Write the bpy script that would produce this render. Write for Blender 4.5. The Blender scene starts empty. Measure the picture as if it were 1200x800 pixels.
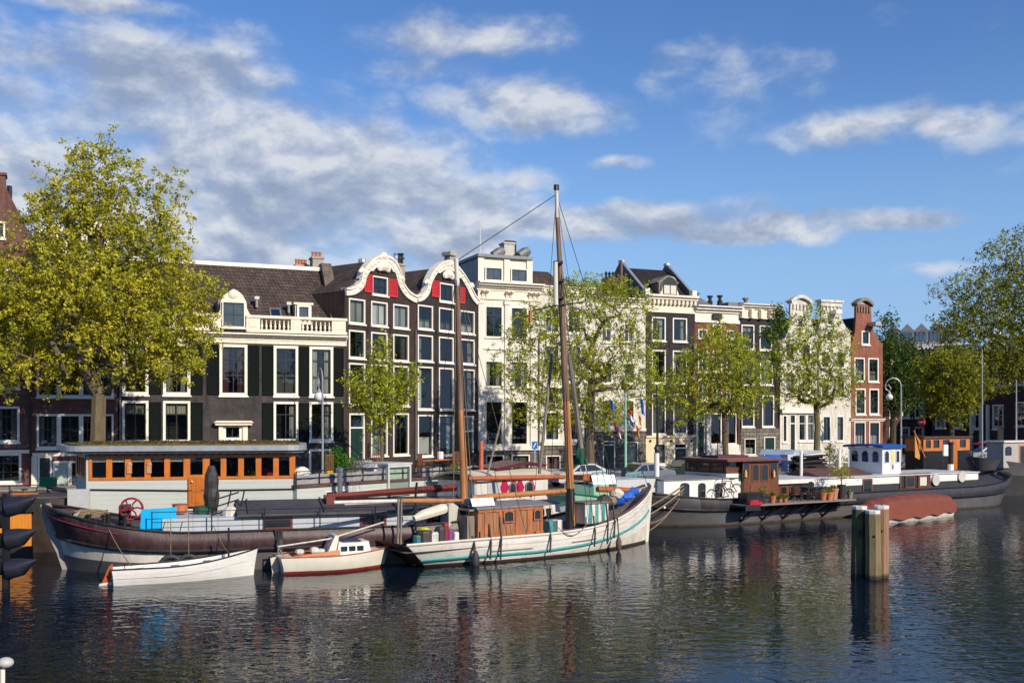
import bpy, math, random
import numpy as np
from mathutils import Vector, geometry
R = math.radians
random.seed(7)
scene = bpy.context.scene
COL = scene.collection
F = 1200.0; HY = 492.0; CZ = 5.6      # focal length in photo pixels, horizon row, eye height over the water
ZS = 1.35                              # street level

# ------------------------------------------------------------------ materials
MATS = {}
def nt(name):
    m = bpy.data.materials.new(name); m.use_nodes = True
    t = m.node_tree; t.nodes.clear()
    o = t.nodes.new('ShaderNodeOutputMaterial')
    return m, t, o
def N(t, typ, **kw):
    n = t.nodes.new(typ)
    for k, v in kw.items():
        if k in n.inputs: n.inputs[k].default_value = v
        else: setattr(n, k, v)
    return n
def ramp(t, stops, interp='LINEAR'):
    r = t.nodes.new('ShaderNodeValToRGB'); e = r.color_ramp.elements
    r.color_ramp.interpolation = interp
    while len(e) < len(stops): e.new(0.5)
    for i, (p, c) in enumerate(stops):
        e[i].position = p; e[i].color = tuple(c) + ((1,) if len(c) == 3 else ())
    return r
def sc(c, k): return tuple(max(0, min(1, x * k)) for x in c)
def M(name, rgb, rough=.7, var=.22, scale=2.5, bump=.15, metal=0.0, dirt=0.0, dirtcol=(.12,.09,.06), spec=.4, stretch=1.0):
    if name in MATS: return MATS[name]
    m, t, o = nt(name); L = t.links
    b = N(t, 'ShaderNodeBsdfPrincipled'); b.inputs['Roughness'].default_value = rough
    b.inputs['Metallic'].default_value = metal; b.inputs['Specular IOR Level'].default_value = spec
    tc = N(t, 'ShaderNodeTexCoord'); mp = N(t, 'ShaderNodeMapping'); mp.inputs['Scale'].default_value = (1, 1, stretch)
    L.new(tc.outputs['Object'], mp.inputs[0])
    n1 = N(t, 'ShaderNodeTexNoise', Scale=scale, Detail=8.0, Roughness=.65); L.new(mp.outputs[0], n1.inputs['Vector'])
    r1 = ramp(t, [(.28, sc(rgb, 1 - var)), (.72, sc(rgb, 1 + var))]); L.new(n1.outputs['Fac'], r1.inputs[0])
    col = r1.outputs[0]
    if dirt > 0:
        mp2 = N(t, 'ShaderNodeMapping'); mp2.inputs['Scale'].default_value = (1.6, 1.6, .22)
        L.new(tc.outputs['Object'], mp2.inputs[0])
        n2 = N(t, 'ShaderNodeTexNoise', Scale=2.0, Detail=9.0, Roughness=.7); L.new(mp2.outputs[0], n2.inputs['Vector'])
        r2 = ramp(t, [(.48, (0, 0, 0)), (.75, (dirt, dirt, dirt))]); L.new(n2.outputs['Fac'], r2.inputs[0])
        mx = N(t, 'ShaderNodeMixRGB'); L.new(r2.outputs[0], mx.inputs[0]); L.new(col, mx.inputs[1]); mx.inputs[2].default_value = (*dirtcol, 1)
        col = mx.outputs[0]
    L.new(col, b.inputs['Base Color'])
    if bump:
        n3 = N(t, 'ShaderNodeTexNoise', Scale=scale * 7, Detail=5.0); L.new(mp.outputs[0], n3.inputs['Vector'])
        bp = N(t, 'ShaderNodeBump', Strength=bump, Distance=.03); L.new(n3.outputs['Fac'], bp.inputs['Height']); L.new(bp.outputs[0], b.inputs['Normal'])
    L.new(b.outputs[0], o.inputs[0]); MATS[name] = m
    return m
def MB_brick(name, c1, c2, mortar, w=.22, h=.065, rough=.85, var=.35, big=.4, courses=True, stain=(.5,.5,.5)):
    """masonry or tile: brick texture over the local (x+y, z) plane, broken up by large stains"""
    if name in MATS: return MATS[name]
    m, t, o = nt(name); L = t.links
    b = N(t, 'ShaderNodeBsdfPrincipled'); b.inputs['Roughness'].default_value = rough; b.inputs['Specular IOR Level'].default_value = .25
    tc = N(t, 'ShaderNodeTexCoord'); s = N(t, 'ShaderNodeSeparateXYZ'); L.new(tc.outputs['Object'], s.inputs[0])
    a = N(t, 'ShaderNodeMath', operation='ADD'); L.new(s.outputs[0], a.inputs[0]); L.new(s.outputs[1], a.inputs[1])
    c = N(t, 'ShaderNodeCombineXYZ'); L.new(a.outputs[0], c.inputs[0]); L.new(s.outputs[2], c.inputs[1])
    bt = N(t, 'ShaderNodeTexBrick'); L.new(c.outputs[0], bt.inputs['Vector'])
    bt.inputs['Color1'].default_value = (*c1, 1); bt.inputs['Color2'].default_value = (*c2, 1); bt.inputs['Mortar'].default_value = (*mortar, 1)
    bt.inputs['Scale'].default_value = 1; bt.inputs['Brick Width'].default_value = w; bt.inputs['Row Height'].default_value = h
    bt.inputs['Mortar Size'].default_value = h * .11; bt.inputs['Mortar Smooth'].default_value = .3
    n = N(t, 'ShaderNodeTexNoise', Scale=.9, Detail=9.0, Roughness=.7); L.new(tc.outputs['Object'], n.inputs['Vector'])
    r = ramp(t, [(.3, (1 - var,) * 3), (.7, (1 + var * .6,) * 3)]); L.new(n.outputs['Fac'], r.inputs[0])
    mx = N(t, 'ShaderNodeMixRGB', blend_type='MULTIPLY'); mx.inputs[0].default_value = 1; L.new(bt.outputs[0], mx.inputs[1]); L.new(r.outputs[0], mx.inputs[2])
    ms_ = N(t, 'ShaderNodeMapping'); ms_.inputs['Scale'].default_value = (1, 1, .16); L.new(tc.outputs['Object'], ms_.inputs[0])
    n2 = N(t, 'ShaderNodeTexNoise', Scale=3.5, Detail=7.0, Roughness=.7); L.new(ms_.outputs[0], n2.inputs['Vector'])
    r2 = ramp(t, [(.35, (.74,) * 3), (.65, (1.22,) * 3)]); L.new(n2.outputs['Fac'], r2.inputs[0])
    mx2 = N(t, 'ShaderNodeMixRGB', blend_type='MULTIPLY'); mx2.inputs[0].default_value = 1; L.new(mx.outputs[0], mx2.inputs[1]); L.new(r2.outputs[0], mx2.inputs[2])
    L.new(mx2.outputs[0], b.inputs['Base Color'])
    bp = N(t, 'ShaderNodeBump', Strength=.5, Distance=.02); L.new(bt.outputs['Fac'], bp.inputs['Height']); bp.invert = True
    L.new(bp.outputs[0], b.inputs['Normal']); L.new(b.outputs[0], o.inputs[0]); MATS[name] = m
    return m
def M_planks(name, rgb, pitch=.16, axis=2, rough=.55, dark=.45, dirt=.3, dirtcol=(.1,.07,.05), var=.2, spec=.4):
    """painted or varnished boards: narrow seams along one axis, streaks and chips"""
    if name in MATS: return MATS[name]
    m, t, o = nt(name); L = t.links
    b = N(t, 'ShaderNodeBsdfPrincipled'); b.inputs['Roughness'].default_value = rough; b.inputs['Specular IOR Level'].default_value = spec
    tc = N(t, 'ShaderNodeTexCoord'); s = N(t, 'ShaderNodeSeparateXYZ'); L.new(tc.outputs['Object'], s.inputs[0])
    nw = N(t, 'ShaderNodeTexNoise', Scale=.5, Detail=3.0); L.new(tc.outputs['Object'], nw.inputs['Vector'])
    sm = N(t, 'ShaderNodeMath', operation='MULTIPLY_ADD'); L.new(nw.outputs['Fac'], sm.inputs[0]); sm.inputs[1].default_value = .06; L.new(s.outputs[axis], sm.inputs[2])
    d = N(t, 'ShaderNodeMath', operation='DIVIDE'); L.new(sm.outputs[0], d.inputs[0]); d.inputs[1].default_value = pitch
    fr = N(t, 'ShaderNodeMath', operation='FRACT'); L.new(d.outputs[0], fr.inputs[0])
    rr = ramp(t, [(0, (dark,) * 3), (.09, (1,) * 3), (.95, (1,) * 3), (1, (dark,) * 3)]); L.new(fr.outputs[0], rr.inputs[0])
    mp = N(t, 'ShaderNodeMapping'); sv = [5, 5, 5]; sv[2 if axis == 2 else 2] = 5; sv = [.8, .8, 9] if axis == 2 else ([9, 1, .8] if axis == 0 else [1, 9, 1]); mp.inputs['Scale'].default_value = sv
    L.new(tc.outputs['Object'], mp.inputs[0])
    n1 = N(t, 'ShaderNodeTexNoise', Scale=1.5, Detail=9.0, Roughness=.7); L.new(mp.outputs[0], n1.inputs['Vector'])
    r1 = ramp(t, [(.3, sc(rgb, 1 - var)), (.7, sc(rgb, 1 + var))]); L.new(n1.outputs['Fac'], r1.inputs[0])
    n2 = N(t, 'ShaderNodeTexNoise', Scale=2.2, Detail=10.0, Roughness=.75); L.new(tc.outputs['Object'], n2.inputs['Vector'])
    r2 = ramp(t, [(.5, (0, 0, 0)), (.68, (dirt,) * 3)]); L.new(n2.outputs['Fac'], r2.inputs[0])
    mx = N(t, 'ShaderNodeMixRGB'); L.new(r2.outputs[0], mx.inputs[0]); L.new(r1.outputs[0], mx.inputs[1]); mx.inputs[2].default_value = (*dirtcol, 1)
    m2 = N(t, 'ShaderNodeMixRGB', blend_type='MULTIPLY'); m2.inputs[0].default_value = 1; L.new(mx.outputs[0], m2.inputs[1]); L.new(rr.outputs[0], m2.inputs[2])
    L.new(m2.outputs[0], b.inputs['Base Color'])
    bp = N(t, 'ShaderNodeBump', Strength=.6, Distance=.02); L.new(rr.outputs[0], bp.inputs['Height']); L.new(bp.outputs[0], b.inputs['Normal'])
    L.new(b.outputs[0], o.inputs[0]); MATS[name] = m
    return m
def M_glass(name='window_glass', tint=(.55,.6,.62), ior=1.6, wob=.15):
    if name in MATS: return MATS[name]
    m, t, o = nt(name); L = t.links
    tr = N(t, 'ShaderNodeBsdfTransparent'); oi = N(t, 'ShaderNodeObjectInfo'); rt_ = ramp(t, [(0, sc(tint, .45)), (.5, tint), (1, sc(tint, 1.4))]); L.new(oi.outputs['Random'], rt_.inputs[0]); L.new(rt_.outputs[0], tr.inputs[0])
    gl = N(t, 'ShaderNodeBsdfGlossy'); gl.inputs['Roughness'].default_value = .03; gl.inputs[0].default_value = (.9, .93, 1, 1)
    lw = N(t, 'ShaderNodeLayerWeight', Blend=.5); pw = N(t, 'ShaderNodeMath', operation='POWER'); L.new(lw.outputs['Facing'], pw.inputs[0]); pw.inputs[1].default_value = 4.5
    f0 = ((ior - 1) / (ior + 1)) ** 2 * 1.7; fz = N(t, 'ShaderNodeMath', operation='MULTIPLY_ADD'); L.new(pw.outputs[0], fz.inputs[0]); fz.inputs[1].default_value = .9 - f0; fz.inputs[2].default_value = f0; fz.use_clamp = True
    tc = N(t, 'ShaderNodeTexCoord'); n = N(t, 'ShaderNodeTexNoise', Scale=1.3, Detail=2.0); L.new(tc.outputs['Object'], n.inputs['Vector'])
    bp = N(t, 'ShaderNodeBump', Strength=wob, Distance=.05); L.new(n.outputs['Fac'], bp.inputs['Height']); L.new(bp.outputs[0], gl.inputs['Normal'])
    mx = N(t, 'ShaderNodeMixShader'); L.new(fz.outputs[0], mx.inputs[0]); L.new(tr.outputs[0], mx.inputs[1]); L.new(gl.outputs[0], mx.inputs[2])
    L.new(mx.outputs[0], o.inputs[0]); MATS[name] = m
    return m
def M_leaf(name, c1, c2, c3):
    if name in MATS: return MATS[name]
    m, t, o = nt(name); L = t.links
    g = N(t, 'ShaderNodeNewGeometry'); r = ramp(t, [(0, c1), (.55, c2), (1, c3)]); L.new(g.outputs['Random Per Island'], r.inputs[0])
    tc = N(t, 'ShaderNodeTexCoord'); n = N(t, 'ShaderNodeTexNoise', Scale=.55, Detail=3.0); L.new(tc.outputs['Object'], n.inputs['Vector'])
    r2 = ramp(t, [(.35, (.7, .78, .8)), (.65, (1.25, 1.15, .95))]); L.new(n.outputs['Fac'], r2.inputs[0])
    mx = N(t, 'ShaderNodeMixRGB', blend_type='MULTIPLY'); mx.inputs[0].default_value = 1; L.new(r.outputs[0], mx.inputs[1]); L.new(r2.outputs[0], mx.inputs[2])
    d = N(t, 'ShaderNodeBsdfPrincipled'); d.inputs['Roughness'].default_value = .55; d.inputs['Specular IOR Level'].default_value = .25; L.new(mx.outputs[0], d.inputs['Base Color'])
    tl = N(t, 'ShaderNodeBsdfTranslucent'); L.new(mx.outputs[0], tl.inputs[0])
    ms = N(t, 'ShaderNodeMixShader'); ms.inputs[0].default_value = .38; L.new(d.outputs[0], ms.inputs[1]); L.new(tl.outputs[0], ms.inputs[2])
    L.new(ms.outputs[0], o.inputs[0]); MATS[name] = m
    return m

CREAM = M('cream_paint', (.78,.71,.58), .55, .06, 3, .1, dirt=.35, dirtcol=(.38,.33,.26))
WHITE = M('white_paint', (.80,.76,.68), .5, .05, 3, .08, dirt=.25, dirtcol=(.42,.38,.32))
SASH = M('dark_green_sash', (.02,.028,.026), .35, .2)
SASHW = M('white_sash', (.75,.72,.66), .45, .05)
GLASS = M_glass()
GLASSB = M_glass('boat_glass', (.35,.4,.42), 1.5, .1)
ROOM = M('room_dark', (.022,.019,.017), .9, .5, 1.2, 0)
CURT = M('curtain_cloth', (.62,.58,.5), .9, .12, 5, .3, stretch=.15)
CURTP = M('pink_curtain', (.55,.2,.2), .9, .12, 5, .3, stretch=.15)
CURTB = M('beige_blind', (.5,.42,.3), .9, .1, 5, .3, stretch=.15)
BK_BLACK = MB_brick('black_painted_brick', (.044,.040,.044), (.066,.058,.06), (.10,.092,.094), var=.45)
BK_TWIN = MB_brick('dark_brown_brick', (.044,.030,.028), (.06,.038,.032), (.07,.055,.05), var=.4)
BK_BROWN = MB_brick('purple_brown_brick', (.19,.078,.068), (.13,.056,.052), (.17,.13,.115))
BK_DARK = MB_brick('dark_grey_brick', (.038,.034,.042), (.048,.042,.05), (.035,.032,.036))
BK_RED = MB_brick('red_brick', (.34,.115,.07), (.26,.085,.055), (.25,.17,.13), var=.3)
BK_ROSE = MB_brick('rose_brick', (.25,.07,.055), (.2,.06,.05), (.18,.1,.08), var=.3)
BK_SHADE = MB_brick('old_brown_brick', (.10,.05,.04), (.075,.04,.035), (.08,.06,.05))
PL_WHITE = MB_brick('whitewashed_brick', (.75,.71,.63), (.69,.65,.57), (.6,.56,.5), var=.14)
STUCCO = M('white_stucco', (.74,.70,.62), .8, .1, 1.5, .2, dirt=.5, dirtcol=(.40,.37,.33))
STONE = MB_brick('grey_ashlar', (.21,.185,.16), (.15,.135,.12), (.08,.07,.065), w=.7, h=.35, var=.5)
YELLOW = M('pale_yellow_stucco', (.72,.60,.40), .8, .07, 2, .15, dirt=.25, dirtcol=(.4,.33,.23))
TILE = MB_brick('brown_roof_tile', (.115,.083,.07), (.068,.052,.046), (.025,.02,.018), w=.26, h=.25, var=.4)
TILED = MB_brick('black_roof_tile', (.036,.031,.032), (.024,.021,.023), (.01,.009,.01), w=.26, h=.22, var=.3)
LEAD = M('lead_sheet', (.17,.18,.19), .5, .2, 2, .1, metal=.2)
ZINC = M('zinc_metal', (.42,.44,.46), .4, .15, 4, .1, metal=.5)
BLACKM = M('black_iron', (.02,.02,.022), .45, .2)
SHUTG = M('black_green_louvre', (.004,.008,.007), .6, .2, spec=.08)
DGL = M('dormer_dark_glass', (.05,.065,.08), .08, .4, 1.5, 0, spec=1.0)
SHUTR = M('red_shutter_paint', (.55,.035,.045), .45, .1)
CHIM = M('chimney_plaster', (.36,.32,.27), .85, .25, 3, .3)
POT = M('terracotta', (.45,.15,.07), .8, .15)
DOORG = M('dark_green_door', (.012,.035,.03), .3, .2)

# ------------------------------------------------------------------ mesh builder
class MBd:
    def __init__(s): s.v = []; s.f = []; s.m = []; s.T = None
    def add(s, vs, fs, mi=0):
        o = len(s.v)
        s.v += [s.T(p) if s.T else tuple(p) for p in vs]
        s.f += [tuple(o + i for i in f) for f in fs]; s.m += [mi] * len(fs); return s
    def box(s, x0, x1, y0, y1, z0, z1, mi=0):
        return s.add([(x0,y0,z0),(x1,y0,z0),(x1,y1,z0),(x0,y1,z0),(x0,y0,z1),(x1,y0,z1),(x1,y1,z1),(x0,y1,z1)],
                     [(0,3,2,1),(4,5,6,7),(0,1,5,4),(1,2,6,5),(2,3,7,6),(3,0,4,7)], mi)
    def prism(s, poly, y0, y1, mi=0, axis='y', holes=()):
        """poly of (x,z) extruded along y (axis 'y'), of (x,y) along z, or of (y,z) along x"""
        mk = {'y': lambda p, a: (p[0], a, p[1]), 'z': lambda p, a: (p[0], p[1], a), 'x': lambda p, a: (a, p[0], p[1])}[axis]
        loops = [list(poly)] + [list(h) for h in holes]
        tris = geometry.tessellate_polygon([[Vector((p[0], p[1], 0)) for p in l] for l in loops])
        flat = [p for l in loops for p in l]; n = len(flat)
        fs = [tuple(t) for t in tris] + [tuple(n + i for i in reversed(t)) for t in tris]
        o = 0
        for l in loops:
            k = len(l)
            for i in range(k): j = (i + 1) % k; fs.append((o + i, o + j, n + o + j, n + o + i))
            o += k
        return s.add([mk(p, y0) for p in flat] + [mk(p, y1) for p in flat], fs, mi)
    def tube(s, pts, r, n=6, mi=0, cap=True):
        pts = [Vector(p) for p in pts]; rs = r if isinstance(r, (list, tuple)) else [r] * len(pts)
        vs = []; fs = []
        for i, p in enumerate(pts):
            d = (pts[min(i + 1, len(pts) - 1)] - pts[max(i - 1, 0)])
            if d.length < 1e-6: d = Vector((0, 0, 1))
            d.normalize(); a = d.orthogonal() if abs(d.z) > .95 else d.cross(Vector((0, 0, 1))); a.normalize(); b = d.cross(a)
            for k in range(n):
                t = 2 * math.pi * k / n; vs.append(p + a * (math.cos(t) * rs[i]) + b * (math.sin(t) * rs[i]))
        for i in range(len(pts) - 1):
            for k in range(n):
                q = (k + 1) % n; fs.append((i * n + k, i * n + q, (i + 1) * n + q, (i + 1) * n + k))
        if cap: fs.append(tuple(range(n - 1, -1, -1))); fs.append(tuple((len(pts) - 1) * n + k for k in range(n)))
        return s.add([tuple(v) for v in vs], fs, mi)
    def lathe(s, c, prof, n=12, mi=0):
        return s.tube([(c[0], c[1], c[2] + z) for r, z in prof], [r for r, z in prof], n, mi) if False else s._lathe(c, prof, n, mi)
    def _lathe(s, c, prof, n, mi):
        vs = []; fs = []
        for r, z in prof:
            for k in range(n):
                t = 2 * math.pi * k / n; vs.append((c[0] + r * math.cos(t), c[1] + r * math.sin(t), c[2] + z))
        for i in range(len(prof) - 1):
            for k in range(n):
                q = (k + 1) % n; fs.append((i * n + k, i * n + q, (i + 1) * n + q, (i + 1) * n + k))
        fs.append(tuple(range(n - 1, -1, -1))); fs.append(tuple((len(prof) - 1) * n + k for k in range(n)))
        return s.add(vs, fs, mi)
    def ball(s, c, r, n=10, sq=(1,1,1), mi=0):
        vs = []; fs = []; h = n // 2
        for i in range(h + 1):
            a = math.pi * i / h
            for k in range(n):
                t = 2 * math.pi * k / n; vs.append((c[0] + r*sq[0]*math.sin(a)*math.cos(t), c[1] + r*sq[1]*math.sin(a)*math.sin(t), c[2] + r*sq[2]*math.cos(a)))
        for i in range(h):
            for k in range(n):
                q = (k + 1) % n; fs.append((i*n+k, (i+1)*n+k, (i+1)*n+q, i*n+q))
        return s.add(vs, fs, mi)
    def band(s, a, b, y0, y1, mi=0, closed=False):
        """strip between two (x,z) polylines, extruded from y0 to y1"""
        n = len(a); vs = [(p[0], y0, p[1]) for p in a] + [(p[0], y0, p[1]) for p in b] + [(p[0], y1, p[1]) for p in a] + [(p[0], y1, p[1]) for p in b]
        fs = []
        for i in range(n - 1):
            j = i + 1
            fs += [(i, j, n + j, n + i), (2*n+i, 3*n+i, 3*n+j, 2*n+j), (i, 2*n+i, 2*n+j, j), (n+i, n+j, 3*n+j, 3*n+i)]
        fs += [(0, n, 3*n, 2*n), (n-1, 3*n-1, 4*n-1, 2*n-1)]
        return s.add(vs, fs, mi)
    def build(s, name, mat, parent=None, smooth=False):
        me = bpy.data.meshes.new(name); me.from_pydata(s.v, [], s.f)
        mats = mat if isinstance(mat, (list, tuple)) else [mat]
        for q in mats: me.materials.append(q)
        if len(mats) > 1: me.polygons.foreach_set('material_index', s.m)
        if smooth:
            me.polygons.foreach_set('use_smooth', [True] * len(me.polygons))
        me.update()
        o = bpy.data.objects.new(name, me); COL.objects.link(o)
        if parent is not None: o.parent = parent
        if smooth:
            try: me.set_sharp_from_angle(angle=R(40))
            except Exception: pass
        return o
def tag(o, label=None, cat=None, group=None, kind=None):
    if label: o['label'] = label
    if cat: o['category'] = cat
    if group: o['group'] = group
    if kind: o['kind'] = kind
    return o
def empty(name, loc, rz=0, label=None, cat=None, group=None):
    o = bpy.data.objects.new(name, None); COL.objects.link(o); o.location = loc; o.rotation_euler = (0, 0, rz); o.empty_display_size = .3
    return tag(o, label, cat, group)
def kids(o): return [c for c in bpy.data.objects if c.parent == o]
def copy_tree(o, parent=None):
    c = o.copy(); COL.objects.link(c); c.parent = parent
    for ch in kids(o): copy_tree(ch, c)
    return c
def world(px, py, Y): return ((px - 600) / F * Y, Y, CZ + (HY - py) / F * Y)

class Fr:
    """a local frame whose x axis runs along a facade or a hull, y away from the viewer, z up"""
    def __init__(s, px0, Y0, px1, Y1, z0, name=None, label=None, cat=None, group=None):
        s.P0 = Vector(((px0 - 600) / F * Y0, Y0)); P1 = Vector(((px1 - 600) / F * Y1, Y1))
        s.d = (P1 - s.P0); s.L = s.d.length; s.d.normalize(); s.n = Vector((-s.d.y, s.d.x)); s.z0 = z0
        s.ang = math.atan2(s.d.y, s.d.x)
        if name: s.root = empty(name, (s.P0.x, s.P0.y, z0), s.ang, label, cat, group)
    def _s(s, px, v):
        a = (px - 600) / F
        k = (s.P0.dot(s.n) + v) / (a * s.n.x + s.n.y); return a, k
    def u(s, px, v=0):
        a, k = s._s(px, v); return (Vector((a * k, k)) - s.P0).dot(s.d)
    def z(s, px, py, v=0):
        a, k = s._s(px, v); return CZ + (HY - py) / F * k - s.z0
    def uz(s, px, py, v=0): return (s.u(px, v), s.z(px, py, v))
    def w(s, u, v, z=0):
        p = s.P0 + s.d * u + s.n * v; return (p.x, p.y, s.z0 + z)

def window(par, o, ud, w, z0, z1, fmat=None, fw=.11, vs=(.5,), hs=(.33,), sash=None, rec=.14, sill=True, curtain=None, proud=.03,
           sw=.055, glass=None, head=False, name='window', sillmat=None, bars=.03):
    """o=(x,y) left foot, ud = unit direction along the wall; outward normal is (ud.y,-ud.x)"""
    fmat = fmat or WHITE; sash = sash or SASH; glass = glass or GLASS
    ux, uy = ud; nx, ny = uy, -ux
    T = lambda p: (o[0] + ux * p[0] + nx * -p[1], o[1] + uy * p[0] + ny * -p[1], p[2])   # p[1] grows inwards
    b = MBd(); b.T = T
    rect = lambda a, c, e, g: [(a, e), (c, e), (c, g), (a, g)]
    b.prism(rect(0, w, z0, z1), -proud, rec + .05, 0, holes=[rect(fw, w - fw, z0 + fw, z1 - fw)])
    b.prism(rect(fw + .002, w - fw - .002, z0 + fw + .002, z1 - fw - .002), rec * .55, rec * .55 + .05, 1, holes=[rect(fw + sw, w - fw - sw, z0 + fw + sw, z1 - fw - sw)])
    iw = w - 2 * fw; ih = z1 - z0 - 2 * fw
    for a in vs: b.box(fw + iw * a - bars, fw + iw * a + bars, rec * .55 + .004, rec * .55 + .046, z0 + fw + sw, z1 - fw - sw, 1)
    for a in hs: b.box(fw + sw, w - fw - sw, rec * .55 - .003, rec * .55 + .053, z1 - fw - ih * a - bars, z1 - fw - ih * a + bars, 1)
    f = b.build(name, [fmat, sash], par)
    p = MBd(); p.T = T; yy = rec * .55 + .02; p.add([(fw + .01, yy, z0 + fw + .01), (w - fw - .01, yy, z0 + fw + .01), (w - fw - .01, yy, z1 - fw - .01), (fw + .01, yy, z1 - fw - .01)], [(0, 1, 2, 3)]); p.build('pane', glass, f)
    if sill:
        q = MBd(); q.T = T; q.box(-.06, w + .06, -proud - .09, rec * .4, z0 - .11, z0 - .002); q.build('sill', sillmat or fmat, f)
    if curtain:
        c = MBd(); c.T = T; y = rec + .12
        def fold(a, e, zl, zh):
            n = max(3, int((e - a) / .06)); pts = [(a + (e - a) * i / n, y + .03 * math.sin(i * 2.1)) for i in range(n + 1)]
            vs_ = [(q_[0], q_[1], zl) for q_ in pts] + [(q_[0], q_[1], zh) for q_ in pts]
            c.add(vs_, [(i, i + 1, n + 2 + i, n + 1 + i) for i in range(n)])
        cm = CURT
        if curtain == 'full': fold(fw, w - fw, z0 + fw, z1 - fw)
        elif curtain == 'half': fold(fw, w - fw, z0 + fw, z0 + ih * .5)
        elif curtain == 'blind': fold(fw, w - fw, z1 - ih * .35, z1 - fw); cm = CURTB
        elif curtain == 'top': fold(fw, w - fw, z1 - ih * .3, z1 - fw)
        else:
            k = .3 if curtain != 'left' else .4
            if curtain in ('sides', 'left', 'pink'): fold(fw, fw + iw * k, z0 + fw, z1 - fw)
            if curtain in ('sides', 'right', 'pink'): fold(w - fw - iw * k, w - fw, z0 + fw, z1 - fw)
            if curtain == 'pink': cm = CURTP
        c.build('curtain', cm, f)
    return f
CUR = ['sides', None, 'half', 'left', None, 'right', 'full', 'blind', None, 'top', 'sides', None]
_ci = [0]
def nextcur():
    _ci[0] += 1; return CUR[(_ci[0] * 5 + _ci[0] // 3) % len(CUR)]

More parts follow.
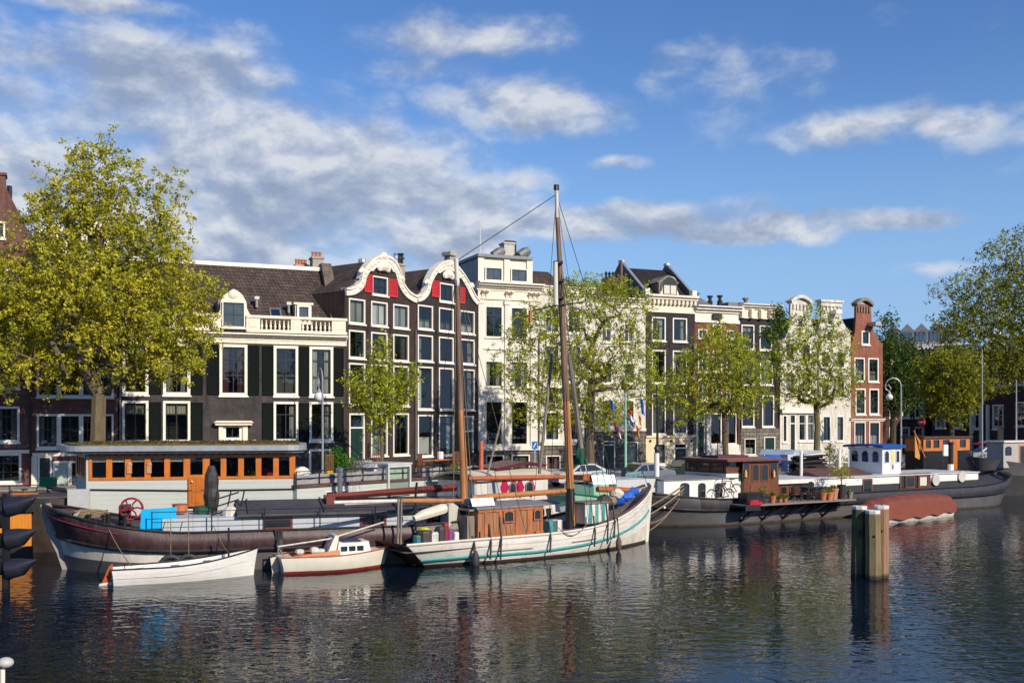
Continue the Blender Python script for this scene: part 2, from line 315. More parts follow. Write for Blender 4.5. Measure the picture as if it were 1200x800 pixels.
class House(Fr):
    def __init__(s, px0, px1, label, name='canal_house', depth=11, group='canal houses along the quay', Yf=None, z0=ZS, cat='house'):
        Yf = Yf or FY
        super().__init__(px0, Yf(px0), px1, Yf(px1), z0, name, label, cat, group)
        s.D = depth; s.holes = []
    def row(s, ref, yt, yb, cols, door=False, cur='auto', **kw):
        zt, zb = s.z(ref, yt), s.z(ref, yb); out = []
        for i, c in enumerate(cols):
            u0, u1 = s.u(c[0]), s.u(c[1]); cu = (nextcur() if cur == 'auto' else (cur[i] if isinstance(cur, (list, tuple)) else cur))
            s.holes.append((u0 + .02, u1 - .02, max(zb, .02) + .02, zt - .02))
            k = dict(kw)
            if door:
                out.append(s.door(u0, u1, max(zb, .03), zt, **k))
            else: out.append(window(s.root, (u0, 0), (1, 0), u1 - u0, max(zb, .03), zt, curtain=cu, **k))
        return out
    def door(s, u0, u1, z0, z1, mat=None, fmat=None, transom=.25, fw=.12):
        fmat = fmat or WHITE; mat = mat or DOORG; b = MBd()
        rect = lambda a, c, e, g: [(a, e), (c, e), (c, g), (a, g)]
        zt = z1 - (z1 - z0) * transom
        b.prism([(u0, z0), (u0, z1), (u1, z1), (u1, z0), (u1-fw, z0), (u1-fw, z1-fw), (u0+fw, z1-fw), (u0+fw, z0)], -.04, .2)
        if transom: b.box(u0+fw, u1-fw, .0, .15, zt - .05, zt + .05)
        f = b.build('door_frame', fmat, s.root)
        l = MBd(); top = zt - .052 if transom else z1 - fw - .002
        l.box(u0+fw+.005, u1-fw-.005, .07, .12, z0, top)
        w = u1 - u0 - 2 * fw
        for a, c in ((.12, .45), (.55, .88)):
            for e, g in ((.08, .4), (.46, .9)):
                l.box(u0+fw+w*a, u0+fw+w*c, .05, .072, z0+(top-z0)*e, z0+(top-z0)*g)
        dl = l.build('door', mat, s.root)
        k = MBd(); k.ball((u0+fw+w*.9, .03, z0 + 1.0), .04, 8); k.build('handle', ZINC, dl)
        if transom:
            g = MBd(); g.box(u0+fw, u1-fw, .08, .09, zt + .05, z1 - fw); g.build('fanlight', GLASS, f)
        return f
    def wall(s, mat, outline=None, top=None, z_base=0, ledge=None, name='wall', holes=None, y0=0, y1=.25):
        hs = holes if holes is not None else s.holes
        if outline is None: outline = [(0, z_base), (s.L, z_base), (s.L, top), (0, top)]
        b = MBd(); b.prism(outline, y0, y1, holes=[[(h[0], h[2]), (h[1], h[2]), (h[1], h[3]), (h[0], h[3])] for h in hs]); return b.build(name, mat, s.root)
    def body(s, top, mat, roof=None, ridge=None, roofmat=None, roomtop=None):
        b = MBd(); D = s.D; e = .012
        b.box(e, .3, .252, D, 0, top); b.box(s.L - .3, s.L - e, .252, D, 0, top); b.box(.3, s.L - .3, D - .3, D, 0, top)
        b.build('side_wall', mat, s.root)
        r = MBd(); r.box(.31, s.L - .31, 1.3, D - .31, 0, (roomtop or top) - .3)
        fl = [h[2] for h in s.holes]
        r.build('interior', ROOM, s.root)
        if roof == 'flat': q = MBd(); q.box(e, s.L - e, .253, D, top + .002, top + .2); q.build('roof', roofmat or LEAD, s.root)
        if roof == 'gable':      # ridge runs away from the street
            q = MBd(); q.prism([(e, top), (s.L / 2, ridge), (s.L - e, top)], .26, D, 0); q.build('roof', roofmat or TILE, s.root)
    def cornice(s, px, yt, yb, prof=((0, .12), (.35, .2), (.6, .35), (.85, .5), (1, .45)), mat=None, frieze=None, name='cornice', ov=.12, u0=None, u1=None, dent=None):
        """stepped cornice, profile given as (fraction of height, projection)"""
        zt, zb = s.z(px, yt), s.z(px, yb); h = zt - zb
        b = MBd(); a0 = -ov if u0 is None else u0; a1 = s.L + ov if u1 is None else u1
        pl = [(.2, zb)] + [(-p[1], zb + h * p[0]) for p in prof for _ in (0,)]
        pts = [(.24, zb)]
        for i, (fz, pr) in enumerate(prof):
            nz = prof[i + 1][0] if i + 1 < len(prof) else 1
            if i: pts.append((-pr, zb + h * fz))
            else: pts.append((-pr, zb))
            if i + 1 < len(prof): pts.append((-pr, zb + h * nz - .001))
        pts.append((-prof[-1][1], zt)); pts.append((.24, zt + .02))
        b.prism(pts, a0, a1, axis='x'); o = b.build(name, mat or CREAM, s.root)
        if dent:
            pitch, dz0, dz1, dp = dent; d = MBd(); u = a0 + .2
            while u < a1 - .2:
                d.box(u, u + pitch * .5, -dp, -.02, zb + h * dz0, zb + h * dz1); u += pitch
            d.build('dentils', mat or CREAM, o)
        return o, zb, zt
    def chimney(s, px0, px1, yt, zb, v, mat=None, pots=2, dv=.8, cap=None, potmat=None):
        u0, u1 = s.u(px0, v), s.u(px1, v); zt = s.z((px0+px1)/2, yt, v); b = MBd()
        b.box(u0, u1, v, v + dv, zb, zt); b.box(u0 - .08, u1 + .08, v - .08, v + dv + .08, zt, zt + .14)
        c = b.build('chimney', mat or CHIM, s.root)
        for i in range(pots):
            p = MBd(); p.lathe((u0 + (u1-u0) * (i + .5) / pots, v + dv / 2, zt + .14), [(.12, 0), (.1, .35), (.13, .36), (.13, .42)], 8); p.build('chimney_pot', potmat or POT, c)
        return c
_IK = [(-80, .01625), (115, .0153), (404, .0140), (560, .0120), (1036, .0100), (1300, .0090)]
def FY(px):
    for (a, ia), (b, ib) in zip(_IK, _IK[1:]):
        if px <= b: return 1 / (ia + (ib - ia) * (px - a) / (b - a))
    return 1 / _IK[-1][1]
# ================================================================== SETTING
M_water = None
def make_setting():
    global M_water
    m, t, o = nt('canal_water'); L = t.links
    b = N(t, 'ShaderNodeBsdfPrincipled'); b.inputs['Base Color'].default_value = (.004, .010, .020, 1); b.inputs['Roughness'].default_value = .0
    b.inputs['IOR'].default_value = 1.333; b.inputs['Specular IOR Level'].default_value = .30; b.inputs['Specular Tint'].default_value = (.88, .94, 1, 1)
    tc = N(t, 'ShaderNodeTexCoord')
    mp = N(t, 'ShaderNodeMapping'); mp.inputs['Rotation'].default_value = (0, 0, R(8)); mp.inputs['Scale'].default_value = (1, 1.5, 1); L.new(tc.outputs['Object'], mp.inputs[0])
    n1 = N(t, 'ShaderNodeTexNoise', Scale=1.7, Detail=1.0, Roughness=.45, Distortion=.5); L.new(mp.outputs[0], n1.inputs['Vector'])
    n2 = N(t, 'ShaderNodeTexNoise', Scale=4.6, Detail=1.0, Roughness=.5, Distortion=.3); L.new(mp.outputs[0], n2.inputs['Vector'])
    n3 = N(t, 'ShaderNodeTexNoise', Scale=.09, Detail=2.0); L.new(tc.outputs['Object'], n3.inputs['Vector'])
    r3 = ramp(t, [(.38, (.35,) * 3), (.62, (1.15,) * 3)]); L.new(n3.outputs['Fac'], r3.inputs[0])
    a = N(t, 'ShaderNodeMath', operation='MULTIPLY'); L.new(n2.outputs['Fac'], a.inputs[0]); a.inputs[1].default_value = .34
    c = N(t, 'ShaderNodeMath', operation='ADD'); L.new(n1.outputs['Fac'], c.inputs[0]); L.new(a.outputs[0], c.inputs[1])
    d = N(t, 'ShaderNodeMath', operation='MULTIPLY'); L.new(c.outputs[0], d.inputs[0]); L.new(r3.outputs[0], d.inputs[1])
    bp = N(t, 'ShaderNodeBump', Strength=1.0, Distance=.025); L.new(d.outputs[0], bp.inputs['Height']); L.new(bp.outputs[0], b.inputs['Normal'])
    L.new(b.outputs[0], o.inputs[0])
    w = MBd(); w.add([(-900, -60, 0), (900, -60, 0), (900, 1200, 0), (-900, 1200, 0)], [(0, 1, 2, 3)]); tag(w.build('water', m), kind='structure')
    # quay and streets: one sheet from the quay edge to the horizon
    Q = [(-200, 46), (-38, 50), (-20, 52), (-10.5, 55), (-2, 60.5), (8, 64.5), (25, 73.5), (36, 80), (60, 92), (240, 190)]
    pave = MB_brick('street_bricks', (.13,.10,.085), (.10,.08,.07), (.05,.045,.04), w=.2, h=.1)
    m2, t2, o2 = nt('street_paving'); L = t2.links
    bb = N(t2, 'ShaderNodeBsdfPrincipled'); bb.inputs['Roughness'].default_value = .85
    tc = N(t2, 'ShaderNodeTexCoord'); bt = N(t2, 'ShaderNodeTexBrick', Scale=1.0); L.new(tc.outputs['Object'], bt.inputs['Vector'])
    bt.inputs['Color1'].default_value = (.14,.10,.085,1); bt.inputs['Color2'].default_value = (.10,.075,.065,1); bt.inputs['Mortar'].default_value = (.05,.045,.04,1)
    bt.inputs['Brick Width'].default_value = .22; bt.inputs['Row Height'].default_value = .1; bt.inputs['Mortar Size'].default_value = .008
    L.new(bt.outputs[0], bb.inputs['Base Color']); L.new(bb.outputs[0], o2.inputs[0])
    s = MBd(); n = len(Q)
    vs = [(x, y, ZS) for x, y in Q] + [(x * 8 if abs(x) > 100 else x * 6, 1500, ZS) for x, y in Q]
    s.add(vs, [(i, i + 1, n + i + 1, n + i) for i in range(n - 1)]); tag(s.build('street', m2), kind='structure')
    # pavement strip in front of the facades (a 12 cm step)
    pv = MBd(); pts = [(-80, FY(-80)), (115, FY(115)), (404, FY(404)), (560, FY(560)), (1040, FY(1040))]
    pts = [Vector(((p - 600) / F * y, y)) for p, y in pts]
    for a_, b_ in zip(pts, pts[1:]):
        d_ = (b_ - a_).normalized(); n_ = Vector((d_.y, -d_.x))
        q = [a_, b_, b_ + n_ * 2.6, a_ + n_ * 2.6]
        pv.add([(p.x, p.y, ZS + .004) for p in q] + [(p.x, p.y, ZS + .12) for p in q], [(4, 5, 6, 7), (2, 3, 7, 6), (0, 4, 7, 3), (1, 2, 6, 5)])
    tag(pv.build('pavement', M('pavement_stone', (.24,.22,.2), .85, .2)), kind='structure')
    q = MBd(); a = [Vector(p) for p in Q]
    for p, r in zip(a, a[1:]):
        q.add([(p.x, p.y, -1), (r.x, r.y, -1), (r.x, r.y, ZS - .2), (p.x, p.y, ZS - .2)], [(0, 1, 2, 3)])
    qw = q.build('quay_wall', MB_brick('quay_brick', (.09,.055,.045), (.07,.05,.045), (.08,.07,.06), var=.5))
    tag(qw, 'long dark brick quay wall rising from the water behind the moored boats', 'wall')
    c = MBd()
    for p, r in zip(a, a[1:]):
        d_ = (r - p).normalized(); n_ = Vector((-d_.y, d_.x)); pr = [p - n_ * .06, r - n_ * .06, r + n_ * .5, p + n_ * .5]
        c.add([(v.x, v.y, ZS - .2) for v in pr] + [(v.x, v.y, ZS + .006) for v in pr], [(0, 3, 2, 1), (4, 5, 6, 7), (0, 1, 5, 4), (1, 2, 6, 5), (2, 3, 7, 6), (3, 0, 4, 7)])
    c.build('coping', M('coping_stone', (.28,.26,.23), .8, .25, dirt=.4), qw)
    f = MBd(); rr = random.Random(12); x = -260
    while x < 300:
        w_ = rr.uniform(6, 11); h_ = rr.uniform(11, 17); f.box(x, x + w_, -150, -138, -.5, h_); f.prism([(x, h_), (x + w_, h_), (x + w_ / 2, h_ + rr.uniform(1.5, 4))], -150, -138.01); x += w_ + .02
    tag(f.build('far_bank', MB_brick('far_bank_brick', (.14,.10,.08), (.10,.08,.07), (.09,.08,.07), w=3.0, h=3.2, var=.5)), kind='structure')
make_setting()

# ================================================================== HOUSES
def louvre(par, fr_, x0, x1, yt, yb, ref=None, mat=SHUTG, name='shutter'):
    ref = ref or (x0 + x1) / 2; u0, u1 = fr_.u(x0), fr_.u(x1); z0, z1 = fr_.z(ref, yb), fr_.z(ref, yt)
    b = MBd(); b.prism([(u0, z0), (u1, z0), (u1, z1), (u0, z1)], -.10, -.035, holes=[[(u0+.08, z0+.08), (u1-.08, z0+.08), (u1-.08, z1-.08), (u0+.08, z1-.08)]])
    n = max(6, int((z1 - z0 - .16) / .11))
    for i in range(n):
        z = z0 + .08 + (z1 - z0 - .16) * (i + .5) / n
        b.add([(u0+.08, -.085, z - .05), (u1-.08, -.085, z - .05), (u1-.08, -.045, z + .035), (u0+.08, -.045, z + .035)], [(0, 1, 2, 3)])
    return b.build(name, mat, par)

# --- A: tall brick house at the left frame edge
A = House(-90, 38, 'tall purple-brown brick house at the far left, with a brick chimney', depth=13)
A.row(0, 476, 518, [(-55, -15), (-8, 23)], vs=(.5,), hs=(.25,), fw=.14)
A.row(0, 425, 455, [(-55, -15), (-8, 23)], vs=(.5,), hs=(.3,))
A.row(0, 368, 400, [(-55, -15), (-8, 23)], vs=(.5,), hs=(.3,))
A.row(0, 315, 345, [(-50, -15), (-8, 20)], vs=(.5,), hs=(.3,))
A.row(-5, 259, 279, [(-45, -25), (-14, 6)], vs=(.5,), hs=(.5,))
A.row(0, 531, 566, [(-55, -15), (-8, 25)], vs=(.33,.66), hs=(.3,.65), fw=.14, cur=None)
ze = A.z(38, 280); zt = A.z(-20, 190)
A.wall(BK_BROWN, outline=[(0, 0), (A.L, 0), (A.L, ze), (A.u(4), A.z(4, 214)), (A.u(-50), A.z(-50, 214)), (0, ze)])
A.body(ze, BK_BROWN, 'gable', A.z(-20, 214) , TILE)
u0 = A.u(-6, 1); b = MBd(); b.box(A.u(-8, 1), A.u(7, 1), .3, 1.3, ze - 1, A.z(0, 208, 1)); b.box(A.u(-9, 1), A.u(8.5, 1), .2, 1.4, A.z(0, 208, 1), A.z(0, 205, 1)); b.build('chimney', BK_BROWN, A.root)
b = MBd(); b.tube([(A.u(11, 1.5), 1.5, ze - 1), (A.u(11, 1.5), 1.5, A.z(11, 218, 1.5))], .16, 8); b.build('chimney_pipe', BLACKM, A.root)
for y in (458, 521): 
    b = MBd(); b.box(.02, A.L - .02, -.05, 0, A.z(0, y + 4), A.z(0, y)); b.build('string_course', M('brown_course', (.16,.09,.075), .8, .2), A.root)
b = MBd(); b.box(.4, A.L - .1, -.12, -.002, A.z(10, 531), A.z(10, 527)); b.build('lintel_band', CREAM, A.root)
b = MBd(); b.tube([(A.L - .12, -.1, .2), (A.L - .12, -.1, ze - .3)], .06, 6); b.build('downpipe', BLACKM, A.root)

# --- B: brick house behind the big tree
B = House(38, 138, 'purple-brown brick house behind the trunk of the big tree, with wide triple windows', depth=12)
for yt, yb in ((485, 525), (425, 465), (366, 404), (318, 346)):
    B.row(75, yt, yb, [(43, 69), (69, 95), (95, 110)], vs=(.5,), hs=(.45,), sill=True, fw=.13)
    B.row(75, yt, yb, [(116, 133)], vs=(.5,), hs=(.45,))
B.row(52, 534, 571, [(44, 61)], door=True, transom=0)
B.row(72, 540, 571, [(62, 82)], door=True, mat=M('pale_green_door', (.38,.45,.40), .5, .1), transom=0)
B.row(88, 540, 571, [(82, 100), (104, 130)], cur='half')
b = MBd(); b.prism([(0, B.z(75, 534)), (B.L, B.z(75, 534)), (B.L, B.z(75, 530)), (0, B.z(75, 530))], -.1, -.005); b.box(B.u(36), B.u(43.5), -.04, -.003, 0, B.z(75, 534) - .01); b.build('shop_fascia', CREAM, B.root)
ze = B.z(88, 312); B.wall(BK_BROWN, top=ze); B.body(ze, BK_BROWN)
b = MBd(); zr = B.z(88, 268, 4); b.prism([(-.35, ze), (4.5, zr), (9.5, zr), (12, ze)], .01, B.L - .01, axis='x'); b.build('roof', TILE, B.root)
B.cornice(88, 306, 316, dent=None)
for px in (62, 112):
    u = B.u(px, 1); z0, z1 = B.z(px, 300, 1), B.z(px, 274, 1)
    d = MBd(); d.box(u - .9, u + .9, .9, 3.6, z0 - .1, z1); d.prism([(u - 1.1, z1), (u + 1.1, z1), (u, z1 + .8)], .8, 3.9); dm = d.build('dormer', CREAM, B.root)
    window(B.root, (u - .6, .9), (1, 0), 1.2, z0 + .1, z1 - .15, sill=False, rec=-.1, proud=.16, glass=DGL)

# --- C: the wide house with shutters and balustrade
C = House(138, 404, 'wide black-painted brick house with dark green shutters, white balustrade and steep tiled roof', depth=13)
ref = 335
zt, zb, zt2, zb2 = 405, 464, 470.5, 517
winU = [(143, 174), (191, 223), (257, 290), (320.6, 349.6), (362.5, 390.6)]
C.row(ref, zt, zb, winU, vs=(.5,), hs=(.25, .62), fw=.19, cur=['top', 'sides', 'pink', 'half', 'sides'])
C.row(ref, zt2, zb2, [winU[0], winU[1], winU[3], winU[4]], vs=(.5,), hs=(.3,), fw=.16, cur=['blind', 'blind', 'right', 'right'])
sh = [(127.5, 142), (175, 189), (223.5, 237.6), (242.4, 257), (290.3, 303.6), (307.4, 320.4), (349.8, 362.3), (390.8, 402.6)]
for i, (a, c) in enumerate(sh):
    a = max(a, 138.6)
    louvre(C.root, C, a, c, 406, 463, ref)
    if i != 3 and i != 4: louvre(C.root, C, a, c, 472, 517, ref)
# entrance surround with small window
u0, u1 = C.u(256), C.u(290); z0, z1 = C.z(273, 522), C.z(273, 498)
C.row(273, 497, 516, [(261, 284)], vs=(.5,), hs=(), sill=False, cur=None, fw=.2)
b = MBd(); b.prism([(u0, z0 - 1), (u0, z1), (u1, z1), (u1, z0 - 1), (C.u(284), z0 - 1), (C.u(284), z1 - .12), (C.u(261), z1 - .12), (C.u(261), z0 - 1)], -.16, -.035)
b.box(u0 - .25, u1 + .25, -.4, -.002, z1, z1 + .16); b.prism([(u0 - .35, z1 + .16), (u1 + .35, z1 + .16), (u1 + .2, z1 + .3), (u0 - .2, z1 + .3)], -.5, -.002)
b.build('entrance_surround', CREAM, C.root)
C.row(375, 526, 558, [(362, 389)], vs=(.5,), hs=(.4,), cur='full', fw=.16)
C.row(205, 528, 560, [(143, 174), (191, 223)], vs=(.5,), hs=(.4,), cur=None)
C.row(273, 528, 566, [(262, 283)], door=True, transom=.2)
b = MBd(); b.box(C.u(296), C.u(300), -.05, -.002, C.z(298, 518), C.z(298, 515)); b.build('house_sign', WHITE, C.root)
zc0 = C.z(ref, 403.5); C.wall(BK_BLACK, top=C.z(ref, 400)); C.body(C.z(ref, 392), BK_BLACK)
C.cornice(ref, 391.5, 403.5, prof=((0, .06), (.35, .1), (.62, .3), (.8, .5), (1, .55)))
# balustrade on top of the cornice
zt_, zb_ = C.z(ref, 371), C.z(ref, 390.5)
bal = empty('balustrade', (0, 0, 0)); bal.parent = C.root
b = MBd(); gap = (C.u(257), C.u(288)); h = zt_ - zb_
for a, c in ((0, gap[0]), (gap[1], C.L + .1)):
    b.box(a, c, -.32, .1, zb_, zb_ + h * .17); b.box(a, c, -.36, .14, zt_ - h * .16, zt_)
b.build('rail', CREAM, bal)
pan = [(288, 304), (340, 352), (388, 404), (240, 257), (196, 208), (150, 162)]
for a, c in pan: 
    p = MBd(); p.box(C.u(a), C.u(c), -.30, .08, zb_ + h * .17 + .003, zt_ - h * .16 - .003); p.box(C.u(a) + .15, C.u(c) - .15, -.33, -.3, zb_ + h * .3, zt_ - h * .28); p.build('panel', CREAM, bal)
segs = [(304, 340), (352, 388), (208, 240), (162, 196), (138.5, 150)]
nb = 0
for a, c in segs:
    ua, uc = C.u(a), C.u(c); n = max(3, int((uc - ua) / .27))
    for i in range(n):
        p = MBd(); u = ua + (uc - ua) * (i + .5) / n; zz = zb_ + h * .17; hh = h * .67
        p.lathe((u, -.11, zz), [(.08, 0), (.05, .06*hh), (.095, .3*hh), (.05, .55*hh), (.045, .75*hh), (.08, .95*hh), (.08, hh)], 6); p.build('baluster', CREAM, bal); nb += 1
# roof
r0, r1 = .35, 4.6
zrl = C.z(379, 317, r1); ze = C.z(ref, 391)
b = MBd(); b.prism([(r0, ze), (r1, zrl), (9.5, zrl), (13, ze)], .02, C.L - .3, axis='x'); C.roof = b.build('roof', TILE, C.root)
b = MBd(); b.box(-.05, C.L - .76, r1 - .18, r1 + .25, zrl - .08, zrl + .2); b.build('ridge_cap', WHITE, C.root)
b = MBd(); b.prism([(r0 - .3, ze), (r1 - .3, zrl + .5), (r1 + .9, zrl + .5), (13.2, ze)], C.L - .75, C.L - .01, axis='x'); b.build('party_wall', MB_brick('weathered_party_brick', (.20,.16,.13), (.15,.12,.10), (.1,.08,.07)), C.root)
def roofv(z): return r0 + (r1 - r0) * (z - ze) / (zrl - ze)
# ornate dormer
v = .1; um = C.u(273, v); zw0, zw1 = C.z(273, 384, v), C.z(273, 354, v); wz = C.u(286.5, v) - C.u(260, v)
o_ = lambda px, py: C.uz(px, py, v)
L_ = [(250, 384), (251, 372), (255, 368), (258, 363), (258, 354), (262, 346), (268, 342), (273, 339), (278, 341), (284, 346), (288, 354), (289, 362), (292, 368), (296, 372), (296, 384)]
hole = [(um - wz/2, zw0), (um + wz/2, zw0), (um + wz/2, zw1), (um - wz/2, zw1)]
b = MBd(); b.prism([o_(*p) for p in L_], v - .2, v + .15, holes=[[(p[0], p[1]) for p in hole]]) if False else b.prism([o_(*p) for p in L_], v - .2, v + .15)
dm = b.build('dormer', CREAM, C.root)
for k, (px, py, r) in enumerate([(273, 345, .35), (256, 372, .3), (291, 373, .3)]):
    b = MBd(); p = o_(px, py); b.ball((p[0], v - .2, p[1]), r, 10, (1, .35, .9)); b.build('scroll', CREAM, dm)
window(C.root, (um - wz/2, v - .22), (1, 0), wz, zw0, zw1, fw=.07, vs=(.5,), hs=(.5,), sill=True, rec=-.1, proud=.16, glass=DGL)
b = MBd(); b.box(C.u(256), C.u(290), v + .15, 3.4, zw0 - .6, C.z(273, 352, v)); b.prism([(C.u(256), C.z(273, 352, v)), (C.u(290), C.z(273, 352, v)), (um, C.z(273, 344, v))], v + .152, 3.9); b.build('dormer_roof', LEAD, dm)
# small dormer, skylight
v = 1.0; u0, u1 = C.u(346, v), C.u(365, v); z0, z1 = C.z(355, 374, v), C.z(355, 357, v)
b = MBd(); b.box(u0, u1, v, 3.6, z0 - .4, z1); b.box(u0 - .12, u1 + .12, v - .1, 3.7, z1, z1 + .14); dm = b.build('dormer', CREAM, C.root)
window(C.root, (u0 + .1, v - .01), (1, 0), u1 - u0 - .2, z0, z1 - .03, vs=(), hs=(), fw=.14, sill=False, rec=-.1, proud=.16, glass=DGL)
zs = C.z(321, 371, 1.2); va, vb = roofv(zs), roofv(zs + .65); u0 = C.u(317, 1.2)
b = MBd(); b.add([(u0, va - .12, zs), (u0 + .8, va - .12, zs), (u0 + .8, vb - .12, zs + .65), (u0, vb - .12, zs + .65), (u0, va + .1, zs), (u0 + .8, va + .1, zs), (u0 + .8, vb + .1, zs + .65), (u0, vb + .1, zs + .65)], [(0,1,2,3), (0,1,5,4), (1,2,6,5), (2,3,7,6), (3,0,4,7)]); sk = b.build('skylight', LEAD, C.root)
b = MBd(); b.add([(u0 + .1, va - .04, zs + .1), (u0 + .7, va - .04, zs + .1), (u0 + .7, vb - .22, zs + .58), (u0 + .1, vb - .22, zs + .58)], [(0, 1, 2, 3)]); b.build('pane', M_glass('skylight_glass', (.2,.25,.35), 2.2, .05), sk)
C.chimney(347, 361, 312, zrl - 1.5, 6.5, pots=4); C.chimney(366.5, 379, 303, zrl - 1.2, 5.0, pots=3, dv=1.1)
for px, py in ((337.5, 365), (300, 358)):
    b = MBd(); z = C.z(px, py, 1.5); v_ = roofv(z); b.tube([(C.u(px, v_), v_ - .3, z - .1), (C.u(px, v_), v_ - .3, z + .45)], .09, 8); b.box(C.u(px, v_) - .16, C.u(px, v_) + .16, v_ - .45, v_ - .15, z + .45, z + .65); b.build('roof_vent', ZINC, C.root)

# --- D and E: the twin bell gables
def bell(s, outl, trim=.5, scroll=()):
    pts = [s.uz(*p) for p in outl]
    s.wall(BK_TWIN if s is not E_ else BK_TWIN2, outline=[(0, 0), (s.L, 0)] + list(reversed(pts)))
    # smooth the trim
    P = []
    for i in range(len(pts) - 1):
        p0 = pts[max(i - 1, 0)]; p1 = pts[i]; p2 = pts[i + 1]; p3 = pts[min(i + 2, len(pts) - 1)]
        for k in range(4):
            t = k / 4
            P.append(tuple(.5 * ((2 * p1[j]) + (-p0[j] + p2[j]) * t + (2*p0[j] - 5*p1[j] + 4*p2[j] - p3[j]) * t*t + (-p0[j] + 3*p1[j] - 3*p2[j] + p3[j]) * t**3) for j in (0, 1)))
    P.append(pts[-1]); inn = []
    for i, p in enumerate(P):
        a, c = P[max(i - 1, 0)], P[min(i + 1, len(P) - 1)]; d = Vector((c[0] - a[0], c[1] - a[1])).normalized()
        tr = trim * (1.35 if abs(p[0] - s.L / 2) < s.L * .22 else 1)
        q = (p[0] + d.y * tr, p[1] - d.x * tr); inn.append((min(max(q[0], .01), s.L - .01), q[1]))
    b = MBd(); b.band(P, inn, -.16, .32); g = b.build('gable_trim', STUCCO2, s.root)
    b = MBd(); b.band([(p[0], p[1] + .05) for p in P], [(p[0] * .93 + q[0] * .07, p[1] * .8 + q[1] * .2) for p, q in zip(P, inn)], -.26, .36); b.build('coping', STUCCO2, g)
    for px, py, r in scroll:
        o = MBd(); u, z = s.uz(px, py); o.ball((u, -.16, z), r, 10, (1, .6, .8)); o.ball((u - r * .8, -.16, z - r * .3), r * .6, 8, (1, .6, 1)); o.ball((u + r * .8, -.16, z - r * .3), r * .6, 8, (1, .6, 1)); o.build('carved_scroll', STUCCO2, g)
    for i in range(3, len(P) - 3, 2):
        if abs(P[i][0] - s.L/2) < s.L * .36:
            o = MBd(); o.ball(((P[i][0] + inn[i][0]) / 2, -.16, (P[i][1] + inn[i][1]) / 2), .17, 8, (1.2, .5, .9)); o.build('carving', STUCCO2, g)
STUCCO2 = M('weathered_white_stucco', (.78,.73,.64), .8, .1, 2.5, .3, dirt=.45, dirtcol=(.33,.29,.24))
BK_TWIN2 = MB_brick('charcoal_brown_brick', (.040,.032,.033), (.048,.037,.037), (.036,.03,.03))
E_ = None
D = House(404, 487.5, 'left one of the twin dark brown bell gables, white curved trim and red shutters', depth=12, group='twin bell gabled houses')
D.row(445, 324, 346, [(436, 454.5)], vs=(.5,), hs=(.5,), cur=None, sill=True, fw=.1)
louvre(D.root, D, 426.4, 436, 324, 344.5, 445, SHUTR); louvre(D.root, D, 455, 465, 325, 346, 445, SHUTR)
cols = [(408.6, 427.8), (434.7, 454), (460.6, 479)]
D.row(444, 353.5, 382, cols, vs=(.5,), hs=(), cur='full'); D.row(444, 389.5, 421.5, cols, vs=(.5,), hs=(), cur=[None, None, 'sides'])
D.row(444, 427, 475, cols, vs=(.5,), hs=(.16,), cur=None); D.row(470, 484, 533, cols[1:], vs=(.5,), hs=(.3,), cur=['half', None])
D.row(417, 484, 547, [(409, 427)], door=True, transom=.27)
bell(D, [(404, 338), (412, 337), (420, 331), (423, 320), (430, 309), (438, 302), (448, 299.5), (458, 303), (464, 311), (468, 321), (471, 332), (477, 341), (484, 346), (487.5, 347)], .5, [(448, 300, .35), (448, 312, .5), (423, 317, .25), (469, 326, .25)])
ze = D.z(404, 340); D.body(ze, BK_TWIN, 'gable', D.z(446, 311, 2), TILE)
D.chimney(465.5, 474.5, 311, ze - 1, 3.2, pots=0, mat=CHIM)
for px, v in ((463.5, 3), (468, 3.4), (471, 3.4)):
    b = MBd(); zz = D.z(px, 312, v); b.lathe((D.u(px, v), v, zz - 1), [(.11, 0), (.11, 1.55), (.2, 1.56), (.2, 1.72), (.1, 1.74), (.1, 1.9), (.22, 1.92), (.05, 2.05)], 8); b.build('chimney_cowl', ZINC if px < 465 else BLACKM, D.root)
for px, py, v in ((424.5, 303, 4), (399, 317, 9)):
    b = MBd(); zz = D.z(px, py, v); b.lathe((D.u(px, v), v, zz - 2), [(.14, 0), (.14, 1.6), (.3, 1.65), (.3, 1.95), (.1, 2.0)], 8); b.build('roof_vent', ZINC, D.root)
# steps and railing in front of the door
b = MBd()
for i in range(5): b.box(D.u(406), D.u(431), -.3 * (6 - i), -.3 * (5 - i) if i < 4 else -.01, 0, .28 * (i + 1))
b.build('stoop', M('stoop_stone', (.33,.31,.28), .8, .2, dirt=.3), D.root)
zt = 2.5
for u in (D.u(404.5), D.u(431)): 
    b = MBd(); b.tube([(u, -1.6, .2), (u, -1.6, 1.9)], .03, 5); b.tube([(u, -.1, 1.4), (u, -.1, 2.6)], .03, 5); b.tube([(u, -1.6, 1.9), (u, -.1, 2.6)], .03, 5); b.build('stoop_railing', BLACKM, D.root)

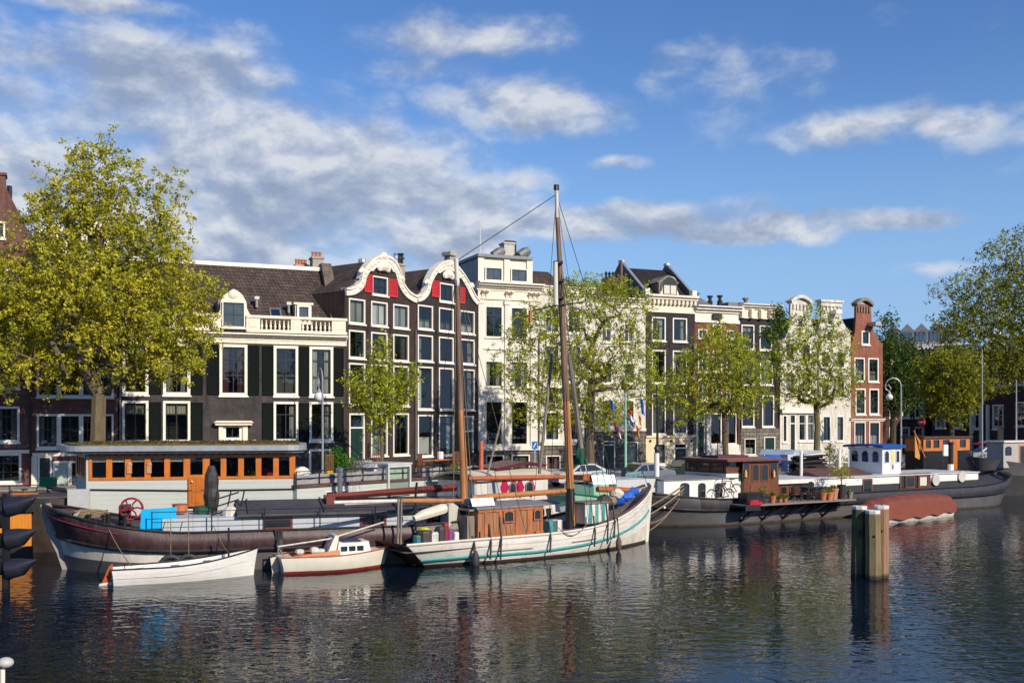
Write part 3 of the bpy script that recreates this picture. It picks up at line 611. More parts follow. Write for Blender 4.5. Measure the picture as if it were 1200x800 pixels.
E_ = E = House(487.5, 560, 'right one of the twin dark bell gables, behind the smaller ship mast', depth=12, group='twin bell gabled houses')
E.row(523, 332, 354, [(514.8, 531.5)], vs=(.5,), hs=(), cur=None)
louvre(E.root, E, 505.5, 514.6, 331, 350, 523, SHUTR); louvre(E.root, E, 536.5, 544, 335, 354, 530, SHUTR)
cols = [(489.4, 507.2), (514.2, 531.4), (538.8, 556)]
E.row(523, 361, 388.5, cols, vs=(.5,), hs=(.6,), cur='half'); E.row(523, 395, 425, cols, vs=(), hs=(.6,), cur=['left', None, 'right'])
E.row(523, 431, 480, cols, vs=(), hs=(.22,), cur=['left', None, 'right']); E.row(513, 486, 534, cols[:2], vs=(), hs=(.2,), cur=['half', 'right'])
E.row(548, 487, 530, [(542, 554.5)], door=True, transom=.42)
bell(E, [(487.5, 347), (493, 345), (498, 339), (500.5, 328), (507, 316), (515, 309), (524, 305.5), (532, 310), (540, 319), (547, 330), (551, 338), (555, 346), (560, 352)], .45, [(527, 309, .3), (524, 321, .5), (499, 330, .25), (551, 334, .25)])
ze = E.z(487.5, 349); E.body(ze - .02, BK_TWIN, 'gable', E.z(524, 319, 2), TILE)
b = MBd(); u, z = E.uz(528, 300, 1.2); b.box(u - .3, u + .3, 1, 1.6, ze, z); b.box(u - .45, u + .45, .85, 1.75, z, z + .3); b.build('chimney', CHIM, E.root)
for hs_, col_ in (((545, 480), None),):
    pass

# --- F: white neoclassical house with attic
Fh = House(560, 633, 'white stuccoed house with bracketed cornice and a boxed attic with two windows', depth=11)
for yt, yb, cu in ((359, 395, None), (423, 453, 'sides'), (470, 521, None)):
    Fh.row(579, yt, yb, [(569, 588.6), (599, 618)], vs=(.5,) if yb < 460 else (), hs=(.27,) if yb < 400 else ((.25,) if yb > 500 else ()), fw=.06, sash=SASH, cur=cu, sill=yb < 500)
Fh.row(580, 532.5, 555, [(569, 591), (599, 621)], vs=(.5,), hs=(), fw=.12, cur=[None, 'full'])
zc = Fh.z(580, 340); zbase = Fh.z(580, 527)
low = [h for h in Fh.holes if h[3] < zbase]; up = [h for h in Fh.holes if h[3] >= zbase]
Fh.wall(STUCCO, outline=[(0, zbase + .003), (Fh.L, zbase + .003), (Fh.L, zc), (0, zc)], holes=up)
Fh.wall(STONE, outline=[(0, 0), (Fh.L, 0), (Fh.L, zbase), (0, zbase)], holes=low, y0=-.05, name='stone_base')
b = MBd(); b.box(-.05, Fh.L + .02, -.22, -.052, zbase - .05, zbase + .3); b.build('string_course', STUCCO, Fh.root)
for px in (563, 594, 624):       # pilasters
    b = MBd(); b.box(Fh.u(px - 2.8), Fh.u(px + 2.8), -.12, -.003, zbase + .31, Fh.z(580, 352)); b.box(Fh.u(px - 3.6), Fh.u(px + 3.6), -.18, -.003, Fh.z(580, 356.5), Fh.z(580, 352)); b.build('pilaster', STUCCO, Fh.root)
for y in (408, 459): b = MBd(); b.box(.0, Fh.L, -.1, -.004, Fh.z(580, y + 1.5), Fh.z(580, y)) if False else b.box(Fh.u(566.5), Fh.u(590.5), -.1, -.004, Fh.z(580, y + 1.5), Fh.z(580, y)); b.build('band_course', STUCCO, Fh.root)
Fh.cornice(580, 331, 340.5, prof=((0, .12), (.3, .3), (.55, .55), (.8, .75), (1, .7)), mat=CREAM)
Fh.cornice(580, 340.7, 351, prof=((0, .12), (.15, .05), (.85, .05), (1, .1)), mat=CREAM, name='frieze', ov=0)
for px in (564, 568.5, 592, 597, 619, 624, 629):
    b = MBd(); zz = Fh.z(580, 340.7); b.prism([(-.02, zz - .75), (-.1, zz - .6), (-.2, zz - .25), (-.5, zz - .12), (-.5, zz), (-.02, zz)], Fh.u(px), Fh.u(px) + .2, axis='x'); b.build('bracket', CREAM, Fh.root)
Fh.body(zc, M('grey_render', (.30,.29,.28), .85, .2), 'flat')
zat = Fh.z(590, 303); za0 = zc + .25
aw = Fh.u(621)
b = MBd(); b.box(.15, aw, .0, 9, za0 - .04, zat); at = b.build('attic', CREAM, Fh.root)
b = MBd(); b.box(.02, .145, .2, 9, za0, zat - .05); b.build('attic_side_cladding', LEAD, at)
b = MBd(); b.box(-.1, aw + .15, -.3, 9.2, zat, zat + .25); b.build('attic_roof', LEAD, at)
for x0, x1 in ((568, 588), (598, 617.5)):
    window(Fh.root, (Fh.u(x0), -.01), (1, 0), Fh.u(x1) - Fh.u(x0), Fh.z(580, 329.3), Fh.z(580, 313.5), fw=.08, vs=(.5,), hs=(), sill=True, sash=SASH, glass=DGL, rec=-.1, proud=.16)
for px in (563, 593.5, 620): b = MBd(); b.box(Fh.u(px) - .25, Fh.u(px) + .25, -.15, -.002, za0, zat - .01); b.build('attic_pilaster', CREAM, at)
Fh.chimney(591, 603, 286, zat, 2.0, pots=0, dv=1.0, mat=M('pale_render', (.5,.48,.44), .8, .15))
b = MBd(); v = 2.4; b.box(Fh.u(592, v), Fh.u(601.5, v), v - .3, v + .3, Fh.z(597, 286, v) + .1, Fh.z(597, 284, v) + .12); b.tube([(Fh.u(603.5, v), v, zat), (Fh.u(603.5, v), v, Fh.z(603.5, 283, v))], .12, 6); b.build('chimney_cap', BLACKM, Fh.root)
for px in (584, 614):
    b = MBd(); v = 1.5; u = Fh.u(px, v); z = Fh.z(px, 297, v); b.tube([(u, v, zat), (u, v, z)], .2, 8); b.tube([(u - .45, v, z - .25), (u + .1, v, z + .1), (u + .45, v, z + .3)], [.42, .45, .32], 10); b.build('roof_cowl', LEAD, Fh.root)
b = MBd(); b.tube([(.4, .5, zat), (.4, .5, Fh.z(549, 266, .5))], .025, 5); b.build('aerial', WHITE, Fh.root)

# --- G: white house behind the large quay tree
G = House(633, 697, 'whitewashed house partly behind the large tree right of the tall mast', depth=10)
gc = [(638.5, 655.5), (665, 681)]
for yt, yb in ((362, 390), (404, 440), (452, 474)): G.row(647, yt, yb, gc, vs=(.5,), hs=(.3,), sash=SASHW if yt < 380 else SASH)
G.row(647, 482, 516, gc, vs=(.5,), hs=(.25,), cur=['right', 'sides'])
G.row(648, 533, 556, [(639.5, 657)], vs=(.5,), hs=(), cur='pink'); G.row(676, 531, 556, [(668, 684)], vs=(.5,), hs=(), cur=None)
zc = G.z(665, 346); zbase = G.z(647, 521)
low = [h for h in G.holes if h[3] < zbase]; up = [h for h in G.holes if h[3] >= zbase]
G.wall(PL_WHITE, outline=[(0, zbase + .003), (G.L, zbase + .003), (G.L, zc), (0, zc)], holes=up)
G.wall(STONE, outline=[(0, 0), (G.L, 0), (G.L, zbase), (0, zbase)], holes=low, y0=-.05, name='stone_base')
b = MBd(); b.box(0, G.L, -.2, -.052, zbase - .05, zbase + .25); b.build('string_course', STUCCO, G.root)
G.cornice(665, 336.5, 346, dent=(.5, .25, .6, .3), ov=0); G.body(zc, STUCCO, 'flat')
b = MBd(); zz = zc + .2; b.add([(.2, 2, zz), (G.L * .9, 2, zz), (G.L * .9, 9, zz), (.2, 9, zz), (1.4, 4.5, G.z(650, 318, 4)), (G.L * .55, 4.5, G.z(650, 318, 4))], [(0, 1, 5, 4), (1, 2, 5), (2, 3, 4, 5), (3, 0, 4)]); b.build('hip_roof', TILE, G.root)
# --- H
H_ = House(697, 756.5, 'whitewashed house with grey stone ground floor, right of the large tree trunk', depth=10)
hc = [(704.5, 717.5), (731, 743.5)]
for yt, yb in ((377, 401), (424, 449), (468, 494)): H_.row(711, yt, yb, hc, vs=(.5,), hs=(.3,), sash=SASHW if yt < 420 else SASH, cur='half')
H_.row(713, 516, 551, [(706, 721)], door=True, transom=.15); H_.row(740, 517, 543, [(733, 748)], vs=(), hs=(.25,), cur='full')
zc = H_.z(727, 360); zbase = H_.z(727, 505)
low = [h for h in H_.holes if h[3] < zbase]; up = [h for h in H_.holes if h[3] >= zbase]
H_.wall(PL_WHITE, outline=[(0, zbase + .003), (H_.L, zbase + .003), (H_.L, zc), (0, zc)], holes=up)
H_.wall(STONE, outline=[(0, 0), (H_.L, 0), (H_.L, zbase), (0, zbase)], holes=low, y0=-.06, name='stone_base')
H_.cornice(727, 349, 360, ov=0); H_.body(zc, STUCCO, 'flat')
for c in hc: b = MBd(); b.box(H_.u(c[0] - 2), H_.u(c[1] + 2), -.35, -.005, H_.z(711, 453.5), H_.z(711, 450.5)); b.build('balcony_ledge', M('brown_stone', (.25,.19,.15), .8, .2), H_.root)
b = MBd(); b.box(0, H_.L, -.12, -.005, zbase + .004, zbase + .25); b.build('string_course', STUCCO, H_.root)
b = MBd(); v = 3; b.box(H_.u(712, v), H_.u(725, v), v, v + 1.2, zc, H_.z(718, 325, v)); ch = b.build('chimney', BK_BROWN, H_.root)
for px in (714, 718, 722): b = MBd(); b.lathe((H_.u(px, v), v + .6, H_.z(718, 325, v)), [(.13, 0), (.11, .35), (.16, .4), (.05, .6)], 8); b.build('chimney_pot', BLACKM, ch)
b = MBd(); b.tube([(H_.u(728, 2), 2, zc), (H_.u(728, 2), 2, H_.z(728, 305, 2))], .13, 8); b.build('flue_pipe', M('rusty_pipe', (.16,.11,.08), .8, .3), H_.root)

# --- I: dark house with cream cornice and arched dormer
I = House(756.5, 814, 'dark painted house with toothed cream cornice, arched white dormer and black tiled roof', depth=11)
I.row(772, 371.5, 399.5, [(763.7, 780), (788.3, 805)], cur='right'); I.row(772, 410, 449, [(763.7, 780), (788.3, 805)], vs=(.5,), hs=(.3,), cur=[None, 'sides'])
I.row(772, 461, 508.5, [(764, 780), (789, 805)], vs=(.5,), hs=(.25,), cur='full', fw=.09)
I.row(773, 519, 544, [(766, 780.5)], vs=(.33,), hs=(), cur='full'); I.row(797, 519, 549.5, [(789.5, 805)], door=True, transom=.2)
zc = I.z(785, 366); zbase = I.z(785, 510)
low = [h for h in I.holes if h[3] < zbase]; up = [h for h in I.holes if h[3] >= zbase]
I.wall(BK_DARK, outline=[(0, zbase + .003), (I.L, zbase + .003), (I.L, zc), (0, zc)], holes=up)
I.wall(YELLOW, outline=[(0, 0), (I.L, 0), (I.L, zbase), (0, zbase)], holes=low, y0=-.06, name='ground_floor')
b = MBd(); b.box(0, I.L, -.16, -.062, zbase - .2, zbase); b.build('string_course', YELLOW, I.root)
for px in (761.5, 786, 810): b = MBd(); u, z = I.uz(px, 516.5); b.tube([(u, -.1, z), (u, -.04, z)], .13, 10); b.build('round_vent', BLACKM, I.root)
I.cornice(785, 358.5, 366.5, prof=((0, .1), (.9, .08), (1, .1)), ov=0, name='frieze')
o_, zb_, zt_ = I.cornice(785, 346.5, 358.2, prof=((0, .12), (.2, .2), (.55, .5), (.8, .7), (1, .7)), ov=.05, dent=(.42, .12, .5, .42))
I.body(zc, M('side_render', (.16,.135,.12), .9, .25, 1.5), roofmat=TILED)
ze = zt_ - .3; vr = 4.5; zr = I.z(765, 316, vr)
b = MBd(); b.prism([(.1, ze), (vr, zr), (vr * 2, ze)], .25, I.L - .25, axis='x'); b.build('roof', TILED, I.root)
for a, c in ((-.02, .24), (I.L - .24, I.L + .02)):
    b = MBd(); b.prism([(-.05, zc), (-.05, ze + .4), (vr - .25, zr + .4), (vr + .25, zr + .4), (vr * 2 + .1, ze), (vr * 2 + .1, zc)], a, c, axis='x'); pw = b.build('parapet', M('side_render', (.16,.135,.12)), I.root)
    b = MBd(); k = .0; b.prism([(-.1, ze + .4), (-.1, ze + .5), (vr - .25, zr + .52), (vr + .3, zr + .52), (vr + .3, zr + .4), (vr - .25, zr + .4)], a - k, c + k, axis='x'); b.build('coping', ZINC, pw)
    b = MBd(); b.box(a - .1, c + .1, -.2, .35, ze + .2, ze + .85); b.build('kneeler', STUCCO, pw); b = MBd(); b.box(a - .04, c + .04, vr - .25, vr + .3, zr + .45, zr + .66); b.build('apex_stone', STUCCO, pw)
v = .25; ox = [(772.5, 348.5), (773, 343), (775, 340), (776, 331), (778, 327), (781.5, 325), (785, 324), (788.5, 325), (791, 328), (792, 332), (792.5, 340), (794, 344), (794.5, 348.5)]
b = MBd(); b.prism([I.uz(*p, v) for p in ox], v - .15, v + .15); dm = b.build('dormer', CREAM, I.root)
uc = I.u(784, v); b = MBd(); b.box(uc - .95, uc + .95, v + .15, 4, ze, I.z(784, 330, v)); b.prism([(uc - 1.15, I.z(784, 331, v)), (uc, I.z(784, 322, v)), (uc + 1.15, I.z(784, 331, v))], v + .1, 4.2); b.build('dormer_body', M('brown_render', (.25,.2,.16), .8, .2), dm)
rw = .72; zc_, zk = I.z(784, 334, v), I.z(784, 346, v)
arc = [(uc + rw * math.cos(a * math.pi / 10), zc_ + rw * math.sin(a * math.pi / 10)) for a in range(11)]
b = MBd(); b.prism([(uc - rw, zk), (uc + rw, zk)] + arc, v - .19, v - .155); wf = b.build('window', SASH, I.root)
b = MBd(); b.prism([(uc - rw + .1, zk + .1), (uc - .05, zk + .1), (uc - .05, zc_ - .05), (uc - rw + .1, zc_ - .05)], v - .2, v - .195); b.prism([(uc + .05, zk + .1), (uc + rw - .1, zk + .1), (uc + rw - .1, zc_ - .05), (uc + .05, zc_ - .05)], v - .2, v - .195); b.build('curtain', CURT, wf)

# --- J: rose brick with cream cornice
J = House(814, 866.5, 'narrow rose-red brick house with worn cream cornice and grey hipped roof', depth=10)
J.row(824, 385.5, 396, [(818, 829), (851, 861)], vs=(.5,), hs=(), sash=SASHW); J.row(840, 380, 401, [(835, 845.5)], vs=(.5,), hs=(.3,))
for yt, yb in ((410, 436), (444, 470)): J.row(824, yt, yb, [(818, 829.5), (835, 846), (851, 862)], vs=(.5,), hs=(.3,), sash=SASHW)
J.row(838, 484, 520.5, [(832, 845.5), (851, 863)], vs=(), hs=(.2,), fw=.1, cur=[None, 'left']); J.row(821, 482, 530.5, [(816.5, 826)], door=True, transom=.25)
zc = J.z(840, 378); zbase = J.z(840, 521)
low = [h for h in J.holes if h[3] < zbase]
J.wall(BK_ROSE, top=zc)
b = MBd(); b.box(J.u(831), J.L, -.2, -.003, 0, zbase); b.box(J.u(826.5), J.u(831), -.25, -.003, 0, J.z(830, 482)); b.box(0.02, J.u(816.3), -.25, -.003, 0, J.z(815, 482)); b.build('white_base', STUCCO, J.root)
b = MBd(); b.box(0, J.L, -.25, -.003, J.z(840, 481.5), J.z(840, 478)); b.build('shop_fascia', STUCCO, J.root)
J.cornice(840, 367, 378.5, prof=((0, .12), (.1, .06), (.9, .06), (1, .1)), ov=0, name='frieze', mat=STUCCO2); J.cornice(840, 359, 366.8, prof=((0, .2), (.4, .45), (.8, .7), (1, .7)), ov=.02, mat=STUCCO2)
b = MBd(); b.box(J.u(834), J.u(844), -.3, -.13, J.z(839, 374), J.z(839, 368)); b.build('carved_panel', BLACKM, J.root)
J.body(zc, BK_ROSE, 'flat'); b = MBd(); zz = zc + .25; zr = J.z(838, 347, 3); b.add([(.1, 0.3, zz), (J.L * .95, .3, zz), (J.L * .95, 8, zz), (.1, 8, zz), (J.L * .48, 3.5, zr), (J.L * .55, 3.5, zr)], [(0, 1, 5, 4), (1, 2, 5), (2, 3, 4, 5), (3, 0, 4)]); b.build('hip_roof', LEAD, J.root)
for px, py in ((816.5, 343), (832, 346.5), (843.5, 346)):
    b = MBd(); v = 5; u, z = J.uz(px, py, v); b.lathe((u, v, z - 2.5), [(.25, 0), (.25, 1.9), (.3, 1.95), (.16, 2.0), (.16, 2.3), (.28, 2.35), (.28, 2.5)], 8); b.build('chimney_cowl', BLACKM if px != 816.5 else LEAD, J.root)

# --- K
K = House(866.5, 913, 'dark painted house with cream cornice and grey stone ground floor', depth=10)
K.row(876, 380.5, 409.5, [(868.7, 883.8), (890, 904.5)], vs=(.5,), hs=(.4,), cur=['top', 'top']); K.row(898, 422.5, 451, [(868.7, 883.8), (890.5, 905.5)], vs=(.5,), hs=(.35,), cur='full')
K.row(898, 463, 500, [(868.7, 883.8), (893, 907)], vs=(.5,), hs=(.2,), cur=[None, 'left'])
K.row(879, 513, 533, [(872, 886)], vs=(.5,), hs=(.3,), cur='half'); K.row(901, 511, 540, [(895, 908.5)], door=True, transom=0)
zc = K.z(890, 373.5); zbase = K.z(890, 502)
low = [h for h in K.holes if h[3] < zbase]; up = [h for h in K.holes if h[3] >= zbase]
K.wall(BK_DARK, outline=[(0, zbase + .003), (K.L, zbase + .003), (K.L, zc), (0, zc)], holes=up); K.wall(STONE, outline=[(0, 0), (K.L, 0), (K.L, zbase), (0, zbase)], holes=low, y0=-.06, name='stone_base')
K.cornice(890, 363, 373.8, prof=((0, .15), (.1, .06), (.9, .06), (1, .1)), ov=0, name='frieze'); K.cornice(890, 357, 362.8, prof=((0, .2), (.4, .45), (.8, .65), (1, .65)), ov=0)
for px in (867.8, 879, 890, 901, 911): b = MBd(); zz = K.z(890, 363); b.box(K.u(px) - .14, K.u(px) + .14, -.45, -.01, zz - .85, zz - .01); b.build('bracket', CREAM, K.root)
K.body(zc, BK_DARK, 'flat'); b = MBd(); v = 5; u, z = K.uz(873.5, 349, v); b.lathe((u, v, z - 2.3), [(.3, 0), (.3, 1.7), (.18, 1.75), (.18, 2.1), (.3, 2.12), (.3, 2.3)], 8); b.build('chimney_cowl', LEAD, K.root)
b = MBd(); b.box(K.u(850, 6), K.u(868, 6), 5.5, 7.5, zc, K.z(860, 355, 6)); b.build('roof_box', LEAD, K.root)

# --- L, M, N: neck gables
def neck(px0, px1, label, mat, outl, depth, roofmat=TILED, top_mat=None, eave=395, arc=False, cap=None, ridge_dy=372):
    s = House(px0, px1, label, depth=depth); s.outl = outl; s.m = mat; s.eave = eave; s.rm = roofmat; s.rd = ridge_dy; return s
def neck_fin(s, capz=None, capx=None, capm=None, curved=True):
    s.wall(s.m, outline=[(0, 0), (s.L, 0)] + [s.uz(*p) for p in reversed(s.outl)])
    ze = s.z((s.outl[0][0] + s.outl[-1][0]) / 2, s.eave) - .3
    s.body(ze, s.m if s.m is BK_RED else STUCCO, 'gable', s.z((s.outl[0][0] + s.outl[-1][0]) / 2, s.rd, .5), s.rm)
    if capx:
        u0, u1 = s.u(capx[0]), s.u(capx[1]); z = s.z(sum(capx) / 2, capz); b = MBd(); w = u1 - u0
        if curved:
            n = 10; o = [(u0 + w * i / n, z + .55 * math.sin(math.pi * i / n)) for i in range(n + 1)]; i_ = [(p[0] + (.14 if k == 0 else (-.14 if k == n else 0)), p[1] - .3) for k, p in enumerate(o)]
            b.band(o, i_, -.3, .5)
        else:
            b.box(u0, u1, -.35, .5, z - .12, z + .1); b.box(u0 + .12, u1 - .12, -.22, .45, z - .5, z - .12)
        c = b.build('gable_cap', capm or s.m, s.root)
        n = 5
        for k in range(n): b = MBd(); u = u0 + .25 + (w - .5) * (k + .5) / n; b.box(u - .07, u + .07, -.14, -.004, z - .85, z - (.5 if not curved else .32)); b.build('cap_bracket', capm or s.m, c)
Lh = neck(914, 957, 'white neck gable house with a rounded top, behind the young quay tree', PL_WHITE,
          [(914, 400), (919, 398), (923, 390), (926, 378), (926.5, 352), (949, 353), (950, 372), (953, 384), (957, 392)], 10)
Lh.row(937, 372, 384, [(934, 941)], vs=(.5,), hs=(), sash=SASH, cur=None)
for yt, yb in ((402, 424), (436, 460)): Lh.row(937, yt, yb, [(920, 931), (939, 950)], vs=(.5,), hs=(.35,))
Lh.row(935, 452, 476, [(921, 931.5), (940.5, 951)], vs=(), hs=(.4,), sash=SASHW, cur=['full', 'half']) if False else None
Lh.row(919.5, 486, 518, [(917, 922.5)], vs=(), hs=(.3,), cur='half'); Lh.row(929, 485, 529, [(925, 932.5)], door=True, transom=.25)
Lh.row(945, 485, 517, [(935.5, 945), (945.5, 955)], vs=(), hs=(.33,), sash=SASHW, cur=[None, 'full'])
neck_fin(Lh, 352.5, (925, 950.5)); b = MBd(); b.box(0.05, Lh.L - .02, -.3, -.003, Lh.z(935, 484), Lh.z(935, 479)); b.build('shop_fascia', WHITE, Lh.root)
Mh = neck(957, 997, 'white neck gable house with a flat moulded top, left of the red brick house', PL_WHITE,
          [(957, 392), (960, 384), (962.5, 372), (962, 356), (984.5, 357), (985, 368), (988, 377), (992, 384), (995, 387), (997, 394)], 10)
Mh.row(972, 373.5, 380.5, [(969.5, 976)], vs=(), hs=(), cur=None, sash=SASH, fw=.05); Mh.row(972, 388, 400, [(968, 977)], vs=(.5,), hs=(), cur=None)
for yt, yb in ((411, 431), (442, 466)): Mh.row(966, yt, yb, [(962, 972), (980, 990)], vs=(.5,), hs=(.35,))
Mh.row(969, 487, 517, [(964, 973.5), (980, 989)], vs=(), hs=(.3,), cur=['right', 'full'])
neck_fin(Mh, 353, (959.5, 986.5), curved=False)
b = MBd(); u, z = Mh.uz(976, 367); b.box(u - .35, u + .35, -.9, -.005, z - .1, z + .25); b.build('hoist_beam', WHITE, Mh.root)
Nh = neck(997, 1034.5, 'narrow red brick neck gable house, last of the sunlit row', BK_RED,
          [(997, 403), (999.5, 399), (1002, 388), (1003, 372), (1003, 356), (1020.5, 357), (1021.5, 376), (1024, 388), (1028, 397), (1034.5, 403)], 9, eave=405, ridge_dy=371)
Nh.row(1014, 387.5, 404, [(1009.5, 1019)], vs=(.5,), hs=(.5,), sash=SASH, cur='full', fw=.13)
nc = [(1001, 1013.3), (1017.3, 1029.5)]
Nh.row(1007, 419, 447, nc, vs=(.5,), hs=(.33,.66), cur='half', fw=.12); Nh.row(1007, 455, 485.5, [(1002.3, 1014.3), (1018.5, 1030)], vs=(.5,), hs=(.33,.66), cur=None, fw=.13)
Nh.row(1007, 494, 524, [(1001, 1014.3), (1018.5, 1031)], vs=(.33,.66), hs=(.33,), cur='half', fw=.1)
neck_fin(Nh, 355.5, (1001.5, 1022.3), M('weathered_stone', (.25,.2,.15), .85, .3)); Nh.cornice(1015, 489, 493.5, prof=((0, .1), (.4, .25), (1, .45)), ov=.1)
b = MBd(); u, z = Nh.uz(1020, 381); b.box(u - .35, u + .35, -1.1, -.005, z - .12, z + .25); b.build('hoist_beam', ZINC, Nh.root)

# --- background houses across the side canal
def bg(px0, px1, Y0, Y1, label, mat, rows, top, cols, roof=None, gablepx=None):
    yf = lambda px: Y0 + (Y1 - Y0) * (px - px0) / (px1 - px0)
    s = House(px0, px1, label, group='shaded houses in the background', depth=9, Yf=yf)
    for yt, yb in rows: s.row((px0 + px1) / 2, yt, yb, cols, vs=(.5,), hs=(.4,), sash=SASHW, fw=.16)
    t = s.z((px0 + px1) / 2, top); s.wall(mat, top=t); s.body(t, mat, 'flat')
    s.cornice((px0 + px1) / 2, top - 1, top + 4, mat=WHITE, ov=0)
    if roof: b = MBd(); zr = s.z((px0+px1)/2, roof, 3); b.prism([(-.2, t + .1), (3.5, zr), (6.5, zr), (9, t)], .02, s.L - .02, axis='x'); b.build('pitched_roof', TILE, s.root)
    return s
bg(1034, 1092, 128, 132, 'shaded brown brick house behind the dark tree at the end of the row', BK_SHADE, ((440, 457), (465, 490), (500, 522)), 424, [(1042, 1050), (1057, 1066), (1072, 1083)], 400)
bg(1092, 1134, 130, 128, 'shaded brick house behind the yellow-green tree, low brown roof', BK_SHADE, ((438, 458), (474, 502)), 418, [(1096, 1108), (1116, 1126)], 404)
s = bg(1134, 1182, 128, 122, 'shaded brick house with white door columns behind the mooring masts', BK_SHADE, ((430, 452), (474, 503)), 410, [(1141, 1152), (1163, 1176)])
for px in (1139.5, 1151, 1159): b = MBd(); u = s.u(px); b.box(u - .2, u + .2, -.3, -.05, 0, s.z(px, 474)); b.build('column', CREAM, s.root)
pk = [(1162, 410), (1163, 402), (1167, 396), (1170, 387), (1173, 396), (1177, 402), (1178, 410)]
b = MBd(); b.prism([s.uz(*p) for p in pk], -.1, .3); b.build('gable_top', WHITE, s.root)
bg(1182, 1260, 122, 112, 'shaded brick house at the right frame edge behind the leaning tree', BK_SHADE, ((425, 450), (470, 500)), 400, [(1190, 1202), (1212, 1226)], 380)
dist = Fr(1038, 185, 1122, 180, ZS, 'glass_roofed_building', 'distant building with a zigzag row of glazed grey roof gables above the trees', 'building')
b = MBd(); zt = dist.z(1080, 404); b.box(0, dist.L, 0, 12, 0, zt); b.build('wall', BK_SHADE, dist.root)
n = 5
for i in range(n):
    w = dist.L / n; u = w * i; zr = dist.z(1080, 378); zm = dist.z(1080, 386)
    b = MBd(); b.prism([(u + .05, zt), (u + w - .05, zt), (u + w - .05, zm), (u + w / 2, zr), (u + .05, zm)], 1, 11); gg = b.build('roof_gable', M('grey_cladding', (.22,.22,.23), .6, .2), dist.root)
    for k in (.1, .36, .62): g = MBd(); g.box(u + w * k, u + w * (k + .22), .93, .995, zt + .8, zm - .3); g.build('window', M('far_glass', (.08,.12,.17), .15, .3, spec=.8), gg)
b = MBd(); b.box(-.5, dist.L + .5, -.4, 12, zt - .8, zt + .05); b.build('parapet', WHITE, dist.root)

for hs__, side in ((C, 0), (D, 1), (Fh, 1), (I, 1), (K, 0), (Mh, 0), (G, 1)):
    b = MBd(); u = .14 if side == 0 else hs__.L - .14; zt_p = hs__.z(hs__.root and 400 if False else {0: 200}.get(0), 400) if False else 11.0
    b.tube([(u, -.12, .3), (u, -.12, zt_p)], .055, 6)
    for k in range(4): b.box(u - .09, u + .09, -.17, -.01, 1.5 + k * 2.8, 1.56 + k * 2.8)
    b.build('downpipe', LEAD, hs__.root)
for hs__, pts_ in ((C, ((243, 468), (298, 468), (345, 468), (230, 468))), (D, ((431, 386), (457, 386), (431, 424), (457, 424))), (E, ((511, 391), (535, 391), (511, 428))), (I, ((785, 404), (785, 455)))):
    for px, py in pts_: b = MBd(); u, z = hs__.uz(px, py); b.box(u - .03, u + .03, -.05, -.002, z - .3, z + .3); b.box(u - .12, u + .12, -.045, -.003, z - .03, z + .03); b.build('wall_anchor', BLACKM, hs__.root)
# ================================================================== TREES
BARK = M('plane_bark', (.13,.10,.06), .9, .35, 4, .5, stretch=.4)
BARKD = M('dark_bark', (.07,.055,.04), .9, .35, 4, .5, stretch=.4)
LEAF_OLIVE = M_leaf('olive_leaves', (.31,.31,.025), (.52,.50,.04), (.68,.62,.08))
LEAF_LIME = M_leaf('lime_leaves', (.27,.33,.022), (.44,.50,.035), (.58,.60,.07))
LEAF_YEL = M_leaf('yellow_leaves', (.28,.28,.02), (.42,.40,.035), (.55,.50,.07))
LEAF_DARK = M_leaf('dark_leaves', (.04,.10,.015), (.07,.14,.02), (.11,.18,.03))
LEAF_GREEN = M_leaf('green_leaves', (.15,.19,.015), (.26,.28,.02), (.38,.37,.035))
def leaf_mesh(name, cen, size, mat, parent, rng):
    n = len(cen)
    a = rng.normal(size=(n, 3)); a /= np.linalg.norm(a, axis=1)[:, None]
    b = rng.normal(size=(n, 3)); b -= a * (a * b).sum(1)[:, None]; b /= np.linalg.norm(b, axis=1)[:, None]
    s = (size * rng.uniform(.55, 1.35, n))[:, None]; k = .62
    # a leaf is a bent kite: two triangles folded along the midrib
    c = np.cross(a, b); v = np.empty((n, 4, 3)); v[:, 0] = cen - a * s; v[:, 1] = cen + b * s * k + c * s * .2; v[:, 2] = cen + a * s; v[:, 3] = cen - b * s * k + c * s * .2
    me = bpy.data.meshes.new(name); me.vertices.add(n * 4); me.vertices.foreach_set('co', v.reshape(-1).astype(np.float32))
    me.loops.add(n * 4); me.loops.foreach_set('vertex_index', np.arange(n * 4, dtype=np.int32)); me.polygons.add(n)
    me.polygons.foreach_set('loop_start', np.arange(0, n * 4, 4, dtype=np.int32)); me.polygons.foreach_set('loop_total', np.full(n, 4, dtype=np.int32))
    me.update(calc_edges=True); me.validate(); me.materials.append(mat)
    o = bpy.data.objects.new(name, me); COL.objects.link(o); o.parent = parent; return o
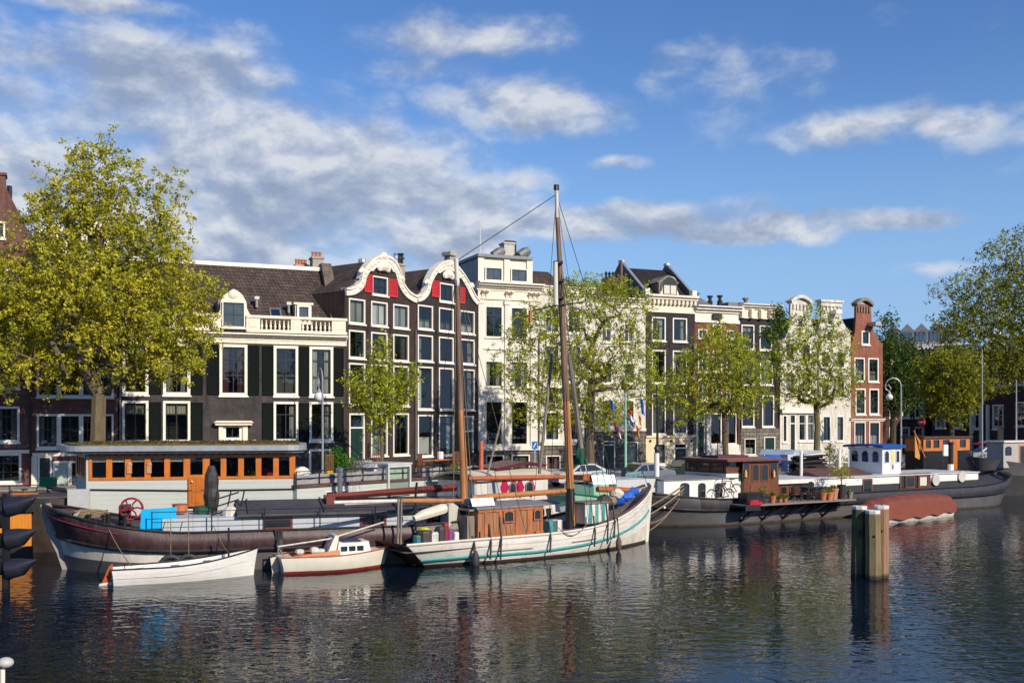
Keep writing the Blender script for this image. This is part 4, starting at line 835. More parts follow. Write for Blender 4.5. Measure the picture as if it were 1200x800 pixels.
def tree(label, base, Y, fork, blobs, ncl, nleaf, size, leaf, bark=BARK, r0=.35, sig=.42, depthk=1.0, seed=1, name='canal_tree', group='trees along the quay', trunk_pts=None, mind=.55, z0=ZS, bare=0.0, droop=0):
    """blobs: (px, py, rx, ry) ellipses in the photo at distance Y; depth radius = horizontal radius * depthk"""
    rng = np.random.default_rng(seed); k = Y / F
    bx, _, _ = world(base, 0, Y); root = empty(name, (bx, Y, z0), 0, label, 'tree', group)
    T = lambda px, py, dy=0: np.array([(px - base) * k, dy, CZ + (HY - py) * k - z0])
    ar = np.array([b[2] * b[3] * (b[4] if len(b) > 4 else 1) for b in blobs], float); ar /= ar.sum(); C_ = []
    tries = 0
    while len(C_) < ncl and tries < ncl * 60:
        tries += 1; b = blobs[rng.choice(len(blobs), p=ar)]; q = rng.normal(size=3); q /= np.linalg.norm(q); q *= rng.uniform(.15, 1) ** .45
        p = T(b[0] + q[0] * b[2], b[1] - q[1] * b[3], q[2] * b[2] * k * depthk)
        if p[2] < 1.6: continue
        if all(np.linalg.norm(p - c) > mind for c in C_[-400:]): C_.append(p)
    C_ = np.array(C_); tp = [np.array([0, 0, -.3])] + [T(*p) for p in (trunk_pts or [])] + [T(*fork)]
    nodes = []; par = []
    for i, p in enumerate(tp):
        if i:
            a = tp[i - 1]; m = max(1, int(np.linalg.norm(p - a) / 1.0))
            for j in range(1, m + 1): nodes.append(a + (p - a) * j / m); par.append(len(nodes) - 2)
        else: nodes.append(p); par.append(-1)
    nt_ = len(nodes); fk = nodes[-1]
    order = np.argsort(np.linalg.norm(C_ - fk, axis=1)); leafn = []
    for i in order:
        p = C_[i]; A = np.array(nodes[max(0, nt_ - 2):]); AF = A - fk; PF = p - fk; al = (AF @ PF) / (np.linalg.norm(AF, axis=1) * np.linalg.norm(PF) + 1e-6); d = np.linalg.norm(A - p, axis=1) * (1.25 - .45 * np.clip(al, -1, 1)) + .3 * np.maximum(0, A[:, 2] - p[2])
        j = int(np.argmin(d)) + max(0, nt_ - 2); q = nodes[j]; L_ = np.linalg.norm(p - q); m = max(1, int(L_ / .7)); prev = j
        for s_ in range(1, m + 1):
            t = s_ / m; w = q + (p - q) * t; w[2] += math.sin(t * math.pi) * L_ * .05; w += rng.normal(size=3) * .03 * (t < 1)
            nodes.append(w); par.append(prev); prev = len(nodes) - 1
        leafn.append(prev)
    cnt = np.zeros(len(nodes)); 
    for i in leafn: cnt[i] += 1
    for i in range(len(nodes) - 1, 0, -1): cnt[par[i]] += cnt[i]
    tot = max(1, cnt[0]); rad = np.maximum(.014, r0 * (np.maximum(cnt, .5) / tot) ** .62)
    for i in range(nt_): rad[i] = r0 * (1.0 - .25 * i / nt_) * (1.35 if i == 0 else 1)
    b = MBd()
    for i in range(1, len(nodes)):
        p = par[i]; rr = min(rad[p], rad[i] * 1.5) if i >= nt_ else rad[p]
        b.tube([nodes[p], nodes[i]], [rr, rad[i]], 8 if rad[i] > .1 else (5 if rad[i] > .035 else 3), cap=False)
    # fine twigs
    tw = []
    for c in C_:
        for _ in range(3):
            e = c + rng.normal(size=3) * sig * .9; tw.append(e); b.tube([c, e], [.014, .007], 3, cap=False)
    b.build('trunk', bark, root, smooth=True)
    keep = C_[rng.uniform(size=len(C_)) >= bare]
    # leaves grow in small tufts round each branch tip
    sub = np.repeat(keep, 7, axis=0) + rng.normal(size=(len(keep) * 7, 3)) * sig
    m = max(1, nleaf // 7); cen = np.repeat(sub, m, axis=0) + rng.normal(size=(len(sub) * m, 3)) * sig * .3
    cen = cen[cen[:, 2] > 1.2]
    leaf_mesh('crown', cen, size, leaf, root, rng); return root

tree('big olive-green plane tree on the quay behind the orange-windowed houseboat', 113, 57, (116, 462),
     [(105, 300, 70, 95), (115, 225, 50, 55), (55, 260, 32, 40, .8), (62, 225, 20, 30, .5), (175, 300, 50, 60), (190, 240, 22, 38, .5), (212, 285, 22, 22, .5), (40, 350, 60, 60), (10, 400, 45, 60), (60, 420, 55, 38), (160, 390, 75, 62), (205, 375, 48, 55), (225, 345, 34, 28, .7),
      (120, 350, 90, 70), (200, 420, 42, 30, .7), (150, 190, 18, 22, .6), (95, 195, 16, 26, .5), (-10, 330, 30, 50), (130, 175, 12, 14, .5), (10, 275, 18, 22, .35), (158, 466, 12, 14, .3)],
     660, 126, .086, LEAF_OLIVE, r0=.5, sig=.36, depthk=.85, seed=3, mind=.74, trunk_pts=[(115, 500)])
tree('slim young tree with sparse lime leaves in front of the twin gabled houses', 448, 65, (447, 500),
     [(445, 430, 13, 32), (430, 460, 25, 28), (465, 455, 22, 26), (447, 480, 24, 22), (412, 448, 12, 12, .4), (483, 438, 9, 14, .4), (443, 505, 12, 12, .5), (450, 402, 5, 12, .5)],
     170, 49, .078, LEAF_LIME, r0=.13, sig=.26, seed=5, mind=.3)
tree('large airy quay tree with lime leaves and dark spreading limbs right of the tall mast', 692, 73, (694, 446),
     [(690, 355, 45, 32), (735, 365, 30, 34), (640, 385, 36, 34), (615, 410, 32, 34), (600, 435, 22, 28), (640, 445, 42, 40), (680, 425, 42, 46), (740, 430, 30, 48), (700, 480, 42, 26), (650, 480, 38, 24), (755, 400, 20, 26), (688, 330, 14, 12, .6), (760, 455, 18, 22, .6), (612, 470, 22, 22), (720, 340, 20, 14, .7)],
     370, 98, .074, LEAF_LIME, bark=M('grey_brown_bark', (.12,.09,.065), .9, .3, 4, .5, stretch=.4), r0=.38, sig=.31, seed=11, mind=.8, depthk=.8, trunk_pts=[(690, 500)])
tree('bright green quay tree in front of the rose-red brick house', 851, 79, (849, 482),
     [(848, 425, 40, 42), (820, 440, 32, 36), (875, 440, 28, 34), (840, 400, 24, 20), (790, 455, 26, 24, .8), (865, 465, 34, 22), (825, 470, 30, 16), (800, 490, 20, 12, .4)],
     260, 91, .078, LEAF_LIME, r0=.26, sig=.31, seed=21, mind=.68)
tree('light-crowned quay tree with a forked trunk before the white neck gable houses', 956, 82, (956, 468),
     [(950, 380, 22, 26), (940, 420, 34, 34), (975, 410, 26, 36), (925, 445, 24, 24), (985, 445, 24, 24), (955, 455, 36, 24), (930, 375, 12, 16, .5), (915, 470, 14, 12, .4), (1003, 460, 9, 18, .4)],
     185, 77, .078, LEAF_LIME, bark=M('green_brown_bark', (.15,.13,.06), .9, .3, 4, .5, stretch=.4), r0=.28, sig=.29, seed=31, mind=.75, trunk_pts=[(958, 500)])
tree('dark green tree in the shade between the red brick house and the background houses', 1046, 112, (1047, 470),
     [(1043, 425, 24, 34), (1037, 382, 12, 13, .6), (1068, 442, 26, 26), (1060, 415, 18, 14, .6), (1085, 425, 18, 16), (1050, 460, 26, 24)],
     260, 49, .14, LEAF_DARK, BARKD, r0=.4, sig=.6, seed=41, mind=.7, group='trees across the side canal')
tree('round yellow-green tree standing behind the orange wheelhouse', 1116, 99, (1115, 488),
     [(1115, 445, 34, 34), (1095, 440, 18, 24), (1135, 450, 20, 26), (1112, 475, 26, 16)],
     260, 56, .125, LEAF_GREEN, BARKD, r0=.28, sig=.52, seed=51, mind=.6, group='trees across the side canal')
tree('large leaning tree reaching in from the right frame edge, thin dark upper branches', 1228, 111, (1222, 455),
     [(1185, 300, 32, 28, .8), (1155, 305, 16, 14, .3), (1160, 345, 45, 24, .9), (1130, 330, 26, 16, .5), (1105, 345, 20, 14, .35), (1185, 370, 40, 34), (1150, 375, 50, 26), (1120, 385, 30, 20, .7), (1190, 415, 42, 36, 1.5), (1160, 435, 38, 26, 1.8), (1130, 405, 30, 22), (1215, 350, 50, 60), (1195, 275, 14, 8, .3)],
     600, 49, .13, LEAF_GREEN, BARKD, r0=.45, sig=.52, seed=61, mind=.85, depthk=.7, group='trees across the side canal')
def bush(name, label, px, py, Y, blobs, ncl, size, leaf, z0, cat='shrub', sig=.2, nl=40, seed=1, stem=True):
    rng = np.random.default_rng(seed); k = Y / F; x, _, _ = world(px, 0, Y); root = empty(name, (x, Y, z0), 0, label, cat); pts = []
    for b in blobs:
        for _ in range(ncl):
            q = rng.normal(size=3); q /= np.linalg.norm(q); q *= rng.uniform(0, 1) ** .4
            pts.append([(b[0] - px + q[0] * b[2]) * k, q[2] * b[2] * k * .8, CZ + (HY - b[1] + q[1] * b[3]) * k - z0])
    pts = np.array(pts); cen = np.repeat(pts, nl, axis=0) + rng.normal(size=(len(pts) * nl, 3)) * sig
    leaf_mesh('foliage', cen, size, leaf, root, rng)
    s = MBd(); 
    for p in pts[::4]: s.tube([(0, 0, 0), (p[0] * .5, p[1] * .5, p[2] * .6), tuple(p)], [.03, .02, .01], 3)
    s.build('stems', BARKD, root); return root
bush('leafy_shrub', 'dense bright green shrub left of the dark green door of the twin gabled house', 397, 545, 62, [(393, 536, 9, 10), (405, 543, 14, 8), (388, 545, 8, 6)], 14, .07, M_leaf('shrub_leaves', (.06,.17,.01), (.09,.26,.015), (.15,.34,.03)), ZS, seed=2)
bush('climbing_plant', 'dark ivy hanging over the corner between the dark house and the white neck gable house', 913, 385, 90, [(914, 368, 5, 14), (910, 385, 7, 22), (900, 392, 10, 6), (908, 420, 3, 12)], 14, .1, LEAF_DARK, 5.0, 'ivy', sig=.3, seed=4)
bush('roof_garden_hedge', 'green roof garden hedge above the cornice behind the large airy tree', 685, 342, 88, [(665, 333, 12, 4), (690, 335, 14, 6), (712, 338, 14, 7), (730, 344, 8, 6)], 10, .1, LEAF_GREEN, FY(690) and 15.0, 'hedge', sig=.3, seed=5)


# ================================================================== STREET THINGS
def lamp(px, Y, ytop, base_py, label, flip=-1, rz=0):
    x, _, _ = world(px, 0, Y); h = CZ + (HY - ytop) / F * Y - ZS; root = empty('street_lamp', (x, Y, ZS), rz, label, 'street lamp', 'hooked quay lamps')
    b = MBd(); r = .7; n = 12
    pts = [(0, 0, 0), (0, 0, 1), (0, 0, h * .5), (0, 0, h - r)] + [(flip * r * (1 - math.cos(a * math.pi / n)) , 0, h - r + r * math.sin(a * math.pi / n)) for a in range(1, n)]
    pts += [(flip * 2 * r, 0, h - r), (flip * 2 * r, 0, h - r - .25), (flip * (2 * r - .35), 0, h - r - .5), (flip * (2 * r - .5), 0, h - r - .2), (flip * (2*r - .25), 0, h - r + .1)]
    b.tube(pts, [.1, .075, .065, .055] + [.045] * (len(pts) - 4), 8); b.build('pole', ZINC, root)
    b = MBd(); b.tube([(flip * (2 * r - .35), 0, h - r - .5), (flip * (2 * r - .35), 0, h - r - .75)], [.05, .16], 8); b.build('fitting', ZINC, root)
    b = MBd(); b.ball((flip * (2 * r - .35), 0, h - r - 1.0), .30, 14); b.build('globe', M('opal_globe', (.75,.74,.7), .25, .03), root, True)
lamp(378, 61, 431, 550, 'grey hooked street lamp with a white globe in front of the shuttered house', rz=R(-68))
lamp(1056, 92, 443, 555, 'grey hooked street lamp with a white globe beside the red brick house')
def pole_thing(name, label, cat, px, Y, ytop, r=.05, mat=BLACKM, z0=ZS, top=None):
    x, _, _ = world(px, 0, Y); h = CZ + (HY - ytop) / F * Y - z0; root = empty(name, (x, Y, z0), 0, label, cat); b = MBd(); b.tube([(0, 0, -.05), (0, 0, h)], [r, r * .8], 8); b.build('pole', mat, root); return root, h
r_, h = pole_thing('no_entry_sign', 'red round no entry sign with a white bar on a pole behind the orange wheelhouse', 'road sign', 1079.5, 104, 489)
b = MBd(); b.tube([(0, -.08, h - .45), (0, -.05, h - .45)], .42, 20); b.build('disc', M('sign_red', (.6,.01,.02), .4, .05), r_); b = MBd(); b.box(-.3, .3, -.1, -.082, h - .52, h - .38); b.build('bar', WHITE, r_)
r_, h = pole_thing('blue_sign', 'blue square sign on a grey pole before the white stuccoed house', 'road sign', 626.5, 70, 517, .07, ZINC)
b = MBd(); b.box(-.19, .19, -.1, -.07, h - .5, h); b.build('sign_panel', M('sign_blue', (.02,.16,.5), .4, .05), r_)
b = MBd(); b.prism([(-.12, h - .40), (-.06, h - .42), (.12, h - .12), (.06, h - .08)], -.105, -.101); b.build('white_mark', WHITE, r_)
b = MBd(); b.box(-.22, .22, -.14, -.06, h - 3.0, h - 1.4); b.build('grey_box', ZINC, r_)
for px, Y, yt, lab in ((771, 66, 470, 'thin black pole rising behind the white funnel'), (841, 73, 517, 'short black bollard post in front of the white base of the rose-red house'), (1140, 100, 512, 'black post on the far quay beside the cars')):
    pole_thing('pole', lab, 'pole', px, Y, yt, .05)
# cars
def car(label, px, Y, ang, mat, group='cars parked on the quay', z0=ZS, L_=4.3):
    x, _, _ = world(px, 0, Y); root = empty('parked_car', (x, Y, z0), ang, label, 'car', group); W = .86; h = L_ / 2
    side = [(-h, .35), (-h, .75), (-h+.12, .88), (-h + .95, .98), (-h+1.65, 1.40), (-h + 1.9, 1.46), (h-1.5, 1.46), (h - .6, 1.05), (h - .1, .98), (h, .7), (h, .35), (h-.4, .25), (-h+.4, .25)]
    b = MBd(); n = len(side); vs = []; T_ = lambda z: W - max(0, z - .9) * .32
    for s_ in (-1, 1): vs += [(p[0], s_ * T_(p[1]), p[1]) for p in side]
    b.add(vs, [(i, (i + 1) % n, n + (i + 1) % n, n + i) for i in range(n)] + [tuple(range(n)), tuple(range(2 * n - 1, n - 1, -1))]); o = b.build('body', mat, root, False)
    g = M('car_glass', (.02,.025,.03), .05, .1, spec=.9)
    for s_ in (-1, 1):
        b = MBd(); q = [(-h+1.15, 1.0), (-h+1.75, 1.36), (-.1, 1.38), (-.1, .99)]; q2 = [(0, .99), (0, 1.38), (h-1.55, 1.38), (h-.95, 1.04)]
        for k in (q, q2): b.add([(p[0], s_ * (T_(p[1]) + .012), p[1]) for p in k], [(0, 1, 2, 3)])
        b.build('side_window', g, root)
    b = MBd(); b.add([(-h + .98, -.7, 1.02), (-h + .98, .7, 1.02), (-h + 1.62, .6, 1.41), (-h + 1.62, -.6, 1.41)], [(0, 1, 2, 3)]); b.T = None; b.v = [(p[0] - .02, p[1], p[2] + .01) for p in b.v]; b.build('windscreen', g, root)
    b = MBd(); b.add([(h - .66, -.7, 1.1), (h - .66, .7, 1.1), (h - 1.44, .6, 1.43), (h - 1.44, -.6, 1.43)], [(0, 1, 2, 3)]); b.v = [(p[0] + .02, p[1], p[2] + .01) for p in b.v]; b.build('rear_window', g, root)
    for sx in (-h + .8, h - .8):
        for s_ in (-1, 1): b = MBd(); b.tube([(sx, s_ * (W - .18), .31), (sx, s_ * (W + .02), .31)], .31, 16); w = b.build('wheel', BLACKM, root); c = MBd(); c.tube([(sx, s_ * (W + .02), .31), (sx, s_ * (W + .035), .31)], .19, 12); c.build('rim', ZINC, w)
    for s_ in (-1, 1): b = MBd(); b.box(-h - .015, -h + .1, s_ * .62 - .16, s_ * .62 + .16, .62, .76); b.build('headlight', WHITE, root)
    return root
qa = R(29)
car('silver parked car behind the white rounded cabin of the long grey barge', 752, 66.5, qa, M('silver_car_paint', (.28,.30,.33), .25, .03, metal=.6, bump=0))
car('dark green parked car left of the brown wheelhouse', 806, 72, qa, M('dark_car_paint', (.02,.035,.035), .2, .1, bump=0))
car('white parked car at the foot of the large airy tree', 680, 66, qa, M('white_car_paint', (.5,.5,.5), .25, .03, bump=0))
car('grey parked car on the far quay at the right', 1156, 106, R(10), M('grey_car_paint', (.25,.27,.3), .25, .03, bump=0))
car('black parked car on the far quay behind the tarp-covered motorcycle', 1092, 108, R(10), M('black_car_paint', (.02,.02,.024), .2, .1, bump=0))
# bicycle
def bicycle(label, px, Y, ang, z0, mat=BLACKM, extra=None, cat='bicycle', grp='bicycles'):
    x, _, _ = world(px, 0, Y); root = empty('bicycle', (x, Y, z0), ang, label, cat, grp)
    for s_ in (-.54, .54):
        b = MBd(); n = 20; b.tube([(s_ + .33 * math.cos(2*math.pi*i/n), 0, .35 + .33 * math.sin(2*math.pi*i/n)) for i in range(n + 1)], .018, 5)
        w = b.build('wheel', BLACKM, root); c = MBd()
        for i in range(8): c.tube([(s_, 0, .35), (s_ + .32 * math.cos(math.pi*i/4), 0, .35 + .32 * math.sin(math.pi*i/4))], .004, 3)
        c.build('spokes', ZINC, w)
        c = MBd(); c.tube([(s_ + .37 * math.cos(a * math.pi/8 + .2), 0, .35 + .37 * math.sin(a * math.pi/8 + .2)) for a in range(7)], .016, 4); c.build('mudguard', mat, w)
    b = MBd(); P = lambda *a: b.tube(list(a), .022, 6)
    P((.54, 0, .35), (.1, 0, .3)); P((.1, 0, .3), (.22, 0, .92)); P((.54, 0, .35), (.2, 0, .8)); P((.1, 0, .3), (-.33, 0, .75)); P((.2, 0, .85), (-.35, 0, .88)); P((-.54, 0, .35), (-.33, 0, .98))
    b.build('frame', mat, root); b = MBd(); b.box(.12, .38, -.07, .07, .92, .99); b.build('saddle', BLACKM, root)
    b = MBd(); b.tube([(-.2, -.25, 1.02), (-.33, -.1, 1.05), (-.33, .1, 1.05), (-.2, .25, 1.02)], .016, 5); b.tube([(-.33, 0, .98), (-.33, 0, 1.06)], .016, 5); b.build('handlebar', ZINC, root)
    return root
bicycle('black bicycle with a green saddle bag leaning on the quay railing at the left', 52, 49.5, R(12), ZS, M('bike_frame_grey', (.1,.1,.1), .4))
bicycle('dark bicycle at the far left edge, next to the one with the green bag', 22, 48.6, R(8), ZS)
for px, lab in ((712, 'bicycle parked behind the green boat near the folded parasol'), (1152, 'bicycle by the far quay railing at the right')):
    bicycle(lab, px, 62.5 if px < 1000 else 97, R(25), ZS)
x, y, z = world(60, 562, 49.4); b = MBd(); b.box(-.34, .34, -.18, .18, 0, .34); b.prism([(-.38, .34), (.38, .34), (.28, .44), (-.28, .44)], -.2, .2)
o = b.build('saddle_bag', M('green_plastic', (.01,.22,.06), .5, .1)); o.location = (x, y - .3, z - .3); tag(o, 'small bright green bag on the bicycle by the left quay railing', 'bag')
# railings
def railing(name, label, a, c, zb, h, n, mat=BLACKM, rails=(1, .5), r=.025, fr=None):
    A_, B_ = Vector(a), Vector(c); d = B_ - A_; root = empty(name, (A_.x, A_.y, zb), math.atan2(d.y, d.x), label, 'railing')
    for i in range(n + 1): b = MBd(); b.tube([(d.length * i / n, 0, 0), (d.length * i / n, 0, h)], r * 1.3, 6); b.build('post', mat, root)
    for k in rails: b = MBd(); b.tube([(0, 0, h * k), (d.length, 0, h * k)], r, 6); b.build('rail', mat, root)
    return root
railing('quay_railing', 'black metal railing along the quay edge at the left behind the bicycles', (-26, 49.2), (-15.8, 51.0), ZS, 1.1, 6)
railing('quay_railing', 'grey railing on the far quay at the right frame edge', (44, 96.5), (60, 99.5), ZS, 1.1, 8, ZINC)

bush('garden_shrub', 'low green shrub growing between the white shed and the blue-roofed cabin', 985, 530, 72, [(976, 538, 12, 4), (988, 541, 9, 4), (973, 528, 4, 6)], 9, .06, LEAF_GREEN, ZS, sig=.2, seed=6)
# ================================================================== BOATS
def V_hull(par, L_, sheer, hb, bands, draft=.35, prof=lambda h, t: 1 - .12 * h * h, rake=(.8, .2), n=28, m=12, name='hull', flare=0, endpow=1.6, trans=None, bf=None):
    """hull skin in local coordinates; x 0..L, bands = list of materials with a function picking one"""
    b = MBd(); P = {}
    def zrow(t, q, low=0):          # rows run down to just above the waterline, then under it
        s_ = sheer(t); z = s_ + (.10 - s_) * q - low * (draft + .10); return z, min(1.0, max(0.0, (s_ - z) / (s_ + draft)))
    for side in (-1, 1):
        for i in range(n + 1):
            t = .5 - .5 * math.cos(math.pi * i / n) if True else i / n
            for j in range(m + 1):
                z, h = zrow(t, j / (m - 2)) if j <= m - 2 else zrow(t, 1, (j - m + 2) / 2); w = hb(min(max(t, 1e-6), .9999)) * prof(h, t)
                x = t * L_ - rake[0] * max(0, 1 - t / .22) ** 1.5 * (1 - h) ** endpow + rake[1] * max(0, 1 - (1 - t) / .22) ** 1.5 * (1 - h) ** endpow
                P[side, i, j] = len(b.v); b.v.append((x, side * w, z))
        for i in range(n):
            for j in range(m):
                q = (P[side, i, j], P[side, i + 1, j], P[side, i + 1, j + 1], P[side, i, j + 1])
                b.f.append(q if side < 0 else q[::-1]); b.m.append(bf(j / (m - 2), (i + .5) / n, b.v[q[0]]) if bf else 0)
    if trans:
        for e in trans:
            i = 0 if e == 0 else n
            for j in range(m): b.f.append((P[-1, i, j], P[1, i, j], P[1, i, j + 1], P[-1, i, j + 1])); b.m.append(trans[e])
    o = b.build(name, bands, par, True)
    def edge(side, dz=0, inset=0, k=0, steps=n, t0=0, t1=1):
        out = []
        for i in range(steps + 1):
            t = t0 + (t1 - t0) * i / steps; z, h = zrow(t, k(t) if callable(k) else k); z += dz; w = max(0, hb(min(max(t, 1e-6), .9999)) * prof(h, t) - inset)
            x = t * L_ - rake[0] * max(0, 1 - t / .22) ** 1.5 * (1 - h) ** endpow + rake[1] * max(0, 1 - (1 - t) / .22) ** 1.5 * (1 - h) ** endpow
            out.append((x, side * w, z))
        return out
    return o, edge
def deck(par, edge, mat, dz=-.3, name='deck'):
    a, c = edge(-1, dz, .03), edge(1, dz, .03); n = len(a); b = MBd(); b.add(a + c, [(i, i + 1, n + i + 1, n + i) for i in range(n - 1)]); return b.build(name, mat, par)
def strake(par, edge, mat, k=0, dz=0, r=.05, name='rub_rail', out=0, t0=0, t1=1, sides=(-1, 1)):
    b = MBd()
    for s_ in sides: b.tube(edge(s_, dz, -out, k, 28, t0, t1), r, 6)
    return b.build(name, mat, par)
def cabin(par, u0, u1, v0, v1, z0, z1, mat, name='cabin', tumble=0, top=None, ov=.12, tt=.1, topname='roof', crown=0):
    b = MBd(); k = tumble; b.add([(u0, v0, z0), (u1, v0, z0), (u1, v1, z0), (u0, v1, z0), (u0 + k, v0 + k, z1), (u1 - k, v0 + k, z1), (u1 - k, v1 - k, z1), (u0 + k, v1 - k, z1)],
          [(0,3,2,1),(4,5,6,7),(0,1,5,4),(1,2,6,5),(2,3,7,6),(3,0,4,7)]); o = b.build(name, mat, par)
    if top:
        b = MBd(); vm = (v0 + v1) / 2; n = 6
        lo = [(v0 + k - ov + (v1 - v0 - 2 * k + 2 * ov) * i / n, z1 + .003 + crown * (1 - ((i / n - .5) * 2) ** 2)) for i in range(n + 1)]
        b.prism(lo + [(p[0], p[1] + tt) for p in reversed(lo)], u0 + k - ov, u1 - k + ov, axis='x'); b.build(topname, top, par)
    return o
def bwin(par, face, a0, a1, z0, z1, at, fmat, fw=.06, arch=0, name='window', glass=None, curtain=None, vs=()):
    """small proud window. face 'n' = near side (y=at), 'l' = left end (x=at)"""
    T = (lambda p: (p[0], at + p[1], p[2])) if face == 'n' else (lambda p: (at + p[1], p[0], p[2]))
    n = 8; w = a1 - a0; ra = arch
    def shape(i):
        x0, x1, zl, zh = a0 + i, a1 - i, z0 + i, z1 - i
        if not ra: return [(x0, zl), (x1, zl), (x1, zh), (x0, zh)]
        return [(x0, zl), (x1, zl)] + [((x0+x1)/2 + (x1-x0)/2 * math.cos(math.pi * k / n), zh - ra + ra * math.sin(math.pi * k / n)) for k in range(n + 1)]
    b = MBd(); b.T = T; b.prism(shape(0), -.035, -.002, holes=[shape(fw)]); 
    for q in vs: xx = a0 + w * q; b.box(xx - .025, xx + .025, -.03, -.004, z0 + fw, z1 - fw)
    f = b.build(name, fmat, par); b = MBd(); b.T = T; b.prism(shape(fw * .9), -.02, -.012); b.build('pane', glass or DARKGL, f)
    if curtain: b = MBd(); b.T = T; x0 = a0 + fw + w * .1; b.box(x0, a1 - fw - w * .1, -.025, -.021, z0 + fw * 1.5, z1 - fw * 1.5); b.build('curtain', CURT, f)
    return f
DARKGL = M('dark_cabin_glass', (.018,.022,.025), .04, .3, 1.5, 0, spec=.9)
GREYHULL = M('grey_steel_hull', (.085,.085,.095), .5, .25, 1.2, .2, dirt=.6, dirtcol=(.13,.09,.065))
MAROON = M('purple_brown_steel', (.052,.026,.028), .42, .4, 2.5, .25, dirt=.55, dirtcol=(.13,.10,.10))
BLKHULL = M('black_hull_paint', (.015,.015,.018), .35, .3, 1.5, .1, dirt=.3, dirtcol=(.06,.06,.065))
WORNW = M('worn_white_steel', (.66,.63,.57), .5, .1, 2, .15, dirt=.7, dirtcol=(.36,.26,.17))
PALEG = M_planks('pale_grey_boarding', (.50,.53,.50), .22, 2, .6, .8, .25, (.38,.38,.34), .05)
PALEW = M_planks('white_boarding', (.70,.70,.67), .3, 2, .6, .85, .25, (.45,.42,.38), .05)
VARN = M_planks('orange_varnished_wood', (.50,.15,.025), .5, 0, .25, .75, .25, (.25,.08,.02), .2, .6)
VARNH = M('varnished_frame_wood', (.55,.17,.03), .25, .25, 5, .1, stretch=.3, spec=.6)
TEAK = M('worn_orange_wood', (.40,.13,.045), .55, .4, 4, .3, dirt=.5, dirtcol=(.16,.1,.07), stretch=.3)
GREYWOOD = M('silvered_wood', (.22,.19,.16), .85, .3, 4, .4, stretch=.2)
MAHOG = M_planks('mahogany_boards', (.15,.058,.03), .24, 0, .4, .6, .3, (.06,.03,.02), .3)
MAHOGF = M('mahogany_frame', (.17,.065,.035), .35, .3, 4, .1)
ROOFG = M('grey_roof_felt', (.20,.20,.21), .6, .2, 1.5, .2, dirt=.4, dirtcol=(.1,.09,.08))
ROOFD = M('dark_roof_felt', (.06,.055,.06), .6, .3, 1.5, .25, dirt=.5, dirtcol=(.14,.12,.11))
DECKW = M('pale_deck_paint', (.60,.60,.60), .45, .1, 1, .1, dirt=.4, dirtcol=(.4,.38,.36))
DECKD = M('dark_deck', (.07,.065,.07), .7, .3, 2, .2)
ROPE = M('old_rope', (.24,.18,.11), .95, .3, 20, .5)
SEDUM = M('sedum_roof', (.13,.10,.03), .95, .5, 6, .8)
CANVW = M('white_canvas', (.80,.80,.82), .7, .04, 3, .2)
TURQ = M('turquoise_paint', (.05,.30,.31), .45, .15, 4, .1, dirt=.35, dirtcol=(.25,.35,.32))
RUBBER = M('grey_rubber', (.035,.035,.038), .6, .3, 6, .3)
def chain(name, label, cat, pts, r=.02, mat=ROPE, sag=.3, parent=None):
    A_, B_ = Vector(pts[0]), Vector(pts[-1]); n = 8; P = [A_.lerp(B_, i / n) - Vector((0, 0, sag * 4 * (i/n) * (1 - i/n))) for i in range(n + 1)]
    b = MBd(); b.tube([tuple(p - (A_ if parent is None else Vector())) for p in P], r, 5); o = b.build(name, mat, parent)
    if parent is None: o.location = A_; tag(o, label, cat)
    return o
def prop(name, label, cat, loc, mb, mat, rz=0, group=None):
    o = mb.build(name, mat); o.location = loc; o.rotation_euler = (0, 0, rz); return tag(o, label, cat, group)

# ---------------- 1. dark sailing barge at the left
Bg = Fr(80, 38.6, 566, 43.5, 0, 'cargo_barge', 'long dark purple-brown sailing barge with a white bow panel and flat black hatch roof', 'barge', 'boats moored along the quay')
def bsheer(t): return 1.46 + 1.0 * max(0, 1 - t / .28) ** 2 + .35 * max(0, (t - .75) / .25) ** 2
def bhb(t):
    e = min(1, t / .17); e2 = min(1, (1 - t) / .12); return 2.35 * (1 - (1 - e) ** 2.3) ** .62 * (1 - (1 - e2) ** 2.2) ** .6 + .03
def bprof(h, t): return (1.0 + .05 * math.sin(min(1, h * 2.4) * math.pi)) * (1 - .55 * max(0, 1 - t / .2) * h ** 1.3) - .04 * h * h
def bband(h, t, p):
    z = p[2]; ref = bsheer(t)
    if h < .44: return 0
    if h < .54: return 1
    if p[0] < 3.7 and h < .80: return 2
    return 3
hull, be = V_hull(Bg.root, Bg.L, bsheer, bhb, [MAROON, BLKHULL, WORNW, GREYHULL], .4, bprof, (.9, .2), n=44, m=22, bf=bband)
deck(Bg.root, be, DECKD, -.12)
strake(Bg.root, be, BLKHULL, 0, 0, .055, 'gunwale'); strake(Bg.root, be, BLKHULL, .50, 0, .085, 'rub_rail', .03)
strake(Bg.root, be, M('crimson_line', (.25,.02,.06), .5), .15, 0, .022, 'painted_line', .02, .0, .13, (-1,))
b = MBd(); b.prism([(-.95, 2.45), (-.62, 2.5), (-.35, 1.7), (.05, .7), (.35, -.4), (-.08, -.4), (-.38, .6), (-.8, 1.6)], -.13, .13); b.build('stem', M('grey_stem', (.30,.29,.28), .6, .2, 3, .2, dirt=.5), Bg.root)
b = MBd(); p = be(-1, -.38, -.02, 0, 28)[2]; b.prism([(.1, 1.72), (.42, 1.9), (.75, 2.28), (.42, 2.12)], -.01, .0); nb = b.build('name_plate', WORNW, Bg.root); nb.location = (.0, -1.3, .05); nb.rotation_euler = (0, 0, R(-35))
# hawse ring and rust
zt = lambda px, py, v: Bg.z(px, py, v)
